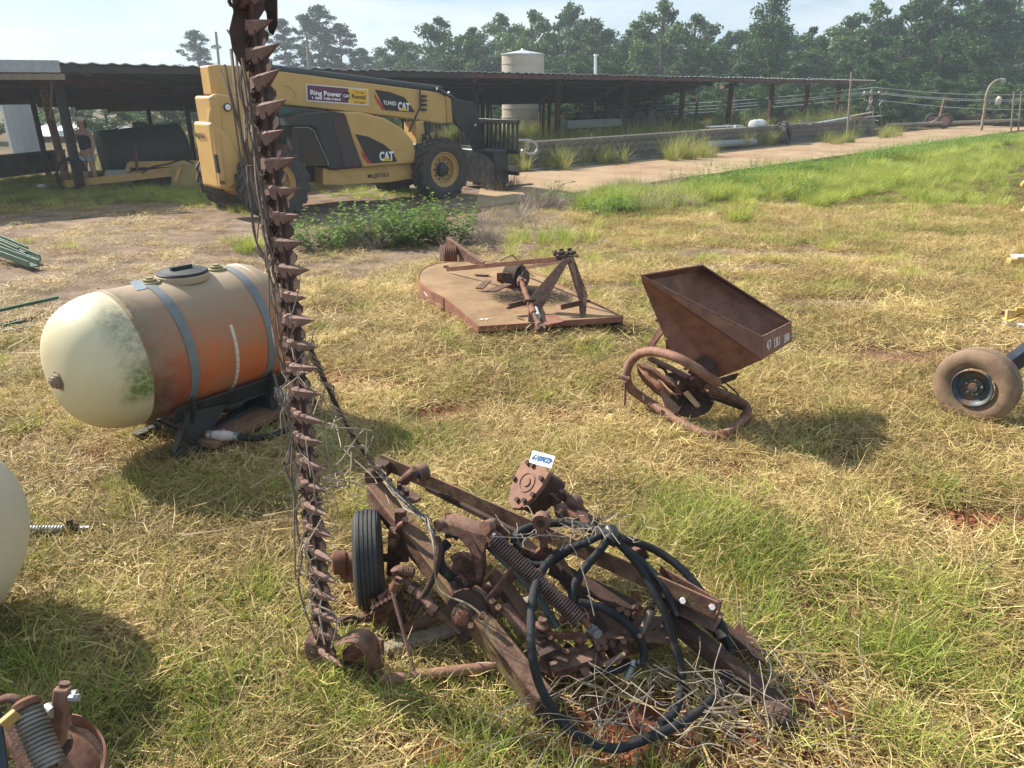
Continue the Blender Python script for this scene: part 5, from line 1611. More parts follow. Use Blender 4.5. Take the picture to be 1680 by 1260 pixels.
m = MB(); m.tube([s2, s3], .022, 10); m.build('shaft_end', RUST, rc_)
yoke(s3, s3 - s2, .03, 'yoke', rc_)
# A frame
def plate(par, pts, th, name, mm=RUST, bev=.003):
    pts = [Vector(p) for p in pts]
    nrm = (pts[1] - pts[0]).cross(pts[2] - pts[0]).normalized()
    m = MB(); m.prism([p - nrm * th / 2 for p in pts], nrm * th); return m.build(name, mm, par, bevel=bev)
ap = P(931, 420, .62)
plate(rc_, [P(924, 424, .61), P(936, 424, .61), P(897, 492, .25), P(873, 533, .12), P(866, 530, .12), P(868, 492, .26), P(880, 475, .34)], .025, 'a_frame_leg')
plate(rc_, [P(930, 424, .61), P(940, 422, .61), P(963, 484, .32), P(960, 520, .14), P(953, 525, .12), P(950, 490, .28)], .022, 'a_frame_leg')
cb((834, 503, .22), (870, 494, .25), .015, .05, 'lift_lug'); cb((920, 504, .22), (952, 497, .25), .015, .05, 'lift_lug')
m = MB(); m.tube([P(860, 494, .27), P(878, 492, .27)], .014, 8); m.tube([P(948, 495, .26), P(968, 494, .26)], .012, 8); m.tube([P(833, 505, .22), P(838, 503, .24)], .014, 8); m.build('hitch_pin', RUSTD, rc_)
cb((733, 442, .26), (925, 424, .60), .016, .045, 'top_brace', RUSTO); cb((855, 440, .30), (930, 427, .59), .016, .035, 'top_brace')
cb((732, 436, .25), (732, 449, .17), .02, .06, 'brace_foot', up=(1, 0, 0))
m = MB(); m.tube([P(908, 417, .64), P(944, 415, .64)], .020, 10); m.tube([P(912, 423, .61), P(940, 422, .61)], .022, 10)
for k in range(6): m.bolt(P(908 + k * 7, 414 + (k % 2) * 5, .65), (random.uniform(-1, 1), -.5, random.uniform(-.2, 1)), .014, .03)
m.build('top_hitch', RUSTD, rc_)
cb((921, 408, .68), (921, 428, .57), .016, .04, 'hitch_cheek', RUSTD, (1, 0, 0)); cb((934, 407, .68), (936, 428, .57), .016, .04, 'hitch_cheek', RUSTD, (1, 0, 0))
m = MB(); m.tube([P(820, 428, .36), P(840, 418, .42), P(852, 430, .32)], .007, 6); m.build('bent_rod', RUST, rc_)
plate(rc_, [P(886, 519, zt(519) + .012), P(912, 516, zt(516) + .012), P(925, 528, zt(528) + .012), P(895, 534, zt(534) + .012)], .008, 'deck_patch', DECKSIDE)
CHALK = mat('chalk', (.75, .70, .66), rough=.9, bump=0)
e1 = (P(808, 520, zt(520)) - P(785, 521, zt(521))).normalized()
o = text(rc_, '49', P(786, 526, zt(526)) + Vector((0, 0, .003)), e1, Vector((-e1.y, e1.x, 0)), .085, CHALK, 'chalk_mark', bold=-.01, depth=.0005)
m = MB(); q0, q1 = outset(4, .009), outset(3, .009); m.bar(q0.lerp(q1, .2) - Vector((0, 0, .05)), q0.lerp(q1, .6) - Vector((0, 0, .07)), .004, .008); m.build('chalk_dash', CHALK, rc_)
# dark clippings on the deck
V, F, c, h = strands(1500, .28, .02, .09, .005, .97, .3, 2)
me = npmesh('clippings', V, F, {'c': c * .5}, [grassmat('rotten_clippings', [(0, (.015, .014, .013)), (.6, (.04, .038, .036)), (1, (.12, .11, .10))], 0.0)])
o = bpy.data.objects.new('grass_clippings', me); C.objects.link(o); o.location = P(872, 488, zt(488) + .004); o.scale = (1.35, .8, 1)
tag(o, 'dark rotten grass clippings heaped on the deck of the rotary cutter', None, None, 'stuff')

# ------------------------------------------------------------------ broadcast spreader
sp = thing('fertiliser_spreader', 'rusty cone spreader tipped over with square hopper and bent pipe frame', 'spreader', P(1130, 690))
A4, B4, C4, D4 = P(1051, 452, 1.0), P(1152, 435, .95), P(1298, 528.6, .57), P(1250, 553, .62)
A5, D5 = P(1053.5, 461, .94), P(1251, 589, .49)
C5 = C4 + (D5 - D4) * .95
B5 = B4 + (A5 - A4)
n_ = (B4 - A4).cross(D4 - A4).normalized()
b1, b2, b3 = P(1102, 578, .50), P(1178, 619, .32), P(1214, 606, .30)
b4 = b1 + (b3 - b2)
def sheet(pts_list, name, mm, par, th=.005):
    m = MB()
    for pts in pts_list: m.add(pts, [tuple(range(len(pts)))])
    o = m.build(name, mm, par, smooth=False)
    s_ = o.modifiers.new('solid', 'SOLIDIFY'); s_.thickness = th; s_.offset = 0
    return o
sheet([(A4, A5, D5, D4)], 'hopper_rim', HOPPER, sp); sheet([(D4, D5, C5, C4)], 'hopper_rim', HOPPER, sp); sheet([(C4, C5, B5, B4)], 'hopper_rim', HOPPER, sp); sheet([(B4, B5, A5, A4)], 'hopper_rim', HOPPER, sp)
sheet([(A5, b1, b2, D5)], 'hopper_side', HOPPER, sp); sheet([(D5, b2, b3, C5)], 'hopper_side', HOPPER, sp); sheet([(C5, b3, b4, B5)], 'hopper_side', HOPPER, sp); sheet([(B5, b4, b1, A5)], 'hopper_side', HOPPER, sp)
sheet([(b1, b2, b3, b4)], 'hopper_floor', RUSTD, sp)
for a_, c_ in ((A4, B4), (B4, C4), (C4, D4), (D4, A4)):
    m = MB(); m.tube([a_, c_], .006, 6); m.build('rim_bead', PIPE, sp)
for a_, c_ in ((A5, b1), (D5, b2), (C5, b3)):
    m = MB(); m.tube([a_, c_], .004, 5); m.build('corner_weld', HOPPER, sp)
xd = (C4 - D4).normalized(); DO = 0; yd = ((D4 - D5) + (C4 - C5)).normalized(); nn = xd.cross(yd).normalized()
nn = (nn if nn.y < 0 else -nn) * 1.4
text(sp, '47', D5 + (D4 - D5) * .28 + (C4 - D4) * .10 + nn * .005, xd, yd, .085, CHALK, 'chalk_lettering', bold=-.008)
text(sp, 'LBU', D5 + (D4 - D5) * .24 + (C4 - D4) * .34 + nn * .005, xd, yd, .085, CHALK, 'chalk_lettering', bold=-.008, sx=.8)
text(sp, '23600', D5 + (D4 - D5) * .20 + (C4 - D4) * .68 + nn * .005, xd, yd, .075, CHALK, 'chalk_lettering', bold=-.008, sx=.62)
pts = [(1177, 628, .34), (1160, 617, .40), (1142, 604, .45), (1109, 586, .50), (1076, 577, .48), (1053, 579, .42), (1036, 592, .34), (1028, 612, .26), (1034, 636, .16), (1058, 655, .09), (1101, 683, .06), (1137, 704, .05), (1162, 714, .05), (1186, 714, .06)]
m = MB(); m.tube(spline([P(*p) for p in pts], 6), .030, 12); m.build('pipe_frame', PIPE, sp)
pts = [(1182, 715, .06), (1196, 709, .06), (1210, 697, .07), (1224, 684, .08)]
m = MB(); m.tube(spline([P(*p) for p in pts], 5), .028, 12); m.build('pipe_frame', PIPE, sp)
pts = [(1224, 684, .08), (1226, 672, .10), (1220, 663, .13), (1203, 653, .19), (1180, 644, .25), (1160, 636, .30)]
m = MB(); m.tube(spline([P(*p) for p in pts], 5), .028, 12); m.build('pipe_frame', RUST, sp)
m = MB(); m.lathe(P(1224, 683, .08), P(1210, 697, .07) - P(1224, 683, .08), [(-.02, .034), (.02, .034)], 12); m.build('weld_collar', RUSTO, sp); m = MB(); m.lathe(P(1184, 714.5, .06), P(1196, 709, .06) - P(1182, 715, .06), [(-.02, .034), (.02, .034)], 12); m.build('weld_collar', RUSTO, sp)
# red guard
g0 = [P(1045, 597, .34), P(1060, 605, .33), P(1080, 620, .30), (P(1102, 643, .26))]
g1 = [P(1046, 612, .26), P(1056, 628, .20), P(1075, 645, .14), P(1096, 660, .10)]
m = MB(); vs = g0 + g1; m.add(vs, [(0, 1, 5, 4), (1, 2, 6, 5), (2, 3, 7, 6)]); o = m.build('spinner_guard', PIPE, sp); s_ = o.modifiers.new('s', 'SOLIDIFY'); s_.thickness = .006
m = MB(); m.tube(spline(g0 + [P(1118, 646, .26)], 4), .009, 6); m.build('guard_edge', PIPE, sp)
m = MB(); g2 = [P(1058, 594, .40), P(1078, 607, .38), P(1105, 628, .33), P(1122, 646, .28)]; m.add(g0 + g2, [(0, 1, 5, 4), (1, 2, 6, 5), (2, 3, 7, 6)]); o = m.build('spinner_guard', RUST, sp); s_ = o.modifiers.new('s', 'SOLIDIFY'); s_.thickness = .006
ax_ = (P(1140, 600, .45) - P(1122, 655, .14)).normalized()
cc = P(1128, 648, .18)
m = MB(); m.lathe(cc, ax_, [(0, .17), (.008, .17), (.012, .05), (.03, .04), (.12, .035)], 28); m.build('spinner_disc', RUSTD, sp)
for k in range(4):
    a = k * PI / 2 + .5; _, s_, u_ = ortho(ax_); dd = s_ * math.cos(a) + u_ * math.sin(a)
    m = MB(); m.bar(cc + dd * .04 + ax_ * .025, cc + dd * .165 + ax_ * .025, .006, .035, ax_); m.build('spinner_fin', RUSTD, sp)
m = MB(); m.lathe(P(1150, 622, .30), ax_, [(0, .07), (.03, .09), (.10, .09), (.12, .06), (.17, .05)], 20); m.build('gearbox', RUSTD, sp)
m = MB(); m.lathe(P(1092, 625, .28), (1, -.4, .1), [(0, .05), (.05, .06), (.13, .055), (.14, .03), (.3, .025)], 16); m.build('shaft_housing', RUSTD, sp)
plate(sp, [P(1120, 645, .24), P(1128, 640, .26), P(1149, 664, .15), P(1147, 668, .14), P(1141, 668, .14)], .005, 'deflector', mat('tan_tab', (.42, .27, .17), (.5, .34, .22), rough=.6))
plate(sp, [P(1178, 621, .30), P(1212, 612, .30), P(1206, 622, .26), P(1184, 630, .25)], .012, 'gate_plate', RUSTD)
m = MB(); m.tube(spline([P(1177, 630, .28), P(1190, 638, .22), P(1200, 650, .15), P(1212, 652, .13), (P(1208, 644, .17)), P(1188, 626, .25)], 5), .006, 6); m.build('wire_loop', RUSTD, sp)
m = MB(); m.bar(P(1160, 650, .20), P(1222, 672, .08), .05, .012); m.build('cross_strap', RUSTD, sp)
m = MB(); m.bar(P(1150, 638, .26), P(1215, 664, .12), .04, .03); m.build('cross_strap', RUST, sp)
m = MB(); m.bar(P(1062, 574, .42), P(1088, 538, .62), .012, .05); m.build('lift_arm', RUST, sp)
m = MB(); m.bar(P(1096, 582, .44), P(1094, 552, .60), .012, .045); m.build('lift_arm', PIPE, sp)
plate(sp, [P(1073, 526, .66), P(1082, 519, .69), P(1084, 529, .64)], .01, 'arm_tip', PIPE)
m = MB(); m.bar(P(1026, 626, .22), P(1025, 672, .02), .03, .01, (1, 0, 0)); m.bar(P(1025, 672, .02), P(1048, 674, .01), .03, .01); m.tube([P(1016, 618, .26), P(1034, 622, .26)], .016, 8); m.build('clevis_foot', RUST, sp)
for k in range(26):
    m = MB(); p = P(random.uniform(1062, 1165), random.uniform(600, 640), .30 + random.uniform(-.05, .05)); m.bolt(p, (random.uniform(-1, 1), -1, random.uniform(-.3, 1)), random.uniform(.007, .013), random.uniform(.02, .05))
    if k % 2 == 0: m.build('bolt', [RUSTD, RUST, GALV][k % 3], sp)
m = MB(); m.tube(spline([P(1078, 600, .36), P(1090, 606, .34), P(1098, 618, .30), P(1110, 612, .34), P(1122, 628, .28), P(1136, 634, .26)], 5), .009, 6); m.build('control_rod', RUSTD, sp)
m = MB(); m.bar(P(1066, 588, .40), P(1130, 618, .36), .05, .014); m.build('frame_strap', RUST, sp)

# ------------------------------------------------------------------ wheel and beam at the right edge
wc = P(1597, 640, .0); wc = PY(1600, 640, P(1606, 690, 0).y + .03); wc.z = .235
wn = Vector((.76, .65, 0)).normalized()
o = thing('trailer_implement', 'tan dusty ribbed tyre on a blue-black beam at the right edge', 'implement', P(1606, 690))
Mw = frame(wc, Vector((wn.y, -wn.x, 0)))
Mw = Matrix.Translation(wc) @ Matrix.Rotation(math.atan2(wn.y, wn.x) - PI / 2, 4, 'Z')
inv = MW[o].inverted()
me = tyre_mesh(.245, .155, .125, ribs=4, n=44).mesh('tyre', [TYRETAN], True); me.transform(inv @ Mw)
tw = bpy.data.objects.new('tyre', me); C.objects.link(tw); tw.parent = o; MW[tw] = MW[o].copy()
a = MB(); a.lathe((0, 0, 0), (0, 1, 0), [(-.078, .125), (-.082, .118), (-.06, .108), (-.055, .10), (-.035, .092), (-.03, .06), (-.045, .055), (-.045, .035), (-.06, .03), (-.07, .028), (-.072, .001)], 30, False)
me = a.mesh('rim', [mat('rusty_blue_rim', (.03, .045, .06), (.06, .08, .095), (.16, .08, .045), rough=.4, scale=12, thr3=(.45, .6))], True); me.transform(inv @ Mw)
rm = bpy.data.objects.new('rim', me); C.objects.link(rm); rm.parent = o; MW[rm] = MW[o].copy()
for k in range(5):
    a = MB(); t = 2 * PI * k / 5 + .3; a.lathe((math.cos(t) * .047, -.044, math.sin(t) * .047), (0, -1, 0), [(0, .008), (.008, .007)], 8)
    me = a.mesh('wheel_nut', [GALV], True); me.transform(inv @ Mw); q = bpy.data.objects.new('wheel_nut', me); C.objects.link(q); q.parent = rm; MW[q] = MW[o].copy()
m = MB(); p0 = P(1655, 600, .33); p1 = P(1760, 520, .62); m.bar(p0, p1, .07, .11); m.build('beam', BLUEBLK, o, bevel=.006)
m = MB(); m.tube([wc, wc + wn * .35], .03, 10); m.bar(wc + wn * .3, p0 + wn * .1, .07, .07); m.build('axle_stub', BLUEBLK, o)
# yellow pieces on a frame just outside the right edge
YP = mat('chipped_yellow', (.55, .32, .06), (.62, .40, .12), (.42, .33, .22), rough=.6, scale=14, bump=.15, thr3=(.5, .62))
o = thing('yellow_implement', 'yellow and white implement frame mostly cut off at the right edge above the tyre', 'implement', P(1690, 540))
plate(o, [P(1647, 527, .10), P(1690, 534, .10), P(1690, 541, .06), P(1649, 533, .06)], .03, 'white_rail', WHITE)
plate(o, [P(1651, 508, .2), P(1666, 509, .2), P(1664, 524, .12), P(1649, 527, .1)], .06, 'yellow_bracket', YP)
m = MB(); m.bar(P(1650, 526, .11), P(1688, 508, .2), .10, .012); m.build('yellow_bracket', YP, o); m = MB(); m.bar(P(1666, 509, .2), P(1740, 512, .2), .03, .05); m.build('yellow_rail', YP, o)
m = MB(); m.bolt(P(1646, 513, .16), (-1, 0, 0), .02, .03); m.build('bolt', RUST, o)
plate(o, [P(1680, 500, .25), P(1690, 490, .3), P(1690, 505, .2)], .02, 'white_corner', WHITE)
for (x, y, s_) in ((1659, 430, 1.0), (1676, 347, .9), (1674, 303, .8)):
    m = MB(); c_ = P(x + 14 * s_, y, .07); m.box(c_, (.30, .10, .10)); m.build('yellow_block', YP, o, bevel=.01)
    m = MB(); m.box(c_ + Vector((.05, .02, .07)), (.26, .14, .03)); m.build('white_cap', WHITE, o, bevel=.004)
m = MB(); a_, c_ = P(1700, 520, .08), P(1690, 290, .08); m.bar(a_, c_, .08, .08); m.build('side_rail', YP, o)

# ------------------------------------------------------------------ green machine pieces at the left edge
o = thing('green_ramp', 'dark green folded steel ramp rails coming in from the left edge', 'implement', P(0, 440))
for (p, q, w_) in (((-120, 372, .30), (57, 438, .05), .13), ((-120, 350, .34), (60, 429, .06), .05), ((-110, 350, .36), (40, 415, .12), .05)):
    m = MB(); m.channel(P(*p), P(*q), .12, .08, .012); m.build('rail', GREENP, o, bevel=.003)
m = MB(); m.tube([P(28, 413, .12), P(38, 418, .12)], .03, 8); m.build('rail_end', RUSTD, o)
o = thing('green_bars', 'thin green and rusty steel bars lying on the straw behind the orange tank', 'bars', P(20, 520))
for (p, q, mm, r_) in (((-60, 522, .12), (95, 488, .12), GREENP, .014), ((-60, 556, .03), (70, 533, .03), GREENP, .014), ((-40, 538, .03), (60, 520, .03), RUST, .013), ((-40, 545, .05), (40, 526, .06), GREENP, .012)):
    m = MB(); m.bar(P(*p), P(*q), r_ * 2, r_ * 2); m.build('bar', mm, o)
# ------------------------------------------------------------------ sickle bar mower
mw = thing('sickle_bar_mower', 'rusty sickle bar mower with its toothed cutter bar standing upright and black hoses in front', 'mower', P(780, 1040))
def M_(px, py, z): return P(px, py, z)
def mb(p, q, w_, h_, name, mm=RUST, up=(0, 0, 1), bev=.003, par=None):
    m = MB(); m.bar(M_(*p), M_(*q), w_, h_, up); return m.build(name, mm, par or mw, bevel=bev)
def mt(pts, r, name, mm=RUST, k=6, n=10, par=None, sp=True):
    q = [M_(*p) for p in pts]
    m = MB(); m.tube(spline(q, k) if sp else q, r, n); return m.build(name, mm, par or mw)
# cutter bar: three points along its back edge
B0 = P(530, 1078, .05)
B1 = PY(471, 500, B0.y + .20)
B2 = PY(408, 20, B0.y + .37)
B3 = PY(398, -90, B0.y + .41)
path = spline([B0, B1, B2, B3], 40)
cum = [0.0]
for a_, c_ in zip(path[:-1], path[1:]): cum.append(cum[-1] + (c_ - a_).length)
def at(s):
    s = max(0, min(cum[-1] - 1e-5, s))
    for i in range(len(cum) - 1):
        if cum[i + 1] >= s:
            f = (s - cum[i]) / (cum[i + 1] - cum[i])
            return path[i].lerp(path[i + 1], f), (path[i + 1] - path[i]).normalized()
gd = Vector((.66, -.75, 0)).normalized()          # the way the guards point
pw = gd.cross(Vector((0, 0, 1))).normalized()     # across the bar, towards the camera side
if pw.y > 0: pw = -pw
GUARD = mat('guard_rust', (.16, .09, .07), (.29, .18, .145), (.20, .10, .07), rough=.75, scale=30, bump=.5, bscale=160, vary=.3, spec=.4)
for (o0, o1, t_, nm) in ((-.028, .002, .010, 'bar_back'), (.020, .034, .012, 'knife_back')):
    m = MB(); pp = [at(cum[-1] * i / 40)[0] for i in range(41)]
    vs, fs = [], []
    for p in pp:
        for (a_, b2) in ((o0, -t_), (o1, -t_), (o1, t_), (o0, t_)): vs.append(p + gd * a_ + pw * b2 * .5)
    for i in range(40):
        for k in range(4): fs.append((4 * i + k, 4 * i + (k + 1) % 4, 4 * i + 4 + (k + 1) % 4, 4 * i + 4 + k))
    fs += [(0, 1, 2, 3), (160, 163, 162, 161)]
    m.add(vs, fs); m.build(nm, [RUST if nm == 'bar_back' else RUSTD], mw)
m = MB(); m.tube([at(cum[-1] * i / 30)[0] + gd * .048 + pw * .004 for i in range(31)], .008, 8); m.build('knife_rod', RUSTD, mw)
def guard_mesh():
    m = MB()
    # x along the guard, y up the bar, z towards camera side
    st = [(-.014, .019, .018, 0), (.008, .025, .024, 0), (.035, .0225, .022, 0), (.070, .0155, .016, .002), (.105, .0080, .009, .004), (.142, .0010, .001, .006)]
    vs = []
    for x, h_, w_, up in st:
        ring = [(-.45, -1), (.0, -1.15), (.45, -1), (1, .25), (.8, .75), (.15, .95), (-.6, .8), (-1, .25)]
        vs += [(x, up + b2 * h_ * (.75 if b2 > 0 else 1.25), a_ * w_) for a_, b2 in ring]
    fs = []
    for i in range(len(st) - 1):
        for k in range(8): fs.append((8 * i + k, 8 * i + (k + 1) % 8, 8 * i + 8 + (k + 1) % 8, 8 * i + 8 + k))
    fs += [tuple(range(7, -1, -1)), tuple(range(8 * (len(st) - 1), 8 * len(st)))]
    m.add(vs, fs)
    m.box((-.018, 0, .012), (.030, .034, .010))
    return m.mesh('guard', [GUARD], False)
gme = guard_mesh()
kme = MB(); kme.prism([(-.0, -.040, .0), (.0, .040, .0), (.020, .040, 0), (.078, .008, 0), (.078, -.008, 0), (.020, -.040, 0)], (0, 0, .003)); kme = kme.mesh('knife_section', [RUSTD], False)
bme = MB(); bme.tube([(0, 0, -.004), (0, 0, .016)], .009, 6); bme.tube([(0, 0, .0), (0, 0, .006)], .014, 10); bme = bme.mesh('guard_bolt', [RUSTD], True)
SP = .082
ns = int((cum[-1] - .03) / SP)
for i in range(ns):
    p, t_ = at(.035 + i * SP)
    zz = gd.cross(t_).normalized()
    Mg = Matrix((gd, t_, zz)).transposed().to_4x4()
    Mg = Mg @ Matrix.Rotation(random.gauss(0, .06), 4, 'Z') @ Matrix.Rotation(random.gauss(0, .05), 4, 'Y') @ Matrix.Diagonal((random.uniform(.88, 1.04), random.uniform(.92, 1.06), 1, 1)); Mg.translation = p + gd * .012
    link('guard', gme, mw, Mg)
    M2 = Matrix((gd, t_, zz)).transposed().to_4x4(); M2.translation = p + t_ * SP * .5 + gd * .030 + zz * .002
    link('knife_section', kme, mw, M2)
    M3 = Matrix((gd, t_, zz)).transposed().to_4x4(); M3.translation = p + t_ * SP * .5 - gd * .012 + zz * .006
    link('guard_bolt', bme, mw, M3)
# dark plates at the top (grass board)
def yl(px, py, dy): return PY(px, py, B2.y + dy)
m = MB(); m.prism([yl(x, y, -.02) for x, y in ((376, -40), (402, -40), (404, 25), (410, 60), (405, 118), (398, 116), (380, 80), (375, 50), (382, 20))], (0, .02, 0)); m.build('grass_board', RUSTD, mw, bevel=.003)
m = MB(); m.prism([yl(x, y, .06) for x, y in ((424, -40), (453, -40), (454, 40), (447, 58), (440, 52), (436, 20), (428, 10))], (0, .015, 0)); m.build('outer_board', RUSTD, mw, bevel=.003)
m = MB(); m.prism([yl(x, y, -.04) for x, y in ((378, -40), (412, -40), (410, 6), (395, 16), (382, 12))], (0, .03, 0)); m.build('outer_shoe', RUST, mw, bevel=.004)
m = MB(); m.tube(spline([yl(x, y, -.05) for x, y in ((380, 10), (376, 0), (384, -8), (388, 6), (381, 12))], 4), .006, 6); m.build('shoe_ring', RUSTD, mw)

# inner shoe and hoop at the foot
c0 = [M_(x, y, z) for x, y, z in ((520, 1035, .16), (515, 1060, .10), (524, 1085, .05), (548, 1105, .02), (575, 1122, .01), (600, 1135, .0), (625, 1143, -.02))]
m = MB(); sp_ = spline(c0, 5)
vs = []
for i, p in enumerate(sp_):
    t_ = (sp_[min(i + 1, len(sp_) - 1)] - sp_[max(i - 1, 0)]).normalized(); s_ = t_.cross(Vector((0, 0, 1))).normalized()
    wd = .035
    vs += [p - s_ * .008, p + s_ * wd, p + s_ * wd + Vector((0, 0, .012)), p - s_ * .008 + Vector((0, 0, .012))]
fs = []
for i in range(len(sp_) - 1):
    for k in range(4): fs.append((4 * i + k, 4 * i + (k + 1) % 4, 4 * i + 4 + (k + 1) % 4, 4 * i + 4 + k))
m.add(vs, fs); m.build('inner_shoe', RUST, mw)
mt([(513, 1045, .10), (516, 1075, .04), (540, 1105, .02), (580, 1128, .01), (622, 1148, .0)], .010, 'shoe_edge', RUSTD)
m = MB(); pts = [M_(x, y, z) for x, y, z in ((563, 1048, .10), (568, 1040, .18), (585, 1034, .235), (604, 1036, .235), (618, 1050, .19), (624, 1080, .10), (622, 1112, .02))]
q = spline(pts, 5); wv = Vector((-.20, .985, 0)) * .0
s_ = (M_(604, 1110, .02) - M_(622, 1110, .02)); s_ = Vector((-.03, -.06, 0))
vs, fs = [], []
for p in q: vs += [p - s_ * .1, p + s_, p + s_ + Vector((-.006, 0, -.006)), p - s_ * .1 + Vector((-.006, 0, -.006))]
for i in range(len(q) - 1):
    for k in range(4): fs.append((4 * i + k, 4 * i + (k + 1) % 4, 4 * i + 4 + (k + 1) % 4, 4 * i + 4 + k))
m.add(vs, fs); m.build('shoe_hoop', RUST, mw)
plate(mw, [M_(612, 1110, .0), M_(613, 1040, .14), M_(628, 1050, .16), M_(630, 1110, .0)], .012, 'hoop_web', RUST)
for (x, y, z) in ((575, 1075, .09), (580, 1070, .10), (585, 1078, .07)):
    m = MB(); m.lathe(M_(x, y, z), (0, 0, 1), [(0, .028), (.012, .030), (.02, .02)], 14); m.build('washer', RUSTO, mw)
mt([(565, 1085, .06), (575, 1090, .05), (600, 1092, .04)], .016, 'knife_head', RUSTD)
# wheel
wq = PY(606, 928, P(612, 985, 0).y); wq.z = .205
wx_ = Vector((.985, .17, 0))
Mw = Matrix.Translation(wq) @ Matrix.Rotation(math.atan2(wx_.y, wx_.x) - PI / 2, 4, 'Z')
inv = MW[mw].inverted()
me = tyre_mesh(.205, .115, .10, ribs=5, n=44).mesh('tyre', [mat('worn_black_tyre', (.02, .02, .021), (.05, .048, .045), rough=.6, scale=12, bump=.25)], True); me.transform(inv @ Mw)
wh = bpy.data.objects.new('wheel', me); C.objects.link(wh); wh.parent = mw; MW[wh] = MW[mw].copy()
a = MB(); a.lathe((0, 0, 0), (0, 1, 0), [(-.05, .105), (-.055, .095), (-.02, .085), (-.02, .04), (-.09, .035), (-.10, .03), (-.10, .001)], 24, False); a.lathe((0, 0, 0), (0, 1, 0), [(.05, .105), (.055, .095), (.02, .085), (.02, .03), (.06, .03), (.06, .001)], 24, False)
me = a.mesh('rim', [RUSTO], True); me.transform(inv @ Mw); q = bpy.data.objects.new('rim', me); C.objects.link(q); q.parent = wh; MW[q] = MW[mw].copy()
m = MB(); p = wq - wx_ * .09; m.lathe(p + Vector((0, 0, 0)), -wx_, [(0, .045), (.02, .05), (.05, .05), (.06, .03)], 16); m.build('hub_casting', RUSTO, mw)
m = MB(); m.bar(wq - wx_ * .08, wq - wx_ * .08 + Vector((0, 0, -.09)), .05, .05, (1, 0, 0)); m.bar(wq - wx_ * .10 + Vector((0, 0, .02)), wq - wx_ * .10 + Vector((0, 0, -.06)), .06, .03, (1, 0, 0)); m.build('hub_bracket', RUST, mw, bevel=.006)
m = MB(); m.tube([wq, wq + wx_ * .16], .018, 10); m.build('wheel_axle', RUSTD, mw)
m = MB(); m.bar(wq + wx_ * .14 + Vector((0, 0, -.02)), wq + wx_ * .14 + Vector((0, 0, .22)), .035, .045, (1, 0, 0)); m.build('wheel_strut', RUST, mw, bevel=.004)
# main box beam
ba, bb = M_(612, 790, .43), M_(893, 1138, .13)
m = MB(); m.bar(ba - Vector((0, 0, .045)), bb - Vector((0, 0, .045)), .074, .09); m.build('main_beam', RUSTM, mw, bevel=.005)
m = MB(); m.bar(bb - Vector((0, 0, .06)), M_(905, 1180, .0), .07, .06); m.build('beam_foot', RUSTD, mw, bevel=.005)
# rear channel
ca, cb_ = M_(625, 768, .42), M_(1172, 1015, .30)
m = MB(); m.angle(ca, cb_, .075, .07, .008, side=-1); m.build('rear_channel', RUSTM, mw)
m = MB(); m.bar(M_(700, 800, .40), M_(850, 875, .38), .02, .02); m.build('channel_rod', RUSTD, mw)
mb((1080, 945, .33), (1180, 1005, .30), .008, .10, 'end_plate', RUST)
mb((1080, 975, .27), (1180, 1022, .24), .11, .008, 'end_shelf', RUST)
for (x, y, z) in ((1090, 975, .32), (1120, 985, .33), (1168, 995, .34), (1100, 980, .28)):
    m = MB(); m.bolt(M_(x, y, z), (-.2, -.8, .5), .011, .02); m.build('bolt', CHALK if x > 1110 else RUSTO, mw)
# rear corner bracket where channel and beam meet
mb((608, 786, .44), (640, 758, .44), .06, .06, 'corner_block', RUSTD)
plate(mw, [M_(605, 778, .50), M_(628, 762, .52), (M_(636, 772, .44)), M_(612, 792, .42)], .014, 'corner_bracket', RUST)
for (x, y) in ((640, 793), (655, 802), (668, 812), (628, 784)):
    m = MB(); m.bolt(M_(x, y, .435), (0, 0, 1), .010, .022); m.build('bolt', RUSTD if x != 640 else BLK, mw)
mb((655, 800, .43), (685, 822, .41), .05, .012, 'clamp_plate', RUST)
# hook bracket on the channel
mt([(662, 790, .42), (672, 780, .47), (684, 773, .50), (694, 774, .50)], .022, 'hook_bracket', RUST)
m = MB(); m.tube([M_(683, 778, .50), M_(698, 772, .50)], .036, 14); m.build('hook_eye', RUST, mw); m = MB(); m.tube([M_(686, 777.5, .505), M_(680, 780, .505)], .018, 12); m.build('eye_hole', BLK, mw)
mt([(655, 790, .42), (662, 788, .44)], .012, 'hook_pin', RUSTD)
# U clamp on the beam
mt([(652, 870, .34), (656, 862, .40), (663, 858, .42), (665, 852, .45)], .012, 'beam_clamp', RUST)
m = MB(); m.bar(M_(648, 870, .34), M_(645, 940, .10), .045, .05, (1, 0, 0)); m.build('axle_post', RUST, mw, bevel=.005)
m = MB(); m.tube([M_(640, 890, .30), M_(651, 892, .30)], .02, 10); m.build('post_pin', RUSTO, mw)
# lifting arm casting
ar = [M_(x, y, z) for x, y, z in ((722, 862, .47), (742, 858, .50), (770, 868, .50), (800, 876, .50), (808, 885, .49), (800, 895, .46), (794, 915, .40), (796, 945, .30), (788, 962, .24), (776, 955, .26), (776, 925, .35), (768, 900, .43), (750, 884, .46), (722, 874, .47))]
m = MB(); m.prism(ar, (.006, .05, .02)); m.build('lift_arm_casting', RUST, mw, bevel=.010)
m = MB(); m.tube([M_(715, 864, .48), M_(728, 860, .48)], .022, 12); m.tube([M_(800, 882, .50), M_(815, 878, .50)], .02, 12); m.build('arm_boss', RUST, mw)
mt([(804, 884, .5), (812, 876, .52), (822, 880, .51), (822, 890, .49), (812, 894, .48)], .008, 'spring_hook', RUST)
m = MB(); m.tube([M_(809, 878, .515), M_(811, 876, .53)], .005, 6); m.build('grease_nipple', WHITE, mw)
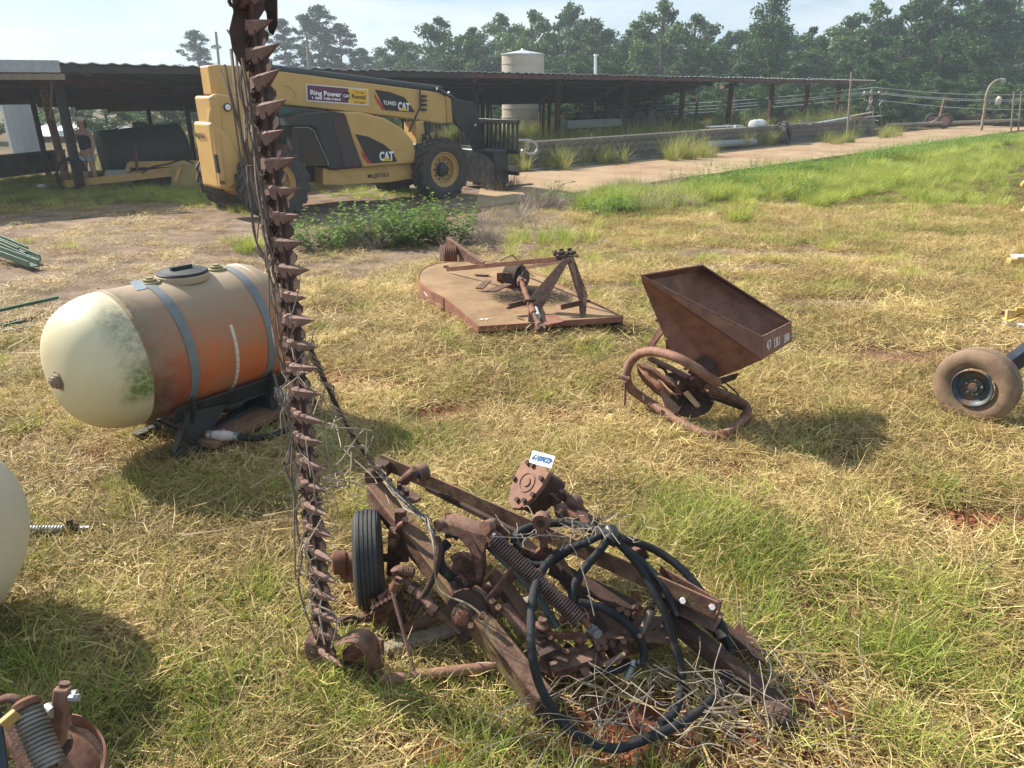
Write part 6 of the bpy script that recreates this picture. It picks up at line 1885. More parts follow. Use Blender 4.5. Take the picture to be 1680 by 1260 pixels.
# quadrant
qc = [(762, 962), (740, 958), (738, 935), (742, 918), (754, 912), (768, 914), (783, 928), (793, 945), (790, 965), (778, 972)]
m = MB(); m.prism([M_(x, y, .34 - (y - 912) * .0022) for x, y in qc], (.008, .022, .008)); m.build('quadrant', RUST, mw, bevel=.005)
mt([(740, 918, .345), (754, 910, .36), (768, 912, .36), (784, 926, .33), (795, 944, .29)], .011, 'quadrant_rim', RUST)
m = MB(); m.tube([M_(755, 955, .25), M_(748, 958, .27)], .026, 14); m.tube([M_(748, 957, .27), M_(744, 959, .28)], .014, 10); m.build('quadrant_pivot', RUSTD, mw)
mb((760, 920, .35), (770, 940, .30), .008, .02, 'quadrant_rib', RUSTD)
for k in range(5):
    m = MB(); m.bolt(M_(756 + k * 3, 940 + k * 4, .30), (-.3, -.8, .4), .009, .02); m.build('bolt', RUSTO if k % 2 else RUSTD, mw)
# pivot housing
m = MB(); hc = M_(768, 1005, .20); m.lathe(hc, (-.35, -.85, .3), [(-.04, .085), (0, .09), (.015, .085), (.02, .05), (.05, .045), (.06, .03)], 20); m.build('pivot_housing', RUSTD, mw)
m = MB(); m.lathe(hc + Vector((-.015, -.05, .02)), (-.35, -.85, .3), [(0, .03), (.02, .028), (.025, .02)], 8); m.build('pivot_nut', RUSTO, mw)
mb((772, 975, .24), (815, 1010, .20), .03, .10, 'pivot_cover', RUST, bev=.008)
for (x, y) in ((785, 970), (795, 978), (808, 990), (820, 1000), (775, 1030), (790, 1012)):
    m = MB(); m.bolt(M_(x, y, .25), (random.uniform(-.4, .2), -.5, .8), .012, .028); m.build('bolt', RUST, mw)
# turnbuckle rod
mb((800, 990, .24), (852, 925, .36), .012, .05, 'brace_strap', RUST)
m = MB(); m.tube([M_(657, 942, .27), M_(680, 968, .24)], .013, 8); m.tube([M_(680, 966, .24), M_(714, 1002, .2)], .022, 10); m.tube([M_(712, 1000, .2), M_(760, 1040, .12)], .014, 8)
m.build('adjusting_rod', RUST, mw)
m = MB(); m.lathe(M_(680, 967, .24), M_(690, 977, .23) - M_(680, 967, .24), [(-.015, .026), (.01, .026)], 8); m.lathe(M_(713, 1002, .2), M_(723, 1010, .19) - M_(713, 1002, .2), [(-.02, .027), (.01, .027)], 8); m.build('lock_nut', RUSTD, mw)
m = MB(); m.tube([M_(650, 932, .3), M_(656, 944, .27)], .024, 12); m.tube([M_(655, 935, .3), M_(678, 940, .3)], .018, 10)
for k in range(5): m.lathe(M_(660 + 4 * k, 936 + k, .30), (1, 0, 0), [(0, .022), (.006, .022)], 10)
m.build('rod_eye', RUST, mw)
m = MB(); m.tube([M_(757, 1035, .13), M_(768, 1046, .1)], .026, 12); m.build('rod_end', RUSTD, mw)
# yoke plates at left
plate(mw, [M_(650, 945, .30), M_(660, 950, .30), M_(645, 1000, .12), M_(612, 1034, .03), M_(618, 1026, .06)], .012, 'yoke_plate', RUST)
plate(mw, [M_(648, 990, .16), M_(658, 960, .25), M_(664, 1000, .12), M_(668, 1046, .0), M_(626, 1052, .0)], .012, 'yoke_plate', RUSTD)
mb((618, 1020, .08), (648, 985, .18), .012, .035, 'yoke_arm', RUST); mb((612, 1010, .12), (640, 968, .22), .012, .03, 'yoke_arm', RUST)
m = MB(); m.tube([M_(610, 992, .16), M_(617, 990, .16)], .022, 12); m.tube([M_(622, 985, .18), M_(632, 978, .19)], .018, 10); m.tube([M_(645, 968, .25), M_(651, 955, .28)], .018, 10); m.build('yoke_boss', RUSTO, mw)
for k in range(6):
    m = MB(); m.bolt(M_(615 + k * 7, 1000 - k * 4, .16 + .01 * k), (-.2, -.5, .8), .009, .024); m.build('bolt', RUSTD, mw)
# rods
mb((640, 958, .27), (690, 1140, .0), .012, .014, 'thin_stay', RUST)
m = MB(); m.tube([M_(622, 1116, .03), M_(836, 1090, .07)], .020, 12); m.build('drag_tube', PIPE, mw)
m = MB(); m.tube([M_(664, 1032, .06), M_(745, 1002, .10)], .022, 12); m.tube([M_(745, 1002, .10), M_(860, 930, .22)], .026, 12); m.build('pull_bar', RUSTM, mw)
m = MB(); m.bar(M_(630, 1066, .03), M_(748, 1030, .05), .055, .03); m.build('pitman_board', GREYWOOD, mw, bevel=.005)
m = MB(); m.bar(M_(815, 1005, .12), M_(905, 975, .16), .04, .03); m.build('pitman_board', GREYWOOD, mw, bevel=.005)
mb((555, 1020, .08), (608, 1012, .08), .04, .02, 'shoe_arm', RUSTD)
mt([(560, 1018, .10), (575, 1012, .12), (590, 1016, .10), (604, 1010, .11)], .008, 'shoe_rod', RUSTD)
# springs
s0, s1 = M_(808, 884, .50), M_(952, 1018, .27)
coil(s0, s1, .027, 40, .0048, 5, 12).build('tension_spring', mat('spring_steel', (.075, .045, .042), (.13, .08, .07), rough=.5, metal=.3, scale=20, bump=.2), mw)
coil(M_(903, 925, .36), M_(938, 972, .28), .013, 16, .0035, 5, 10).build('small_spring', RUSTD, mw)
m = MB(); m.tube([M_(950, 1010, .28), M_(968, 1030, .25)], .012, 8); m.build('spring_eye', RUSTO, mw)
coil(M_(890, 1030, .20), M_(890, 1058, .10), .024, 5, .008, 6, 12).build('compression_spring', RUST, mw)
m = MB(); m.tube([M_(890, 1022, .22), M_(890, 1066, .06)], .012, 8); m.lathe(M_(890, 1028, .205), (0, 0, 1), [(0, .03), (.01, .03), (.02, .018), (.035, .016)], 10); m.build('spring_bolt', RUST, mw)
mb((896, 1042, .19), (945, 1044, .18), .012, .028, 'spring_link', RUSTO)
m = MB(); m.tube([M_(952, 1046, .17), M_(950, 1082, .06)], .018, 10); m.lathe(M_(951, 1048, .17), (0, 0, 1), [(0, .026), (.012, .026)], 8); m.build('stud', RUST, mw)
# centre lever with ring
m = MB(); c_ = M_(889, 855, .56); m.tube([c_ + Vector((-.004, -.016, 0)), c_ + Vector((.004, .016, 0))], .033, 18); m.build('lever_ring', RUST, mw)
m = MB(); m.tube([c_ + Vector((-.005, -.018, 0)), c_ + Vector((.005, .018, 0))], .016, 12); m.build('ring_hole', BLK, mw)
m = MB(); m.bar(c_ - Vector((0, 0, .03)), M_(894, 908, .38), .022, .030, (1, 0, 0)); m.build('lever', RUST, mw, bevel=.004)
plate(mw, [M_(878, 905, .38), M_(886, 898, .40), M_(904, 898, .40), M_(910, 908, .37), M_(896, 916, .35)], .02, 'lever_foot', RUSTO)
# second boss left of it
plate(mw, [M_(795, 866, .50), M_(802, 852, .54), M_(812, 853, .54), M_(840, 876, .46), M_(834, 886, .44), (M_(812, 884, .45))], .022, 'boss_bracket', RUST)
m = MB(); c_ = M_(805, 862, .53); m.tube([c_, c_ + Vector((-.02, -.03, .01))], .024, 14); m.build('bracket_eye', RUST, mw)
mb((855, 885, .40), (880, 910, .36), .05, .02, 'lever_base', RUSTD); mb((850, 900, .38), (905, 925, .33), .02, .04, 'lever_base', RUST)
# cross plates of the hitch end
m = MB(); m.prism([M_(x, y, z) for x, y, z in ((872, 1098, .10), (900, 1072, .12), (960, 1062, .13), (1000, 1085, .10), (960, 1096, .08), (900, 1112, .07))], (0, 0, .012)); m.build('hitch_plate', RUST, mw, bevel=.003)
mb((905, 1100, .12), (980, 1078, .12), .05, .035, 'hitch_block', RUST)
mb((960, 1025, .16), (1110, 1035, .16), .14, .012, 'hitch_plate', RUST)
mb((1000, 1060, .10), (1088, 1040, .12), .05, .035, 'hitch_bar', RUSTM)
m = MB(); m.prism([M_(x, y, .17 if y < 1040 else .12) for x, y in ((1084, 1027), (1098, 1024), (1105, 1042), (1098, 1052), (1087, 1048))], (0, 0, .01)); m.build('white_label', WHITE, mw)
mb((1020, 1070, .08), (1080, 1055, .09), .03, .02, 'hitch_bar', RUST)
mb((810, 940, .30), (905, 1072, .12), .05, .05, 'inner_beam', RUST)
mb((905, 905, .34), (1010, 1075, .10), .035, .05, 'inner_beam', RUSTD)
mb((1080, 950, .32), (1245, 1085, .05), .045, .055, 'drawbar', RUST)
mb((1200, 1035, .10), (1248, 1078, .04), .06, .05, 'drawbar_end', RUSTO)
mb((1095, 1010, .22), (1290, 1170, .02), .05, .06, 'long_drawbar', RUSTD)
m = MB(); m.tube([M_(1232, 1070, .06), M_(1256, 1072, .06)], .014, 8); m.build('drawbar_pin', RUSTD, mw)
m = MB(); m.lathe(M_(1250, 1160, .03), (.6, -.6, 0), [(0, .03), (.03, .045), (.09, .045), (.12, .02)], 12); m.build('drawbar_clevis', RUSTD, mw)
m = MB(); m.tube([M_(1042, 945, .33), M_(1094, 972, .31)], .015, 10); m.build('spring_rod', RUST, mw)
for k in range(30):
    m = MB(); x = random.uniform(860, 1080); y = 1090 - (x - 860) * .18 + random.uniform(-70, 0)
    m.bolt(M_(x, y, .14 + (1080 - y) * .0012), (random.uniform(-.5, .5), -.6, .8), random.uniform(.007, .014), random.uniform(.015, .04), )
    m.build('bolt', [RUST, RUSTD, RUSTO][k % 3], mw)
for k in range(16):
    x = random.uniform(870, 1030); y = random.uniform(1045, 1100); z = .10 + random.random() * .08
    p = M_(x, y, z); d_ = Vector((random.uniform(-1, 1), random.uniform(-1, 1), random.uniform(-.2, .5))).normalized()
    m = MB(); m.bar(p, p + d_ * random.uniform(.04, .10), random.uniform(.015, .035), random.uniform(.008, .02)); m.build('link_bracket', [RUST, RUSTD][k % 2], mw, bevel=.002)
# rusty flat bars between beam and channel
mb((830, 990, .24), (880, 1040, .17), .09, .012, 'web_plate', RUST)
mb((730, 880, .44), (790, 868, .46), .01, .02, 'tie_rod', BLK)
mb((905, 930, .30), (1040, 1000, .20), .09, .012, 'web_plate', RUSTD)
# oil pump gearbox with drive shaft
gc = M_(882, 800, .42)
ga = (Vector((-.62, -.42, .60))).normalized()
_, gs_, gu_ = ortho(ga)
face = gc + ga * .05
shape = [(-.085, .085), (-.04, .095), (.04, .095), (.085, .085), (.09, .02), (.075, -.05), (.045, -.11), (.0, -.13), (-.045, -.11), (-.075, -.05), (-.09, .02)]
m = MB(); m.prism([face + gs_ * a_ + gu_ * b2 for a_, b2 in shape], ga * .022); gp_ = m.build('gearbox_cover', PIPE, mw, bevel=.005)
m = MB(); m.prism([gc + gs_ * a_ * .88 + gu_ * b2 * .88 - ga * .07 for a_, b2 in shape], ga * .115); m.build('gearbox', RUSTD, mw, bevel=.012)
for a_, b2 in ((-.07, .05), (.055, .075), (.078, -.02), (-.01, -.09), (-.078, -.03), (.02, .078), (-.05, -.075)):
    m = MB(); m.bolt(face + ga * .02 + gs_ * a_ * .93 + gu_ * b2 * .93, ga, .011, .014); m.build('cover_bolt', RUSTD, gp_)
m = MB(); m.lathe(face + ga * .020 + gu_ * .0, ga, [(0, .045), (.006, .045), (.006, .038), (.0, .036)], 20, False); m.lathe(face + ga * .02, ga, [(0, .022), (.008, .020)], 12); m.build('cover_boss', PIPE, gp_)
for k in range(5):
    m = MB(); m.bar(gc - ga * (.0 + k * .012) + gu_ * (.06 - k * .03) + gs_ * .06, gc - ga * .05 + gu_ * (.05 - k * .03) + gs_ * .085, .02, .02); m.build('gearbox_rib', RUSTD, mw, bevel=.004)
#m = MB(); m.prism([face + gu_ * .09 + gs_ * .03, face + gu_ * .09 + gs_ * .10, face + gu_ * .06 + gs_ * .11], ga * .004); m.build('tin_tab', GALV, mw)
# auction tag
t0_, t1_, t2_, t3_ = M_(868, 759, .60), M_(874, 739, .60), M_(911, 749, .60), M_(904, 769, .60)
m = MB(); nn = (t3_ - t0_).cross(t1_ - t0_).normalized(); m.prism([t0_, t3_, t2_, t1_], nn * .0015)
tg = m.build('paper_tag', WHITE, mw, smooth=False)
xd, yd = (t0_ - t3_).normalized(), (t0_ - t1_).normalized()          # the tag hangs upside down
nv = xd.cross(yd).normalized()
if nv.dot(Vector((0, -1, .6))) < 0: nv = -nv
INK = mat('blue_ink', (.04, .12, .30), rough=.6, bump=0)
H_t = (t1_ - t0_).length
o = text(tg, '4226019', t3_.lerp(t2_, .70) + xd * .006 + nv * .0025, xd, yd, H_t * .62, INK, bold=.01)
xs2 = [(MW[tg] @ v.co - t3_).dot(xd) for v in o.data.vertices]; kk = ((t3_ - t0_).length * .86) / (max(xs2) - min(xs2)); inv2 = MW[tg].inverted()
for v in o.data.vertices:
    q = MW[tg] @ v.co; d_ = (q - t3_).dot(xd) - min(xs2); v.co = inv2 @ (q + xd * (d_ * (kk - 1)))
u0, u1 = M_(918, 818, .40), M_(940, 838, .38)
m = MB(); m.tube([gc + Vector((.02, -.0, -.02)), u0], .02, 10); m.build('output_shaft', RUSTO, mw)
yoke(u0, u1 - u0, .028, 'yoke', mw, RUST); yoke(u1, u0 - u1, .028, 'yoke', mw, RUSTO)
m = MB(); m.sphere(M_(942, 826, .40), .04, 14); m.sphere(M_(922, 838, .38), .034, 14); m.build('joint_knuckle', RUST, mw)
m = MB(); m.tube([u1, M_(975, 862, .36)], .028, 10); m.tube([M_(970, 858, .36), M_(1050, 905, .33)], .020, 10); m.build('drive_shaft', RUSTD, mw)
for k in range(5):
    m = MB(); m.bar(M_(965 + 20 * k, 850 + 12 * k, .38), M_(975 + 20 * k, 868 + 12 * k, .33), .03, .05); m.build('shaft_clamp', RUST, mw, bevel=.004)
# hoses
hs = {
 'a': [(995, 872, .50), (960, 890, .46), (920, 906, .42), (892, 932, .40), (875, 975, .38), (871, 1030, .35), (874, 1080, .30), (888, 1130, .22), (920, 1182, .12), (965, 1216, .09), (1010, 1228, .025), (1060, 1212, .03), (1110, 1190, .03), (1155, 1160, .03), (1188, 1118, .05), (1197, 1080, .10), (1190, 1040, .17), (1160, 985, .28), (1120, 935, .36), (1070, 900, .42), (1010, 880, .48), (985, 868, .50)],
 'b': [(1000, 874, .50), (990, 895, .46), (965, 925, .40), (942, 960, .34), (940, 990, .30), (955, 1000, .28)],
 'c': [(948, 988, .30), (985, 996, .28), (1020, 1016, .24), (1048, 1044, .18), (1057, 1072, .12), (1050, 1094, .07)],
 'd': [(1005, 880, .48), (1050, 930, .40), (1075, 975, .33), (1095, 1015, .26), (1108, 1060, .17), (1118, 1110, .08), (1112, 1155, .03), (1098, 1178, .03), (1082, 1186, .03)],
 'e': [(1004, 884, .47), (1045, 915, .42), (1080, 950, .37), (1100, 985, .31), (1112, 1010, .27)],
 'f': [(735, 890, .40), (722, 905, .38), (724, 930, .33), (738, 945, .29), (748, 950, .26)],
 'g': [(745, 882, .43), (760, 868, .46), (775, 868, .46), (792, 884, .44)],
 'h': [(842, 892, .44), (850, 874, .47), (880, 862, .48), (930, 858, .48), (970, 868, .49), (1000, 876, .50)],
 'i': [(846, 900, .42), (856, 880, .45), (885, 870, .46), (900, 868, .46)],
 'j': [(858, 906, .36), (870, 922, .34), (895, 926, .34), (920, 912, .38), (950, 892, .42), (990, 874, .49)],
 'k': [(930, 1060, .10), (950, 1085, .08), (980, 1100, .07), (1015, 1098, .07), (1030, 1085, .08)],
}
for k_, v in hs.items():
    v = [(x, y, max(z, .085)) for x, y, z in v]
    mt(v, .0155 if k_ not in 'f' else .019, 'hydraulic_hose', HOSE, 7, 10)
m = MB(); m.tube([M_(790, 886, .42), M_(848, 942, .33), M_(880, 975, .29)], .012, 8); m.tube([M_(878, 972, .29), M_(915, 1030, .20)], .014, 8); m.build('steel_pipe', mat('green_grey_pipe', (.04, .055, .05), (.07, .085, .08), rough=.5, scale=10), mw)
m = MB(); m.tube([M_(1040, 1085, .08), M_(1036, 1094, .07)], .018, 10); m.tube([M_(1036, 1094, .07), M_(1028, 1112, .04)], .014, 10); m.lathe(M_(1034, 1098, .06), M_(1028, 1112, .04) - M_(1034, 1098, .06), [(0, .017), (.01, .017)], 6); m.build('hose_coupling', GALV, mw)
m = MB(); m.tube([M_(1070, 1000, .24), M_(1050, 1044, .15)], .014, 10); m.build('hose_coupling', mat('dull_fitting', (.16, .14, .12), (.22, .18, .14), rough=.5), mw)
for (x, y, z) in ((968, 1030, .24), (974, 1034, .23), (980, 1040, .22)):
    m = MB(); m.lathe(M_(x, y, z), M_(x + 6, y + 8, z) - M_(x, y, z), [(0, .018), (.004, .018)], 12); m.build('bright_clip', GALV, mw)
mt([(1000, 868, .50), (1004, 880, .49), (998, 888, .48)], .026, 'tape_wrap', BLK)
mt([(1180, 1032, .18), (1186, 1046, .16)], .020, 'hose_tie', GREYWOOD, sp=False); mt([(1078, 1196, .03), (1088, 1190, .03)], .020, 'hose_tie', GREYWOOD, sp=False)
# lift cable twisted with dry vine
cab = [(515, 570, None), (548, 640, None), (583, 700, None), (612, 752, None)]
pC0 = PY(506, 565, B1.y + .04)
pC1 = M_(616, 768, .50)
pts = [pC0.lerp(pC1, t) - Vector((0, 0, .05 * math.sin(PI * t))) for t in np.linspace(0, 1, 9)]
pts += [M_(650, 808, .47), M_(690, 845, .46), M_(712, 876, .46), M_(722, 905, .40)]
spn = spline(pts, 6)
m = MB(); m.tube(spn, .0085, 8); m.build('lift_cable', BLK, mw)
mt([(716, 880, .46), (722, 900, .42), (712, 945, .32), (690, 985, .22), (678, 1002, .18)], .012, 'lift_chain', RUSTD)
# dry vines
def vines(name, label, paths, mm):
    m = MB()
    for q, r_ in paths: m.tube(q, r_, 4)
    o = m.build(name, mm); return tag(o, label, None, None, 'stuff')
VINE = mat('dry_vine', (.20, .15, .11), (.40, .33, .26), rough=.9, scale=20, bump=.2)
VINED = mat('dark_vine', (.14, .10, .08), (.22, .17, .14), rough=.9, scale=20, bump=.2)
def wander(a_, b2, n, amp):
    a_, b2 = Vector(a_), Vector(b2)
    return spline([a_.lerp(b2, i / n) + Vector((random.gauss(0, amp), random.gauss(0, amp), random.gauss(0, amp))) for i in range(n + 1)], 4)
vp = []
for k in range(26):                                   # tangled along the back of the bar
    s0_ = random.uniform(.9, 2.2); s1_ = s0_ - random.uniform(.3, 1.0)
    a_, b2 = at(s0_)[0] - gd * random.uniform(.03, .10) - pw * random.uniform(-.03, .03), at(s1_)[0] - gd * random.uniform(.0, .05) + pw * random.uniform(-.02, .05)
    vp.append((wander(a_, b2, 7, .017), random.uniform(.0014, .004)))
for k in range(9):
    a_ = PY(random.uniform(374, 398), random.uniform(60, 110), B2.y + random.uniform(-.06, .06)); b2 = at(random.uniform(1.0, 1.3))[0] - gd * .03
    vp.append((wander(a_, b2, 6, .02), random.uniform(.0025, .006)))
vines('vine_tangle', 'grey brown dead vines wound along the back of the upright cutter bar', vp, VINED)
vp = []
for k in range(13):                                   # light stems over the bar
    s0_ = random.uniform(.15, 1.5); s1_ = s0_ + random.uniform(-.35, .35)
    a_, b2 = at(s0_)[0] + pw * .03 + gd * random.uniform(-.03, .10), at(max(.02, s1_))[0] + pw * .03 + gd * random.uniform(-.02, .16)
    vp.append((wander(a_, b2, 5, .025), random.uniform(.0016, .0034)))
for k in range(10):                                   # between bar and cable
    a_ = at(random.uniform(.5, 1.05))[0] + gd * random.uniform(.02, .12); b2 = spn[random.randrange(5, len(spn) - 8)]
    q = wander(a_, b2, 5, .05); vp.append((q, random.uniform(.0014, .0028)))
for k in range(6):                                    # wound round the cable
    t_ = []
    ph = random.random() * 6
    for i, p in enumerate(spn):
        t_.append(p + Vector((math.cos(i * .9 + ph), math.sin(i * .9 + ph), math.cos(i * .5)) ) * random.uniform(.010, .02))
    vp.append((t_, .0022))
vp.append((spline([M_(702, 850, .5), M_(712, 900, .45), M_(715, 950, .32), M_(730, 975, .28), M_(765, 990, .28), M_(790, 1010, .26), M_(805, 1040, .2)], 8), .0035))
vp.append((spline([M_(806, 880, .54), M_(860, 882, .53), M_(900, 878, .53), M_(935, 890, .5), M_(960, 950, .42), M_(975, 1010, .33)], 8), .002))
vines('pale_vines', 'pale thin dry stems strung between the cutter bar and the mower frame', vp, VINE)
vp = []
for k in range(46):                                  # dead stems on the ground through the hoses
    x, y = random.gauss(1060, 90), random.gauss(1120, 50)
    z = random.uniform(.02, .25)
    a_ = M_(x, y, z); ang = random.choice([random.gauss(.6, .5), random.gauss(2.4, .6), random.uniform(0, 6.3)]); ln = random.uniform(.2, .75)
    b2 = a_ + Vector((math.cos(ang) * ln, -abs(math.sin(ang)) * ln * .8, -z + random.uniform(.01, .12)))
    vp.append((wander(a_, b2, 5, .026), random.uniform(.001, .0022)))
for k in range(16):
    a_ = M_(random.gauss(1075, 30), random.gauss(1190, 15), .03); ang = random.uniform(0, 6.3)
    vp.append((wander(a_, a_ + Vector((math.cos(ang) * .25, math.sin(ang) * .18, random.uniform(0, .15))), 4, .012), random.uniform(.001, .003)))
for k in range(34):
    a_ = M_(random.gauss(1290, 60), random.gauss(1190, 40), .02); ang = random.gauss(2.1, .5)
    vp.append((wander(a_, a_ + Vector((math.cos(ang) * .3, math.sin(ang) * .2, random.uniform(.02, .25))), 4, .012), random.uniform(.001, .0024)))
for k in range(30):
    a_ = M_(random.gauss(940, 60), random.gauss(870, 8), .50); ang = random.uniform(0, 6.3)
    vp.append((wander(a_, a_ + Vector((math.cos(ang) * .12, math.sin(ang) * .1, random.uniform(-.03, .05))), 4, .012), random.uniform(.001, .0022)))
vines('dead_stems', 'tangle of grey dead grass stems lying over the hoses at the front of the mower', vp, VINE)

# ------------------------------------------------------------------ implement at the bottom left corner
o = thing('disc_implement', 'rusty spring-loaded disc opener unit cut off at the bottom left corner', 'implement', P(60, 1220))
coil(M_(42, 1160, .40), M_(84, 1262, .28), .034, 15, .0065, 6, 14).build('coil_spring', mat('bright_spring', (.16, .14, .12), (.28, .25, .21), rough=.4, metal=.5, scale=20), o)
m = MB(); m.tube([M_(42, 1158, .41), M_(86, 1268, .28)], .014, 10); m.lathe(M_(40, 1154, .42), M_(84, 1262, .28) - M_(42, 1160, .40), [(-.01, .024), (.0, .036), (.016, .036)], 14); m.build('spring_rod', RUSTO, o)
mb((4, 1190, .40), (30, 1168, .42), .02, .03, 'spring_arm', YELD, par=o)
m = MB(); m.bar(M_(104, 1128, .40), M_(93, 1222, .22), .036, .042, (1, 0, 0)); m.build('square_arm', PIPE, o, bevel=.006)
m = MB(); m.tube([M_(105, 1126, .42), M_(106, 1120, .43)], .015, 10); m.build('arm_cap', RUST, o)
m = MB(); m.lathe(M_(90, 1228, .20), (0, -.3, 1), [(0, .05), (.012, .05), (.013, .03), (.03, .03)], 14); m.build('washer', RUSTD, o)
for (x, y) in ((120, 1138), (124, 1145)):
    m = MB(); m.tube([M_(x - 10, y, .38), M_(x + 6, y, .38)], .011, 8); m.build('bright_bolt', GALV, o)
m = MB(); m.tube([M_(78, 1162, .34), M_(88, 1168, .34)], .018, 10); m.build('bushing', GALV, o)
dcn = M_(105, 1225, .14)
m = MB(); m.lathe(dcn, (.5, .25, .83), [(0, .12), (.005, .12), (.02, .07), (.025, .001)], 32); m.build('disc_blade', PIPE, o)
q = [M_(x, y, z) for x, y, z in ((118, 1172, .20), (140, 1178, .20), (162, 1198, .18), (174, 1225, .16), (170, 1260, .12), (160, 1290, .10))]
m = MB(); vs, fs = [], []
qq = spline(q, 5)
for p in qq: vs += [p, p + Vector((0, 0, -.05)), p + Vector((-.012, .006, -.05)), p + Vector((-.012, .006, 0))]
for i in range(len(qq) - 1):
    for k in range(4): fs.append((4 * i + k, 4 * i + (k + 1) % 4, 4 * i + 4 + (k + 1) % 4, 4 * i + 4 + k))
m.add(vs, fs); m.build('wheel_band', PIPE, o)
m = MB(); m.bar(M_(20, 1195, .30), M_(60, 1275, .22), .05, .08); m.build('frame_arm', RUST, o, bevel=.006)
plate(o, [M_(-30, 1160, .42), M_(2, 1165, .40), M_(16, 1275, .28), M_(-30, 1290, .28)], .02, 'grey_plate', BLUEBLK)
for k in range(12):
    m = MB(); p = M_(random.uniform(20, 100), random.uniform(1190, 1255), random.uniform(.12, .25)); m.bolt(p, (random.uniform(-1, 1), -.3, .8), .012, .03); m.build('bolt', [RUST, RUSTD, RUSTO][k % 3], o)
mt([(0, 1150, .42), (15, 1145, .44), (30, 1152, .43), (28, 1170, .40)], .012, 'hook', RUST, par=o)
mb((40, 1200, .22), (95, 1235, .18), .03, .05, 'frame_arm', RUSTD, par=o)
mb((70, 1180, .28), (115, 1160, .30), .02, .04, 'cross_link', RUSTD, par=o)
# ------------------------------------------------------------------ weeds, bushes and brush
def leafy(n_stem, h0, h1, rad, leaf, per, spread=.5):
    """upright stems with broad leaves"""
    V, F, Cc, Hh = [], [], [], []
    for i in range(n_stem):
        a = random.uniform(0, 6.283); r = rad * math.sqrt(random.random())
        p = np.array([math.cos(a) * r, math.sin(a) * r, 0.]); h = random.uniform(h0, h1)
        d = np.array([math.cos(a) * spread * random.random(), math.sin(a) * spread * random.random(), 1.]); d /= np.linalg.norm(d)
        col = random.random()
        o = len(V); w_ = .004; s_ = np.array([-math.sin(a), math.cos(a), 0]) * w_
        V += [p - s_, p + s_, p + d * h + s_ * .3, p + d * h - s_ * .3]; F.append((o, o + 1, o + 2, o + 3)); Cc += [.1] * 4; Hh += [0] * 4
        for k in range(per):
            f = .15 + .85 * (k + random.random()) / per
            q = p + d * h * f
            b = random.uniform(0, 6.283); out = np.array([math.cos(b), math.sin(b), random.uniform(-.3, .5)])
            sd_ = np.cross(out, [0, 0, 1]); sd_ /= np.linalg.norm(sd_) + 1e-6
            sd_ = sd_ + np.array([0, 0, random.uniform(-.4, .4)])
            L_ = leaf * random.uniform(.6, 1.25) * (1.1 - .4 * f); q0 = q + out * L_ * .3
            o = len(V); col2 = min(1, max(0, f * .7 + random.uniform(-.2, .3)))
            V += [q0, q0 + out * L_ * .5 - sd_ * L_ * .42, q0 + out * L_ * 1.05, q0 + out * L_ * .5 + sd_ * L_ * .42]; F.append((o, o + 1, o + 2, o + 3)); Cc += [col2] * 4; Hh += [f] * 4
    return np.array(V), np.array(F), np.array(Cc), np.array(Hh)
weed_src = [source('leafy_weed', [leafy(14, .18, .45, .14, .05, 9)], WEED) for _ in range(3)]
brush_src = [source('dry_brush', [strands(60, .12, .2, .5, .007, .3, .3, 5, droop=.15), strands(40, .2, .2, .4, .006, .8, .3, 4)], BRUSH) for _ in range(3)]
tallY_src = [source('tall_yellow_grass', [strands(90, .14, .3, .8, .010, .18, .06, 4, droop=.2)], grassmat('tall_grass', [(0, (.12, .16, .03)), (.5, (.28, .30, .08)), (1, (.50, .44, .20))], .35)) for _ in range(2)]
def strip_pts(n, K0_, K1_, t0_, t1_, prob=None):
    k = rng.uniform(K0_, K1_, n); t = rng.uniform(t0_, t1_, n)
    x, y = t, t + k
    if prob is not None:
        keep = rng.random(n) < prob(x, y)
        x, y = x[keep], y[keep]
    return np.stack([x, y, zat(x, y)], -1)
def pxpts(lst):
    out = []
    for (px, py, rx, ry, n) in lst:
        for i in range(n):
            p = P(random.gauss(px, rx), random.gauss(py, ry)); out.append((p.x, p.y, zat(np.array([p.x]), np.array([p.y]))[0]))
    return np.array(out)
def rs(n, a, b_): return rng.uniform(a, b_, n)
def sc(name, label, pts, a, b_, src, tilt=.12): return scatter(name, label, pts, rs(len(pts), a, b_) * (.55 + 1.1 * fbm(pts[:, 0] * 1.3 + 7, pts[:, 1] * 1.3, 3) ** 1.2), rng.random(len(pts)), src, tilt)
pr = lambda x, y: np.clip((fbm(x * .5 + 40, y * .5) - .36) * 5, 0.06, 1)
sc('tall_green_grass', 'tall bright green grass along the near edge of the slab at the right', np.concatenate([strip_pts(3600, 12.0, 15.5, 2.5, 30, pr), strip_pts(1500, 8, 13, 10, 34, pr), strip_pts(1500, 9.3, 13, 4, 12, lambda x, y: np.clip((fbm(x * .6 + 40, y * .6) - .40) * 6, 0, 1)), strip_pts(700, 14.2, 16.4, 1.5, 3, pr), pxpts([(1540, 300, 60, 8, 60), (1200, 310, 40, 8, 60), (900, 400, 40, 8, 20), (1560, 335, 50, 8, 60), (415, 408, 12, 4, 12), ])]), .7, 1.25, tall_src)
sc('leafy_weeds', 'bright green leafy weeds growing against the slab edge at the right', np.concatenate([strip_pts(1100, 12.5, 15.3, 4.5, 24, pr), strip_pts(120, 15.3, 16.3, 4.5, 24, pr), pxpts([(1230, 290, 45, 8, 40), (1010, 350, 25, 5, 16), (930, 330, 25, 4, 8), (1040, 205, 4, 2, 4)])]), .7, 1.3, weed_src)
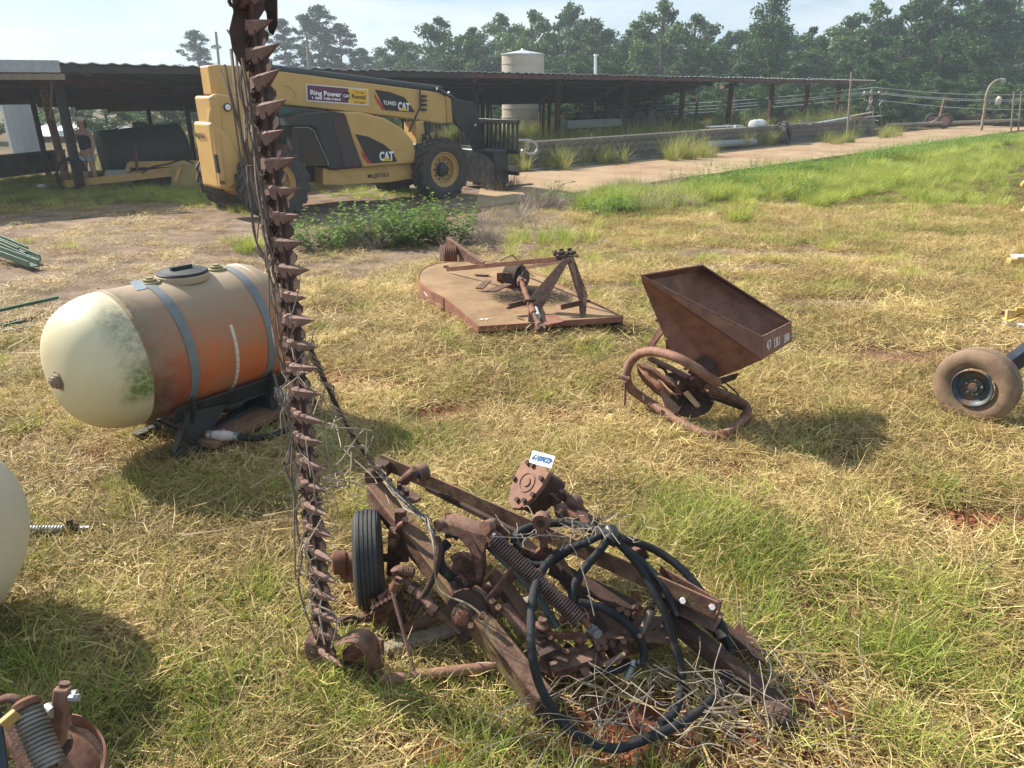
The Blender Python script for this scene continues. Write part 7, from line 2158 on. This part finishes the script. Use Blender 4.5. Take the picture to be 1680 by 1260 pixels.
sc('dry_brush', 'grey dry brush heaped under the slab edge', np.concatenate([strip_pts(160, 15.2, 16.4, .2, 5.2), strip_pts(90, 15.6, 16.4, 9, 22, pr), pxpts([(1060, 335, 45, 9, 40), (820, 370, 35, 8, 26), (780, 395, 20, 6, 10), (600, 405, 60, 4, 14)])]), .6, 1.15, brush_src)
sc('yellow_weeds', 'tall yellow green weeds growing at the foot of the block wall', np.concatenate([strip_pts(120, 22.5, 23.0, .2, 21, lambda x, y: np.clip((fbm(x * .8, y * .8 + 4) - .42) * 6, 0, 1)), pxpts([(997, 268, 8, 2, 16), (1110, 262, 14, 2, 9), (1150, 258, 14, 2, 9), (905, 276, 18, 2, 14), (880, 262, 8, 2, 8), (1385, 236, 14, 2, 12), (1450, 226, 10, 2, 10)])]), .55, 1.2, tallY_src)
x_ = strip_pts(500, 25.5, 30, 0, 22, pr); sc('shed_weeds', 'green weeds growing inside and behind the open shed', np.concatenate([x_, strip_pts(500, 44, 54, -16, 20)]), .8, 1.8, tallY_src)
sc('verge_grass', 'short green grass on the verge by the yellow towed mower', pxpts([(240, 320, 60, 6, 260), (60, 322, 50, 6, 160), (350, 330, 25, 5, 60), (420, 345, 25, 4, 40), (620, 318, 40, 5, 60)]), .5, 1.0, tuft_src)
def bush(px, py, w_, h_, n, label, seed, m_=WEED, leaf=.085):
    random.seed(seed)
    g = P(px, py)
    o = thing('leafy_bush', label, 'bush', g)
    V, F, c, h = leafy(int(n * .62), h_ * .3, h_ * 1.25, w_, leaf, 13, .6)
    me = npmesh('foliage', V, F, {'c': c}, [m_]); link('foliage', me, o, MW[o])
    m = MB()
    for k in range(8):
        a = random.uniform(0, 6.28); m.tube([(0, 0, 0), (math.cos(a) * w_ * .5, math.sin(a) * w_ * .5, h_ * .55)], [.008, .003], 4)
    m.build('stem', BARK, o, local=True)
for i, (px, py, w_, h_, n, lb_) in enumerate([(530, 408, .40, .50, 90, 'leftmost green leafy bush in the row before the telehandler'), (618, 398, .42, .62, 110, 'second leafy bush from the left in the row before the telehandler'),
        (672, 400, .45, .72, 130, 'tallest leafy bush in the middle of the row before the telehandler'), (728, 396, .38, .60, 100, 'right-hand leafy bush of the row behind the rotary cutter tail'), (580, 400, .3, .34, 50, 'low leafy bush filling the gap between the two left bushes'), (648, 404, .25, .35, 46, 'small leafy bush at the foot of the tallest bush'),
        (1023, 352, .35, .35, 40, 'small green bush under the slab edge right of the rotary cutter hitch'), (1290, 320, .8, .45, 90, 'broad green bush against the slab edge above the hopper')]):
    bush(px, py, w_, h_, n, lb_, 100 + i)
random.seed(77)
# stray light stalks and litter in the near grass
sc('straw_stalks', 'long pale stalks lying loose on top of the straw', np.stack([*(lambda q: (q[0], q[1], zat(q[0], q[1]) + .05))(spots(420, 1.7, 6.5))], -1), .8, 1.5, [source('long_stalk', [strands(3, .1, .25, .5, .004, .96, .12, 5)], STRAW)], .06)
sc('dirt_clods', 'small red dirt clods lying on the bare patches', pxpts([(730, 1110, 40, 10, 60), (1000, 1010, 50, 18, 90), (1290, 1175, 30, 12, 40), (955, 690, 60, 12, 50), (575, 980, 8, 20, 30), (1500, 770, 60, 14, 50), (640, 650, 60, 14, 50), (1040, 1225, 90, 10, 90), (1120, 1150, 60, 16, 70), (640, 1010, 30, 12, 40), (1600, 860, 40, 14, 30), (300, 408, 80, 6, 80), (180, 455, 80, 14, 60)]), .4, 1.3,
   [(lambda m: bpy.data.objects.new('clod', m.mesh('clod', [mat('red_clod', (.26, .085, .035), (.34, .13, .06), rough=.95, scale=30)], False)))((lambda m: (m.sphere((0, 0, .006), .016, 7, (1, .8, .6)), m)[1])(MB()))], .8)

# ------------------------------------------------------------------ clutter along the wall and in the shed
ty = thing('tractor_tyre', 'big worn tractor tyre leaning against the block wall', 'tyre', P(1292, 238))
tp_ = PK(1288, 223, 22.75)
ax = Vector((.83, -.50, .33)).normalized()
Mt = Matrix.Translation(tp_) @ (Vector((0, 1, 0)).rotation_difference(ax)).to_matrix().to_4x4()
me = tyre_mesh(.66, .42, .36, 15, .06, 30).mesh('tyre', [TYRE], True); me.transform(MW[ty].inverted() @ Mt)
q = bpy.data.objects.new('tyre_body', me); C.objects.link(q); q.parent = ty; MW[q] = MW[ty].copy()
m = MB(); m.lathe((0, 0, 0), (0, 1, 0), [(-.15, .365), (-.16, .345), (.16, .345), (.15, .365)], 28, False); me = m.mesh('bead', [RUBBER], True); me.transform(MW[ty].inverted() @ Mt); q = bpy.data.objects.new('bead', me); C.objects.link(q); q.parent = ty; MW[q] = MW[ty].copy()
def TKp(px, py, K): return PK(px, py, K)
a_, b_ = TKp(1158, 238, 22.6), TKp(1238, 233, 22.6)
m = MB(); m.tube([a_, b_], .14, 14); o = m.build('drain_pipe', mat('grey_plastic', (.16, .18, .19), (.24, .25, .26), rough=.6, scale=3)); tag(o, 'dark grey drain pipe lying at the foot of the block wall left of the tyre', 'pipe')
o = thing('water_barrel', 'white barrel lying on its side on top of the block wall', 'barrel', TKp(1242, 209, 23.4)); c_ = TKp(1242, 204, 23.6)
m = MB(); m.lathe(c_ - AL * .45, AL, [(0, .12), (.02, .19), (.45, .20), (.88, .19), (.9, .12)], 20); m.build('shell', WHITE, o)
for f in (-.22, .2):
    m = MB(); m.lathe(c_ + AL * f, AL, [(-.02, .198), (0, .208), (.02, .198)], 20, False); m.build('hoop', WHITE, o)
for i, (x0, y0, x1, y1, K, mm, lb_, nm) in enumerate([(1150, 214, 1222, 209, 23.7, GREYWOOD, 'pale plank lying on the wall top left of the white barrel', 'plank'), (1162, 208, 1215, 206, 24.2, WHITE, 'thin white board behind the plank on the wall top', 'board'),
        (1340, 202, 1392, 193, 23.5, GALV, 'bent pale metal sheet lying over the right part of the wall', 'metal_sheet'), (1395, 191, 1432, 184, 23.5, GREYWOOD, 'weathered plank sloping up to the utility pole', 'plank'), (1404, 196, 1428, 193, 23.6, REDST, 'red steel box section on the right end of the wall', 'steel_section'),
        (1420, 193, 1446, 190, 23.4, GREYWOOD, 'short grey board on the very right end of the wall', 'board')]):
    m = MB(); m.bar(TKp(x0, y0, K), TKp(x1, y1, K), .30 if i in (1, 2) else .18, .10 if i == 4 else .05); o = m.build(nm, mm, bevel=.004); tag(o, lb_, 'plank' if nm in ('plank', 'board') else 'scrap metal')
random.seed(5)
m = MB()
for k in range(60):
    p = TKp(random.choice([random.uniform(1180, 1330), random.uniform(1395, 1445)]), 0, 24); x = random.uniform(1190, 1440); p = TKp(x, 214 - (x - 1190) * .075 + random.uniform(-3, 3), random.uniform(23.3, 24.4))
    d_ = Vector((random.uniform(-1, 1), random.uniform(-1, 1), random.uniform(-.2, .3))).normalized(); m.bar(p, p + d_ * random.uniform(.1, .5), random.uniform(.03, .15), random.uniform(.02, .08))
o = m.build('rubble', mat('rubble', (.30, .27, .23), (.42, .39, .34), (.14, .12, .1), rough=.9, scale=3)); tag(o, 'small broken scraps strewn along the top of the block wall', None, None, 'stuff')
# bent conduit pieces by the utility pole
for i, pts in enumerate([[(1418, 164), (1425, 168), (1424, 178), (1420, 182)], [(1430, 196), (1433, 180), (1428, 170), (1432, 164)], [(1446, 204), (1445, 185), (1443, 172), (1449, 164)]]):
    m = MB(); m.tube(spline([PK(x, y, 24.0) for x, y in pts], 5), .025, 6); o = m.build('bent_conduit', GALV); tag(o, ['small curled conduit hanging left of the utility pole', 'bent conduit standing at the foot of the utility pole', 'hooked pipe standing right of the utility pole'][i], 'pipe')
# tractor in the shed
tr = thing('old_tractor', 'dark old tractor with loader arms parked under the shed', 'tractor', TK(8.0, 31.5, -.35))
def W(px, py, K=31.0): return PK(px, py, K)
def wheel_at(par, c_, rad, wid, axv, rimm, nm='wheel', lug=True, ribs=None):
    Mq = Matrix.Translation(c_) @ (Vector((0, 1, 0)).rotation_difference(axv)).to_matrix().to_4x4()
    me = tyre_mesh(rad, wid, rad * .55, 14, rad * .06, 24, ribs).mesh('tyre', [TYRE], True); me.transform(MW[par].inverted() @ Mq)
    w_ = bpy.data.objects.new(nm, me); C.objects.link(w_); w_.parent = par; MW[w_] = MW[par].copy()
    me = rim_mesh(rad * .56, wid, -wid * .1, 20).mesh('rim', [rimm], True); me.transform(MW[par].inverted() @ Mq)
    r_ = bpy.data.objects.new('rim', me); C.objects.link(r_); r_.parent = w_; MW[r_] = MW[par].copy()
vdir = Vector((-AL.y, AL.x, 0))
wheel_at(tr, W(1045, 203), .62, .4, vdir, RUSTD); wheel_at(tr, W(1045, 203) + vdir * 1.5, .62, .4, vdir, RUSTD)
wheel_at(tr, W(1112, 208), .40, .3, vdir, RUSTD); wheel_at(tr, W(1112, 208) + vdir * 1.5, .40, .3, vdir, RUSTD)
m = MB(); m.bar(W(1050, 198) + vdir * .7, W(1112, 200) + vdir * .7, .6, .5); m.build('engine_body', BLK, tr, bevel=.03)
m = MB(); m.box(W(1068, 196) + vdir * .2, (.55, .5, .95), AL); m.build('radiator_housing', BLK, tr, bevel=.02)
for px in (1076, 1108):
    for dv in (.2, 1.2):
        m = MB(); m.bar(W(px, 200) + vdir * dv, W(px, 174) + vdir * dv, .06, .06, (1, 0, 0)); m.build('canopy_post', BLK, tr)
m = MB(); m.bar(W(1073, 173) + vdir * .7, W(1111, 173) + vdir * .7, 1.2, .06); m.build('canopy', BLK, tr)
m = MB(); m.bar(W(1085, 183), W(1118, 203), .08, .16); m.build('loader_arm', REDST, tr, bevel=.01); m = MB(); m.bar(W(1085, 183) + vdir * 1.3, W(1118, 203) + vdir * 1.3, .08, .16); m.build('loader_arm', REDST, tr, bevel=.01)
m = MB(); m.bar(W(1118, 203), W(1112, 213), .08, .14); m.build('loader_arm', REDST, tr, bevel=.01)
o = thing('feed_trough', 'long grey trough lying under the shed left of the tractor', 'trough', W(975, 212, 30.5))
a_, b_ = W(925, 211, 30.5), W(1018, 206, 30.5); m = MB(); m.channel(a_, b_, .45, .3, .03); m.build('trough_body', mat('grey_trough', (.22, .23, .23), (.3, .3, .3), rough=.7, scale=3), o)
for f in (.1, .9):
    m = MB(); m.box(a_.lerp(b_, f) - Vector((0, 0, .12)), (.1, .5, .25), AL); m.build('foot', UNDER, o)
o = thing('machine_shape', 'dark low machine with two round drums standing behind the trough', 'machine', W(960, 205, 35)); m = MB(); m.bar(W(945, 203, 35), W(985, 201, 35), .7, .5); m.build('body', BLK, o, bevel=.05)
for px in (950, 978):
    m = MB(); m.lathe(W(px, 196, 35), (0, 0, 1), [(0, .2), (.3, .2), (.35, .1)], 12); m.build('drum', BLK, o)

# axles on the slab at the far right
def axle(px, py, r_, label, rimm, cyl):
    c_ = P(px, py, 0); c_ = PY(px, py - 10, c_.y); K = c_.y - c_.x
    gz_ = -.27; c_.z = gz_ + r_
    o = thing('wheeled_axle', label, 'axle', (c_.x, c_.y, gz_))
    ax = Vector((.30, .95, 0)).normalized()
    wheel_at(o, c_, r_, .22, ax, rimm, ribs=3); wheel_at(o, c_ + ax * 1.1 + Vector((-.55, 0, 0)), r_ * .95, .22, ax, rimm, ribs=3)
    m = MB(); m.tube([c_, c_ + ax * 1.1 + Vector((-.55, 0, 0))], .05, 8); m.build('axle_tube', RUST, o)
    return o, c_
o, c_ = axle(1549, 212, .46, 'two-wheeled axle with long tongue resting on the slab and a short upright post', mat('pink_rim', (.35, .20, .16), rough=.7), 0)
m = MB(); m.bar(c_ + Vector((-.4, .3, .0)), Vector((c_.x - 2.2, c_.y - .6, -.22)), .10, .10); m.build('tongue', GREYWOOD, o, bevel=.01)
m = MB(); m.bar(c_ + Vector((-.05, .5, .1)), c_ + Vector((.02, .5, 1.35)), .20, .16, (1, 0, 0)); m.build('upright_post', RUSTM, o, bevel=.01)
m = MB(); m.bar(c_ + Vector((-.3, .5, .15)), c_ + Vector((.3, .5, .15)), .2, .1); m.build('saddle', RUST, o)
o, c_ = axle(1635, 210, .48, 'two-wheeled axle with yellow hub carrying an upright cream cylinder', mat('orange_rim', (.50, .27, .06), (.35, .2, .08), rough=.6, scale=9), 1)
m = MB(); m.lathe(c_ + Vector((.1, .5, .25)), (0, 0, 1), [(0, .18), (.02, .20), (1.0, .20), (1.08, .12), (1.16, .06)], 16); m.build('cylinder', CREAM, o)
m = MB(); m.lathe(c_ + Vector((.1, .5, 1.4)), (0, 0, 1), [(0, .05), (.03, .08), (.10, .08), (.14, .04)], 10); m.build('valve', BLK, o)
m = MB(); m.bar(c_ + Vector((-.2, .4, .15)), c_ + Vector((-2.0, .2, .12)), .10, .12); m.build('tongue', RUSTM, o, bevel=.01)
# low rail and poles behind the slab end
m = MB(); m.tube([PK(1455, 205, 24.5), PK(1700, 196, 17.5)], .09, 8); o = m.build('fallen_rail', GREYWOOD); tag(o, 'long low rail lying behind the wheeled axles', 'rail')
for i, px in enumerate((1662, 1674)):
    pole('fence_post', ['thin fence post right of the cream cylinder', 'thinner fence post at the right edge behind the axles'][i], px, 150, 205, 46, .05, GREYWOOD, 2)
# ------------------------------------------------------------------ haze
hm = bpy.data.materials.new('air')
hm.use_nodes = True
nt = hm.node_tree
nt.nodes.clear()
pv = nt.nodes.new('ShaderNodeVolumePrincipled')
pv.inputs['Color'].default_value = (0.80, 0.90, 1.0, 1)
pv.inputs['Density'].default_value = 0.0014
pv.inputs['Anisotropy'].default_value = 0.3
out = nt.nodes.new('ShaderNodeOutputMaterial')
nt.links.new(pv.outputs[0], out.inputs['Volume'])
m = MB(); m.box((0, 130, 12), (640, 500, 30))
m.box  # closed box round the field
hz_o = m.build('haze', [hm], smooth=False)
tag(hz_o, 'pale morning haze hanging over the field and the wood', None, None, 'stuff')
